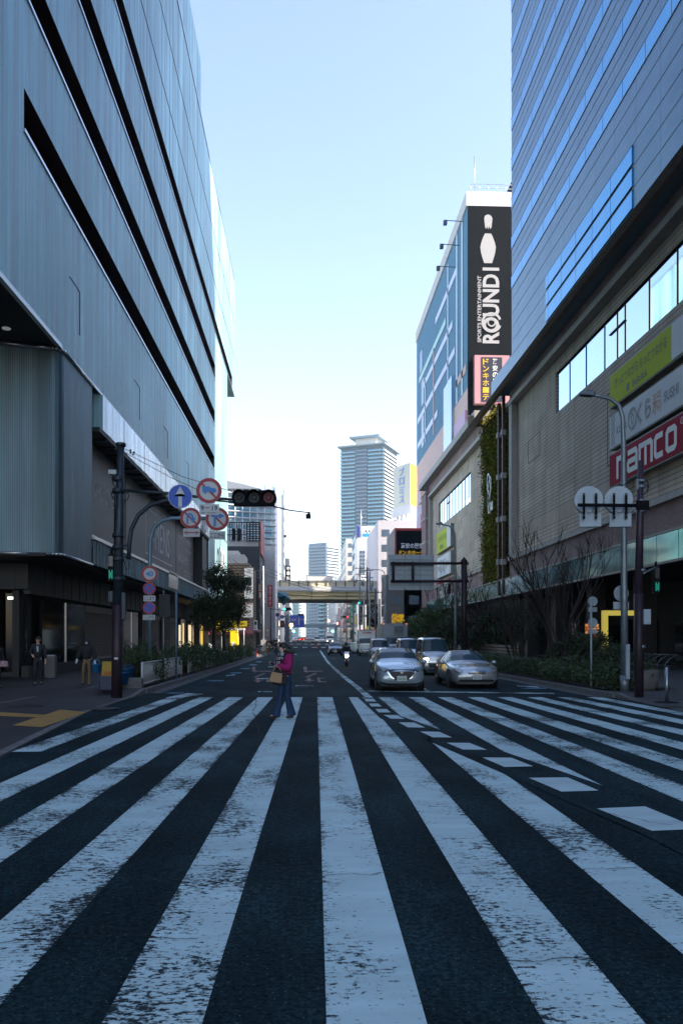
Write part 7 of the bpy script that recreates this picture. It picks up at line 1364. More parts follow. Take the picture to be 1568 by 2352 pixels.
CAB = [(0, .90, .35, .6, 1.25, .86, 1.3), (.06, .97, .35, .8, 1.3, .9, 1.42), (.3, 1, .35, .85, 1.3, .9, 1.95), (.5, 1, .35, .85, 1.3, .88, 2.08), (1.5, 1, .35, .85, 1.3, .88, 2.12), (1.62, .98, .4, .85, 1.3, .86, 2.05)]
def lorry(label, u, Y, W, paint_, boxm, L, bh, lit=False, txt=None, fridge=False, rz=0.0):
    x, y, z = at(u, Y); t = car('lorry', label, 'lorry', (x, y, z), rz, CAB, W*0.94, paint_, lit=lit, wheels=(.75,), wr=.36, face='lorry', windz=(.02, .42, 1.5, 1.6), plate_='green', ptxt='12-34' if False else '18-60')
    b = MB(); b.box(-W/2, W/2, 1.85, 1.85+L, .75, bh); bo = b.build('cargo_box', boxm, t, bevel=.04); f = MB(); f.box(-W/2-.01, W/2+.01, 1.83, 1.9, .75, .84); f.box(-W/2-.01, W/2+.01, 1.83, 1.9, bh-.1, bh+.01); [f.box(s*(W/2-.07), s*(W/2+.012), 1.83, 1.9, .75, bh) for s in (-1, 1)]; f.build('box_edge', GSTL, bo)
    MB().box(-.4, .4, 1.4, 1.8+L, .45, .74).build('chassis', BPL, t)
    if txt: mb = MB(); text(txt, mb, (0.05, 1.82, bh-.35), XP, UPZ, W*.5, .24, 0, .02); mb.build('lettering', RTX, bo, smooth=False)
    if fridge:
        q = MB().box(-.1, .75, 1.5, 1.85, bh-.85, bh-.2).build('cooling_unit', GSTL, t); m2 = MB(); [m2.box(-.06+k*.1, -.02+k*.1, 1.48, 1.5, bh-.8, bh-.25) for k in range(8)]; m2.build('louvre', BPL, q)
    for s in (-1, 1): MB().box(s*(W/2-.18), s*(W/2-.02), 1.80, 1.84, bh-.09, bh-.02).build('marker_lamp', mat('marker_orange', (0.7, 0.12, 0.03), 0.4, emit=(1, .2, .05), es=.5), t)
    for s in (-1, 1):
        yy = 1.6+L*.75; mb = MB(); mb.lathe([(.2, -.12), (.36, -.1), (.36, .1), (.2, .12)], n=16); mb.v = [(s*(W/2-.18)+v[2], yy+v[0], .36+v[1]) for v in mb.v]; mb.build('wheel', TYRE, t)
        mb = MB(); mb.box(s*(W*.47+.06), s*(W*.47+.22), .35, .42, 1.25, 1.7); mb.tube([(s*W*.45, .4, 1.75), (s*(W*.47+.15), .4, 1.72)], .02, 5); mb.build('side_mirror', BPL, t)
    return t
lorry('cream white box lorry with red characters above its cab in the oncoming lane', 844.5, 92, 2.15, CREAMP, BOXW, 3.6, 3.05, txt='丸湧運輸')
lorry('grey refrigerated box lorry with orange corner lamps behind the vans', 912, 71, 2.3, NAVY, BOXG, 5.5, 3.35, fridge=True)
SUV = [(0, .78, .22, .5, .80, .64, .84), (.12, .88, .22, .6, .88, .7, .94), (.35, .96, .22, .68, .94, .74, 1.0), (.95, 1, .22, .72, 1.0, .78, 1.06), (1.5, 1, .22, .74, 1.03, .74, 1.42), (1.9, 1, .22, .74, 1.05, .7, 1.56), (3.2, 1, .22, .76, 1.07, .68, 1.55), (3.95, .96, .25, .76, 1.06, .62, 1.25), (4.25, .88, .3, .6, .9, .6, .98)]
car('oncoming_car', 'dark navy crossover driving towards the viewer beside the scooter', 'car', at(770.5, 94), 0, SUV, 1.76, NAVY, wheels=(.85, 3.5), windz=(.93, 1.9, 3.3, 4.0), ptxt='60-82')
c = P(888-40+14, 1497, 104); car('turning_car', 'white car half hidden behind the cream lorry at the right', 'car', (10.6-1.6, 106, gz(106)), radians(70), HATCH, 1.7, WHT, wheels=(.78, 3.36), windz=(.93, 1.85, 3.3, 3.85), ptxt='31')
car('crossing_car', 'silver estate turning across the far junction, seen from its side', 'car', (Xy(692, 226), 222, gz(222)), radians(-104), HATCH, 1.7, SILW, wheels=(.78, 3.36), windz=(.93, 1.85, 3.3, 3.85), ptxt='22')
MID = [('far_van', KVAN, 728.5, 228, 1.75, CREAMP, 'pale boxy van facing the far crossing, left of the pale car', WZ, 'van', False), ('far_car', HATCH, 741.5, 245, 1.7, WHT, 'white car facing the far crossing between van and lit lorry', (.93, 1.85, 3.3, 3.85), 'car', False), ('far_van', KVAN, 749, 236, 1.5, WHT, 'tall white van just left of the distant lit lorry', WZ, 'van', False)]
for nm, pr, u, Y, W, pm, lb, wz, ct, lit in MID: car(nm, lb, ct, at(u, Y), 0, pr, W, pm, lit=lit, wheels=(.6, 2.95) if pr is KVAN else (.78, 3.36), windz=wz, face='van' if pr is KVAN else 'plain', plate_=None, group='vehicles queued beyond the far junction')
lorry('distant cream lorry with both headlights glowing orange', 757.5, 222, 2.2, CREAMP, BOXW, 3.4, 3.2, lit=True)
REAR = [(684, 300, 'departing dark taxi with glowing red lamps far on the left lane', GREYV), (694, 345, 'departing red car far in the middle of the street', REDP), (700, 390, 'tiny departing car farthest down the street', REDP), (688, 420, 'tiny departing dark car in the far haze', GREYV), (678, 262, 'pale car parked at the far left kerb', WHT), (722, 330, 'tiny pale oncoming car behind the boxy van', WHT), (732, 380, 'tiny blue grey oncoming car deep in the street', SILV)]
for i, (u, Y, lb, pm) in enumerate(REAR): 
    x, y, z = at(u, Y); car('distant_car', lb, 'car', (x, y, z), pi if i < 5 else 0, HATCH, 1.7, pm, wheels=(.78, 3.36), windz=(.93, 1.85, 3.3, 3.85), plate_=None, tail=i in (0, 1, 2), group='tiny cars deep in the street')
# parked vehicles in the left side street
car('parked_van', 'white van parked behind the trees in the left side street', 'van', (Xy(487, 117), 118.6, gz(118)), radians(90), KVAN, 1.7, WHT, wheels=(.6, 2.95), windz=WZ, face='van', plate_=None)
# ================================================================ people
SKIN_T = mat('skin_tone', (0.52, 0.35, 0.27), 0.6); HAIR = mat('black_hair', (0.012, 0.010, 0.010), 0.5); EYE = mat('eye_dark', (0.01, 0.01, 0.01), 0.3); LIP = mat('lip_tone', (0.35, 0.13, 0.12), 0.5)
def skinmesh(chains, sub=1):
    """CHAINS: lists of (key, (x,y,z), (rx, ry)); a key seen before joins the chains into one body"""
    vs, rs, es, idx = [], [], [], {}
    for ch in chains:
        prev = None
        for key, p, r in ch:
            if key in idx: i = idx[key]
            else: i = len(vs); idx[key] = i; vs.append(p); rs.append(r if isinstance(r, tuple) else (r, r))
            if prev is not None: es.append((prev, i))
            prev = i
    me = bpy.data.meshes.new('skeleton'); me.from_pydata(vs, es, []); o = bpy.data.objects.new('skeleton', me); SC.collection.objects.link(o)
    o.modifiers.new('skin', 'SKIN'); o.modifiers.new('sub', 'SUBSURF').levels = sub; o.modifiers['sub'].render_levels = sub
    o.modifiers['skin'].use_smooth_shade = True
    for i, r in enumerate(rs): me.skin_vertices[0].data[i].radius = r
    me.skin_vertices[0].data[0].use_root = True
    dg = bpy.context.evaluated_depsgraph_get(); m = bpy.data.meshes.new_from_object(o.evaluated_get(dg)); bpy.data.objects.remove(o); bpy.data.meshes.remove(me); m.materials.clear(); return m
def put(name, me, m, par): me.materials.append(m); [setattr(p, 'use_smooth', True) for p in me.polygons]; return link(name, me, par)
def person(label, loc, rz, H, J, top, leg, shoe, hair='short', skirt=1.0, gloves=None, jr=0.03, flare=0.0, group=None, hood=None, sub=1, sleeve=1.0, mask=None):
    """J: joints at 1.70 m scale, figure faces -Y; l/r keys: sh, el, wr, hip, kn, an, toe and head offset"""
    k = H/1.70; S = lambda p: (p[0]*k, p[1]*k, p[2]*k); V = lambda a, p, r: (a, S(p), (r[0]*k, r[1]*k) if isinstance(r, tuple) else r*k)
    t = thing('person', label, 'person', loc, rz, group, world=False); hx, hy, hz_ = J.get('head', (0, -.02, 0)); ln = J.get('lean', 0.0); D_ = lambda z: -ln*(z-0.95)
    pel = V('pel', (0, 0, .96), (.08, .06)); wst = V('wst', (0, D_(1.1), 1.10), (.10, .07)); chs = V('chs', (0, D_(1.3), 1.30), (.15, .10)); nb = V('nb', (0, D_(1.43), 1.43), (.07, .06)); nk = V('nk', (hx*.4, D_(1.5)+hy*.5, 1.49), .048)
    jaw = V('jaw', (hx*.8, D_(1.55)+hy-.015, 1.555+hz_), (.058, .065)); mid = V('mid', (hx, D_(1.6)+hy-.005, 1.615+hz_), (.074, .088)); crn = V('crn', (hx*1.05, D_(1.65)+hy+.01, 1.67+hz_), (.055, .065))
    body = [[pel, wst, chs, nb, nk, jaw, mid, crn]]; shirt = [[('pel', S((0, 0, .93)), (.145*k*skirt, .11*k*skirt)), ('wst', wst[1], ((.112+jr)*k, (.082+jr)*k)), ('chs', chs[1], ((.15+jr)*k, (.10+jr)*k)), ('nb', nb[1], ((.075+jr*.6)*k, (.065+jr*.5)*k))]]; pants = [[('pel', pel[1], (.125*k, .095*k)), ('wp', S((0, D_(1.02), 1.02)), (.118*k, .088*k))]]; shoes = []
    hands = []
    for s, sd_ in ((-1, 'l'), (1, 'r')):
        sh = J.get(sd_+'sh', (s*.17, D_(1.40), 1.40)); el = J[sd_+'el']; wr = J[sd_+'wr']; hp = (s*.085, 0, .90); kn = J[sd_+'kn']; an = J[sd_+'an']; to = J[sd_+'toe']
        dv_ = (Vector(wr)-Vector(el)).normalized(); pm = Vector(wr)+dv_*.07; kb = Vector(wr)+dv_*.10
        body.append([chs, V(sd_+'sh', sh, .05), V(sd_+'el', el, .038), V(sd_+'wr', wr, .026), V(sd_+'pm', tuple(pm), (.036, .018))]); body.append([pel, V(sd_+'hp', hp, .05), V(sd_+'kn', kn, .045), V(sd_+'an', an, .036), V(sd_+'to', to, (.026, .018))])
        side = dv_.orthogonal().normalized(); curl = dv_.cross(side)
        for q, (o_, L_) in enumerate(((-.027, .055), (-.009, .07), (.009, .066), (.027, .05))):
            a = kb+side*o_; b = a+dv_*L_*.55+curl*.01; c = b+(dv_*.6+curl*.8)*L_*.5; body.append([V(sd_+'pm', tuple(pm), (.036, .018)), V(f'{sd_}f{q}a', tuple(a), .010), V(f'{sd_}f{q}b', tuple(b), .009), V(f'{sd_}f{q}c', tuple(c), .007)])
        a = Vector(wr)+dv_*.04+side*-.035; b = a+(dv_*.6-side*.5+curl*.4)*.045; body.append([V(sd_+'pm', tuple(pm), (.036, .018)), V(sd_+'th0', tuple(a), .011), V(sd_+'th1', tuple(b), .009)])
        we = Vector(el).lerp(Vector(wr), .93)
        shirt.append([('chs', chs[1], ((.15+jr)*k, (.10+jr)*k)), V(sd_+'sh', sh, .05+jr), V(sd_+'el', el, (.04+jr)*sleeve), V(sd_+'wr', tuple(we), (.03+jr*.7)*sleeve*.8)])
        hem = (Vector(an)+Vector((0, 0, -.01-.02*(flare > 0)))); kn2 = kn
        pants.append([('pel', pel[1], (.125*k, .095*k)), V(sd_+'hp', hp, .098), V(sd_+'kn', kn2, .066+flare*.1), V(sd_+'ms', tuple(Vector(kn2).lerp(hem, .6)), .058+flare*.55), V(sd_+'an', tuple(hem), .056+flare), V(sd_+'an2', tuple(hem+(hem-Vector(kn2)).normalized()*.02), .056+flare*1.05)])
        heel = Vector(an)+Vector((0, .045, -.05)); tv = Vector(to); shoes.append([V('h'+sd_, tuple(heel), (.048, .044)), V('m'+sd_, tuple((heel+tv)/2), (.052, .042)), V('t'+sd_, tuple(tv-Vector((0, .01, 0))), (.048, .034))])
        if gloves: hands.append([V('g'+sd_, tuple(Vector(wr)-dv_*.03), .04), V('g2'+sd_, tuple(pm), (.05, .032)), V('g3'+sd_, tuple(kb+dv_*.05+curl*.02), (.042, .028))])
    b = put('body', skinmesh(body, sub), SKIN_T, t); put('jacket', skinmesh(shirt, sub), top, t); put('trousers', skinmesh(pants, sub), leg, t)
    put('trouser_seat', skinmesh([[('a', S((0, D_(1.04), 1.04)), (.112*k, .085*k)), ('b', S((0, 0, .92)), (.135*k, .102*k)), ('c', S((0, 0, .86)), (.12*k, .095*k))]], 1), leg, t)
    for c in shoes: put('shoe', skinmesh([c], 1), shoe, t)
    for c in hands: put('glove', skinmesh([c], 1), gloves, t)
    hc = Vector(mid[1]); r = .1*k; F = Vector((0, -1, 0))
    mb = MB(); 
    for s in (-1, 1): mb.ball(hc+Vector((s*.03*k, -.083*k, .01*k)), .012*k, .006*k, .007*k, 8)
    mb.build('eyes', EYE, b); MB().ball(hc+Vector((0, -.084*k, -.018*k)), .009*k, .013*k, .016*k, 8).build('nose', SKIN_T, b); MB().ball(hc+Vector((0, -.084*k, -.052*k)), .02*k, .006*k, .006*k, 8).build('mouth', LIP, b)
    mb = MB(); [mb.ball(hc+Vector((s*.08*k, .01*k, -.01*k)), .012*k, .02*k, .028*k, 8) for s in (-1, 1)]; mb.build('ears', SKIN_T, b)
    if hood: mb = MB(); mb.ball(hc+Vector((0, .035*k, .02*k)), .118*k, .115*k, .145*k, 14); mb.ball(hc+Vector((0, .03*k, -.11*k)), .11*k, .1*k, .08*k, 12); mb.build('hood', hood, t)
    elif hair == 'short': mb = MB(); mb.ball(hc+Vector((0, .022*k, .035*k)), .088*k, .094*k, .088*k, 14); mb.ball(hc+Vector((0, -.03*k, .075*k)), .07*k, .05*k, .04*k, 10); mb.build('hair', HAIR, t)
    elif hair == 'helmet': MB().ball(hc+Vector((0, .005*k, .02*k)), .135*k, .14*k, .135*k, 16).build('helmet', mat('helmet_grey', (0.06, 0.07, 0.08), .2, coat=1), t); MB().ball(hc+Vector((0, -.06*k, .01*k)), .105*k, .09*k, .06*k, 12).build('visor', CGLASS, t)
    if mask: MB().ball(hc+Vector((0, -.055*k, -.04*k)), .055*k, .045*k, .045*k, 10).build('face_mask', mask, t)
    return t
def stand(**k):
    d = dict(lel=(-.24, .02, 1.14), rel=(.24, .02, 1.14), lwr=(-.25, -.05, .90), rwr=(.25, -.05, .90), lkn=(-.09, -.01, .50), rkn=(.09, -.01, .50), lan=(-.09, .02, .09), ran=(.09, .02, .09), ltoe=(-.10, -.13, .04), rtoe=(.10, -.13, .04)); d.update(k); return d
# the woman on the crossing: walks to the left, turned three quarters, head bowed, hands at her chest
MAG = mat('magenta_knit', (0.27, 0.005, 0.10), 0.85, var=0.25, vs=30, bump=0.4, bs=60); JEAN = mat('blue_denim', (0.007, 0.032, 0.085), 0.8, var=0.5, vs=9, stretch=(1, 1, .3)); NAVG = mat('navy_knit_glove', (0.008, 0.014, 0.04), .85); BRSH = mat('brown_leather', (0.07, 0.035, 0.022), .45); BLKC = mat('black_cloth', (0.012, 0.012, 0.014), .8); SUIT = mat('dark_suit_cloth', (0.014, 0.015, 0.02), .75); KHAKI = mat('khaki_cloth', (0.16, 0.11, 0.06), .8, var=.2, vs=12)
g = G(656, 1651); RW = radians(-52)
J = stand(head=(-.0, -.055, -.022), lean=.05, lel=(-.20, -.06, 1.17), rel=(.25, -.10, 1.14), lwr=(-.02, -.27, 1.20), rwr=(.03, -.29, 1.22), lsh=(-.16, -.02, 1.40), rsh=(.16, -.02, 1.40), lkn=(-.07, -.09, .51), lan=(-.08, -.22, .10), ltoe=(-.09, -.38, .05), rkn=(.07, .0, .50), ran=(.08, .11, .11), rtoe=(.08, -.03, .04))
wm = person('woman in magenta sweater and flared jeans crossing the stripes with her head bowed', (g.x, g.y, gz(g.y)+.005), RW, 1.64, J, MAG, JEAN, BRSH, hair=None, gloves=NAVG, jr=.055, flare=.055, sub=2, sleeve=1.15, skirt=.95)
hm = MB(); k = 1.64/1.7; hc = Vector((0, -.035-.055-.0, 1.593))*k
hm.ball(hc+Vector((0, .035, .04)), .102, .102, .10, 16); hm.ball(hc+Vector((.02, .07, -.03)), .115, .085, .13, 14); hm.ball(hc+Vector((.06, .11, -.06)), .08, .07, .09, 12); hm.build('hair', HAIR, wm)
lk = [[('a%d' % i, (hc.x+sx*.07, hc.y+.03, hc.z+.02), .035), ('b%d' % i, (hc.x+sx*.095+bx_*.3, hc.y+.08, hc.z-.06), .04), ('c%d' % i, (hc.x+sx*.10+bx_*.8, hc.y+.14, hc.z-.10-dz), .028), ('d%d' % i, (hc.x+sx*.10+bx_*1.2, hc.y+.20, hc.z-.12-dz), .008)] for i, (sx, bx_, dz) in enumerate(((1, .09, 0), (1, .05, .05), (.6, .08, .03), (-.9, .0, .03), (-.4, .05, .05), (.2, .1, .02), (.9, .12, -.04)))]
for ch in lk: put('hair_lock', skinmesh([ch], 1), HAIR, wm)
SCARF = NB('plaid_scarf', rough=.9); px_ = SCARF.ma('ADD', SCARF.line(SCARF.z, .09, .03), SCARF.line(SCARF.x, .09, .03)); SCARF.color(SCARF.mix(SCARF.ma('MINIMUM', px_, 1.0), (.30, .36, .38), (.008, .015, .02))); SCARF = SCARF.m
mb = MB()
for q, (z, r1, r2) in enumerate(((1.40, .105, .10), (1.445, .095, .095), (1.36, .11, .105))): mb.tube([(cos(a)*r1*k, (sin(a)*r2-.045)*k, (z-.02*sin(a))*k) for a in np.linspace(0, 2*pi, 17)], .034*k, 8, caps=False)
sc = mb.build('scarf', SCARF, wm); mb = MB(); mb.prism([(-.05, -.17, 1.36), (.05, -.17, 1.36), (.07, -.20, 1.08), (-.03, -.20, 1.08)], (0, -.03, 0)); mb.prism([(.0, -.19, 1.34), (.09, -.18, 1.34), (.12, -.2, 1.14), (.03, -.21, 1.14)], (0, -.025, 0)); mb.build('scarf_end', SCARF, sc, bevel=.008)
MB().lathe([(.125, .95), (.13, .99), (.125, 1.0)], (0, 0, 0), 18).build('belt', BLKC, wm)
# the bags she holds
Rm = Matrix.Rotation(RW, 4, 'Z'); O = Vector((g.x, g.y, gz(g.y))); Wd = lambda x, y, z: O+(Rm @ Vector((x, y, z)))
STRAW = mat('woven_tan_bag', (0.36, 0.23, 0.12), .8, var=.3, vs=45, bump=.5, bs=60)
c = Wd(-.02, -.42, .86)+Vector((.16, 0, -.06)); t = thing('tote_bag', 'tan woven tote bag with thin handles held by the woman in magenta', 'bag', c); mb = MB(); a0 = -.12
q = [(-.16, .03), (.10, -.01), (.12, .20), (-.11, .24)]; mb.prism([c+Vector((x, -.06, z)) for x, z in q], (0, .13, 0)); mb.build('body', STRAW, t, bevel=.015)
mb = MB()
for dy in (-.05, .06): mb.tube([c+Vector((-.08, dy, .25)), c+Vector((-.04, dy, .33)), c+Vector((.01, dy, .36)), c+Vector((.05, dy, .33)), c+Vector((.09, dy, .26))], .009, 6)
mb.build('handles', STRAW, t)
c = Wd(.02, -.27, .78)+Vector((.08, 0, 0)); t = thing('black_shoulder_bag', 'soft black bag hanging behind the tan woven tote', 'bag', c); mb = MB(); mb.prism([c+Vector((x, -.05, z)) for x, z in ((-.17, -.02), (.14, -.03), (.17, .1), (.12, .3), (-.1, .3), (-.19, .1))], (0, .11, 0)); mb.build('body', BLKC, t, bevel=.03); MB().tube([c+Vector((-.08, 0, .25)), Wd(.03, -.25, 1.2), c+Vector((.12, 0, .27))], .012, 6).build('strap', BLKC, t)
# men on the left pavement
def onpave(u, v): g = G(u, v, .15); return (g.x, g.y, g.z)
b_ = onpave(88, 1574); person('man in dark open suit over a pale blue shirt walking on the left pavement', b_, radians(12), 1.74, stand(lel=(-.26, .0, 1.16), lwr=(-.18, -.17, 1.08), lkn=(-.1, -.08, .5), lan=(-.1, .0, .09), rkn=(.09, .02, .5), ran=(.1, .14, .12), rtoe=(.1, .0, .05)), SUIT, SUIT, BLKC, jr=.035, skirt=1.08)
mb = MB(); mb.prism([(-.035, -.165, 1.42), (.035, -.165, 1.42), (.03, -.175, 1.22), (-.015, -.175, 1.22)], (0, .02, 0)); me = mb.build('shirt', mat('pale_blue_shirt', (.35, .48, .55), .8), bpy.data.objects.get('person.001'), smooth=False)
b_ = onpave(200, 1574); d = None; hp = person('masked person in a black hood and khaki trousers carrying a blue bucket', b_, radians(5), 1.66, stand(lel=(-.30, -.02, 1.16), lwr=(-.33, -.12, .96), rel=(.28, .0, 1.15), rwr=(.30, -.06, .92), lkn=(-.12, -.05, .5), lan=(-.14, .08, .11), ltoe=(-.15, -.05, .05), rkn=(.09, -.04, .5), ran=(.10, -.02, .09)), BLKC, KHAKI, BLKC, hair=None, hood=BLKC, gloves=mat('white_glove', (.5, .6, .65), .7), jr=.06, flare=.02, skirt=1.15, mask=mat('white_mask', (.5, .56, .6), .8))
c = Vector(b_)+Vector((.36, -.08, .46)); bucket('bright blue bucket carried by the hooded person in khaki trousers', c, .17, .32, mat('bright_blue_plastic', (.03, .24, .55), .4), handle=.16)
b_ = onpave(-6, 1582); person('person in dark clothes cut by the left photo edge holding a pinkish bag', b_, radians(60), 1.62, stand(lkn=(-.1, -.05, .5), ran=(.1, .1, .1)), BLKC, BLKC, BLKC)
c = Vector(b_)+Vector((.27, -.12, .75)); t = thing('small_handbag', 'small pink and white patterned bag at the far left', 'bag', c); mb = MB(); mb.prism([c+Vector((x, -.05, z)) for x, z in ((-.14, 0), (.14, 0), (.12, .18), (-.1, .2))], (0, .1, 0)); mb.build('body', mat('pink_pattern', (.35, .22, .25), .7, var=.8, vs=14), t, bevel=.01)
# scooter and its rider
x, y, z = at(796.5, 54); sp = thing('scooter', 'dark scooter with one bright headlight riding towards the viewer', 'scooter', (x, y, z), 0, world=False)
for yy in (.15, 1.35):
    mb = MB(); mb.lathe([(.14, -.05), (.25, -.05), (.27, 0), (.25, .05), (.14, .05)], n=18); mb.v = [(v[2], yy+v[0], .27+v[1]) for v in mb.v]; mb.build('wheel', TYRE, sp)
mb = MB(); mb.prism([(-.12, .12, .55), (.12, .12, .55), (.20, .22, .8), (.17, .3, 1.02), (-.17, .3, 1.02), (-.20, .22, .8)], (0, .14, -.02)); mb.build('front_fairing', SILW, sp, bevel=.03); MB().prism([(-.09, -.02, .36), (.09, -.02, .36), (.1, .1, .56), (-.1, .1, .56)], (0, .25, 0)).build('mudguard', BPL, sp, bevel=.02)
mb = MB(); mb.prism([(-.17, .3, .3), (.17, .3, .3), (.19, .35, .62), (-.19, .35, .62)], (0, .1, 0)); mb.box(-.16, .16, .35, .95, .26, .34); mb.box(-.17, .17, .85, 1.6, .34, .72); mb.build('body', GREYV, sp, bevel=.03); MB().box(-.14, .14, .82, 1.55, .72, .80).build('seat', BLKC, sp, bevel=.03)
mb = MB(); mb.tube([(-.32, .42, 1.03), (-.12, .36, 1.0), (.12, .36, 1.0), (.32, .42, 1.03)], .018, 8); mb.tube([(0, .2, .5), (0, .34, 1.0)], .03, 8); mb.build('handlebar', BPL, sp); MB().ball((0, .17, .72), .11, .05, .09, 12).build('headlight', mat('scooter_lamp', (1, .95, .85), .3, emit=(1, .85, .62), es=14), sp)
for s in (-1, 1): MB().ball((s*.42, .4, 1.12), .05, .02, .04, 8).build('mirror', BPL, sp); MB().tube([(s*.3, .42, 1.03), (s*.4, .4, 1.1)], .008, 5).build('mirror_stem', BPL, sp)
SIT = stand(lel=(-.26, -.18, 1.16), rel=(.26, -.18, 1.16), lwr=(-.30, -.38, 1.08), rwr=(.30, -.38, 1.08), lkn=(-.16, -.36, .86), rkn=(.16, -.36, .86), lan=(-.15, -.40, .46), ran=(.15, -.40, .46), ltoe=(-.15, -.52, .42), rtoe=(.15, -.52, .42))
person('rider in black jacket and grey helmet on the scooter', (x, y+.98, z-.08), 0, 1.70, SIT, BLKC, BLKC, BLKC, hair='helmet', jr=.05)
# cyclists and walkers far on the left pavement
def bicycle(label, loc, rz, m):
    t = thing('bicycle', label, 'bicycle', loc, rz, 'bicycles on the far left pavement', world=False)
    for yy in (0, 1.05):
        mb = MB(); mb.tube([(0, yy+cos(a)*.33, .34+sin(a)*.33) for a in np.linspace(0, 2*pi, 19)], .018, 5, caps=False); w_ = mb.build('wheel', TYRE, t); mb = MB()
        for k in range(8): mb.tube([(0, yy, .34), (0, yy+cos(k*pi/4)*.32, .34+sin(k*pi/4)*.32)], .004, 3)
        mb.build('spokes', RIM, w_)
    mb = MB()
    for a in ([(0, 0, .34), (0, .12, .85), (0, .14, .98)], [(0, .1, .78), (0, .55, .3), (0, .68, .85)], [(0, 1.05, .34), (0, .55, .3)], [(0, 1.05, .34), (0, .66, .75)], [(0, .12, .72), (0, .64, .66)]): mb.tube(a, .02, 6)
    mb.build('frame', m, t); MB().tube([(-.27, .2, 1.0), (0, .12, 1.0), (.27, .2, 1.0)], .014, 6).build('handlebar', RIM, t); MB().ball((0, .7, .9), .08, .13, .04, 8).build('saddle', BLKC, t); MB().box(-.16, .16, -.18, .08, .75, .98).build('basket', BPL, t); return t
RIDE = stand(lel=(-.24, -.16, 1.18), rel=(.24, -.16, 1.18), lwr=(-.25, -.42, 1.06), rwr=(.25, -.42, 1.06), lkn=(-.1, -.3, .72), rkn=(.1, -.12, .55), lan=(-.1, -.2, .38), ran=(.1, -.02, .16), ltoe=(-.1, -.34, .33), rtoe=(.1, -.16, .11), lean=.15)
for i, (u, Y, m, lb, lb2) in enumerate(((618, 90, YLP, 'orange framed bicycle ridden along the far left pavement edge', 'rider in a dark jacket on the orange framed bicycle'), (634, 93, REDP, 'red framed bicycle coming behind the orange one', 'rider in dark coat on the red framed bicycle'))):
    x, y, z = at(u, Y); bicycle(lb, (x, y, z), radians(28-20*i), m); person(lb2, (x+(.2 if i == 0 else .1)*-1, y+.72, z+.0), radians(28-20*i), 1.68, RIDE, SUIT, BLKC, BLKC, jr=.04)
W0 = person('walker in dark clothes on the far left pavement behind the cyclists', at(626, 112), 0, 1.68, stand(), BLKC, SUIT, BLKC, jr=.04); W0.location.z += .15
for u, Y, lb in ((641, 118, 'dark clothed walker nearest the karaoke sign foot'), (647, 128, 'second dark clothed walker on the far left pavement'), (651, 140, 'third small dark walker far along the left pavement'), (655, 148, 'tiny walker waiting by the far crossing on the left')): x, y, z = at(u, Y); dup(W0, (min(x, -5.8), y, z+.15), radians(random.uniform(-40, 40)), lb, 'walkers on the far left pavement')
W0['group'] = 'walkers on the far left pavement'
for u, Y, lb in ((818, 150, 'dark walker by the far right pole cluster'), (812, 156, 'second walker waiting at the far right corner')): x, y, z = at(u, Y); dup(W0, (max(x, 9.6), y, z+.15), radians(20), lb, 'walkers at the far right corner')
b0_ = bicycle('dark parked bicycle against the far left rail, first of the row', (KL-.6, 84, gz(84)+.15), radians(8), GREYV); b0_['group'] = 'parked bicycles by the far left rail'
for i, lb in enumerate(('second dark parked bicycle of the far left row', 'third dark parked bicycle of the far left row', 'last dark parked bicycle of the far left row')): dup(b0_, (KL-.6-.05*i, 98+3*i, gz(98)+.15), radians(8+5*i), lb, 'parked bicycles by the far left rail')
t = thing('guard_rail', 'dark low guard rail along the far left kerb behind the cyclists', 'railing', (KL-.3, 105, gz(105)))
for z in (.5, .8): MB().tube([(KL-.3, 122, gz(122)+.15+z), (KL-.3, 160, gz(160)+.15+z)], .03, 6).build('rail', BPL, t)
for yy in range(122, 162, 4): MB().tube([(KL-.3, yy, gz(yy)), (KL-.3, yy, gz(yy)+1.0)], .04, 6).build('post', BPL, t)

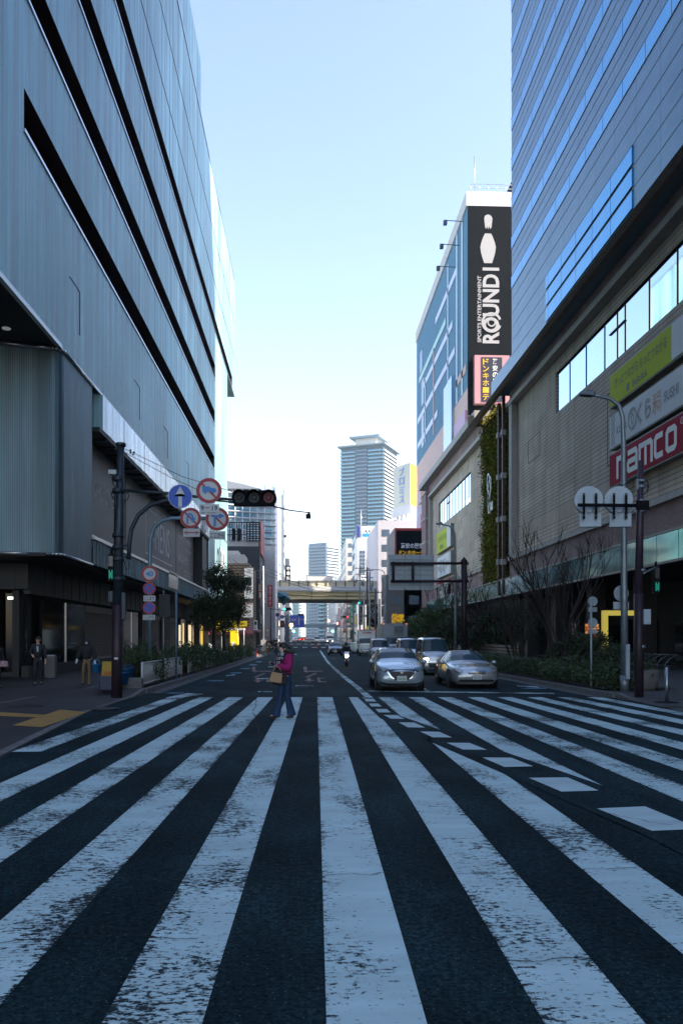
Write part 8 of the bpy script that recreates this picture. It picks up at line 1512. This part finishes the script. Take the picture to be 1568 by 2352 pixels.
# ================================================================ clutter of signs deep in the street
CL = [('red', (0.5, 0.03, 0.03)), ('white', (0.72, 0.74, 0.74)), ('yellow', (0.75, 0.5, 0.03)), ('green', (0.03, 0.3, 0.16)), ('sky blue', (0.1, 0.35, 0.6)), ('orange', (0.65, 0.24, 0.04)), ('navy', (0.02, 0.05, 0.25)), ('pink', (0.65, 0.3, 0.38))]
WORDS = ['酒場', '歯科', '駐車場', 'ホテル', '薬局', '寿司', '喫茶', '不動産', 'カフェ', '焼肉', '整骨院', '美容室', '質屋', '書店', '電気', '花屋']
rs = random.Random(31)
for i in range(16):
    left = i % 2 == 0; Y = 168+i*13 if i < 10 else 172+(i-9)*22; cn, cc = CL[i % 8]; h_ = (3.2, 4.6, 2.4, 6.0)[i % 4]; z0 = 3.0+(i*1.7) % 5.5; wd = 1.0 if h_ > 3 else 1.8
    x0 = -8.9 if left else 12.6; x1 = x0+wd if left else x0-wd; xa, xb_ = min(x0, x1), max(x0, x1); z0 += gz(Y)
    lb = '%s upright shop sign %s storeys up on the %s street wall past the bridge, number %s from the near end' % (cn, ('two', 'three')[z0 > 5], 'left' if left else 'right', ('one', 'two', 'three', 'four', 'five', 'six', 'seven', 'eight')[i//2])
    lb = '%s projecting shop sign, %s of its row on the far %s street wall' % (cn, ('nearest', 'second', 'third', 'fourth', 'fifth', 'sixth', 'seventh', 'last')[i//2], 'left' if left else 'right')
    t = thing('projecting_sign', lb, 'sign', ((x0+x1)/2, Y, z0), group='projecting signs of the far street'); MB().box(xa, xb_, Y, Y+0.3, z0, z0+h_).build('box', mat('far_sign_'+cn.replace(' ', '_'), cc, 0.6), t)
    MB().box(*( (xa-0.5, xa) if left else (xb_, xb_+0.9)), Y+0.1, Y+0.2, z0+h_*0.4, z0+h_*0.5).build('bracket', GSTL, t)
    mb = MB(); wds = WORDS[i]
    vtext(mb, wds, (x0+x1)/2, Y-0.02, z0+h_*0.95, z0+h_*0.08, wd*0.62); mb.build('lettering', KTX if cn in ('white', 'yellow') else WTX, t, smooth=False)
# long pale canopies, air units and blinds on the nearest far blocks
for i, (x, y0, y1, z, c, lb) in enumerate(((-9.0, 125.5, 139, 3.2, (0.3, 0.12, 0.1), 'dark red fabric canopy over the wood building pavement side'), (-8.7, 168, 180, 3.4, (0.2, 0.3, 0.35), 'grey blue canopy over the pavement beyond the bridge on the left'), (13.4, 208, 224, 3.4, (0.05, 0.25, 0.2), 'green canopy over the pavement beyond the bridge on the right'))):
    s = 1 if x < 0 else -1; mb = MB(); mb.prism([(x, y0, z), (x+s*1.1, y0, z-0.55), (x+s*1.1, y0, z-0.75), (x, y0, z-0.75)], (0, y1-y0, 0)); one(mb, 'shop_canopy', mat('canopy_%d' % i, c, 0.7), lb, 'canopy')

# ================================================================ air between here and the far towers
hz_ = MB().box(-400, 400, -320, 1500, -2.0, 110).build('haze', None) if False else None
hm_ = bpy.data.materials.new('haze'); hm_.use_nodes = True; hn = hm_.node_tree.nodes; hn.clear(); ho = hn.new('ShaderNodeOutputMaterial'); hv = hn.new('ShaderNodeVolumePrincipled'); hv.inputs['Color'].default_value = (0.75, 0.95, 1.0, 1); hv.inputs['Density'].default_value = 0.0002; hv.inputs['Anisotropy'].default_value = 0.3
hm_.node_tree.links.new(hv.outputs[0], ho.inputs['Volume'])
o = MB().box(-700, 700, -320, 1900, -2.0, 200).build('haze', hm_); o['kind'] = 'stuff'; o.display_type = 'WIRE'
SC.cycles.volume_max_steps = 32; SC.cycles.volume_bounces = 0
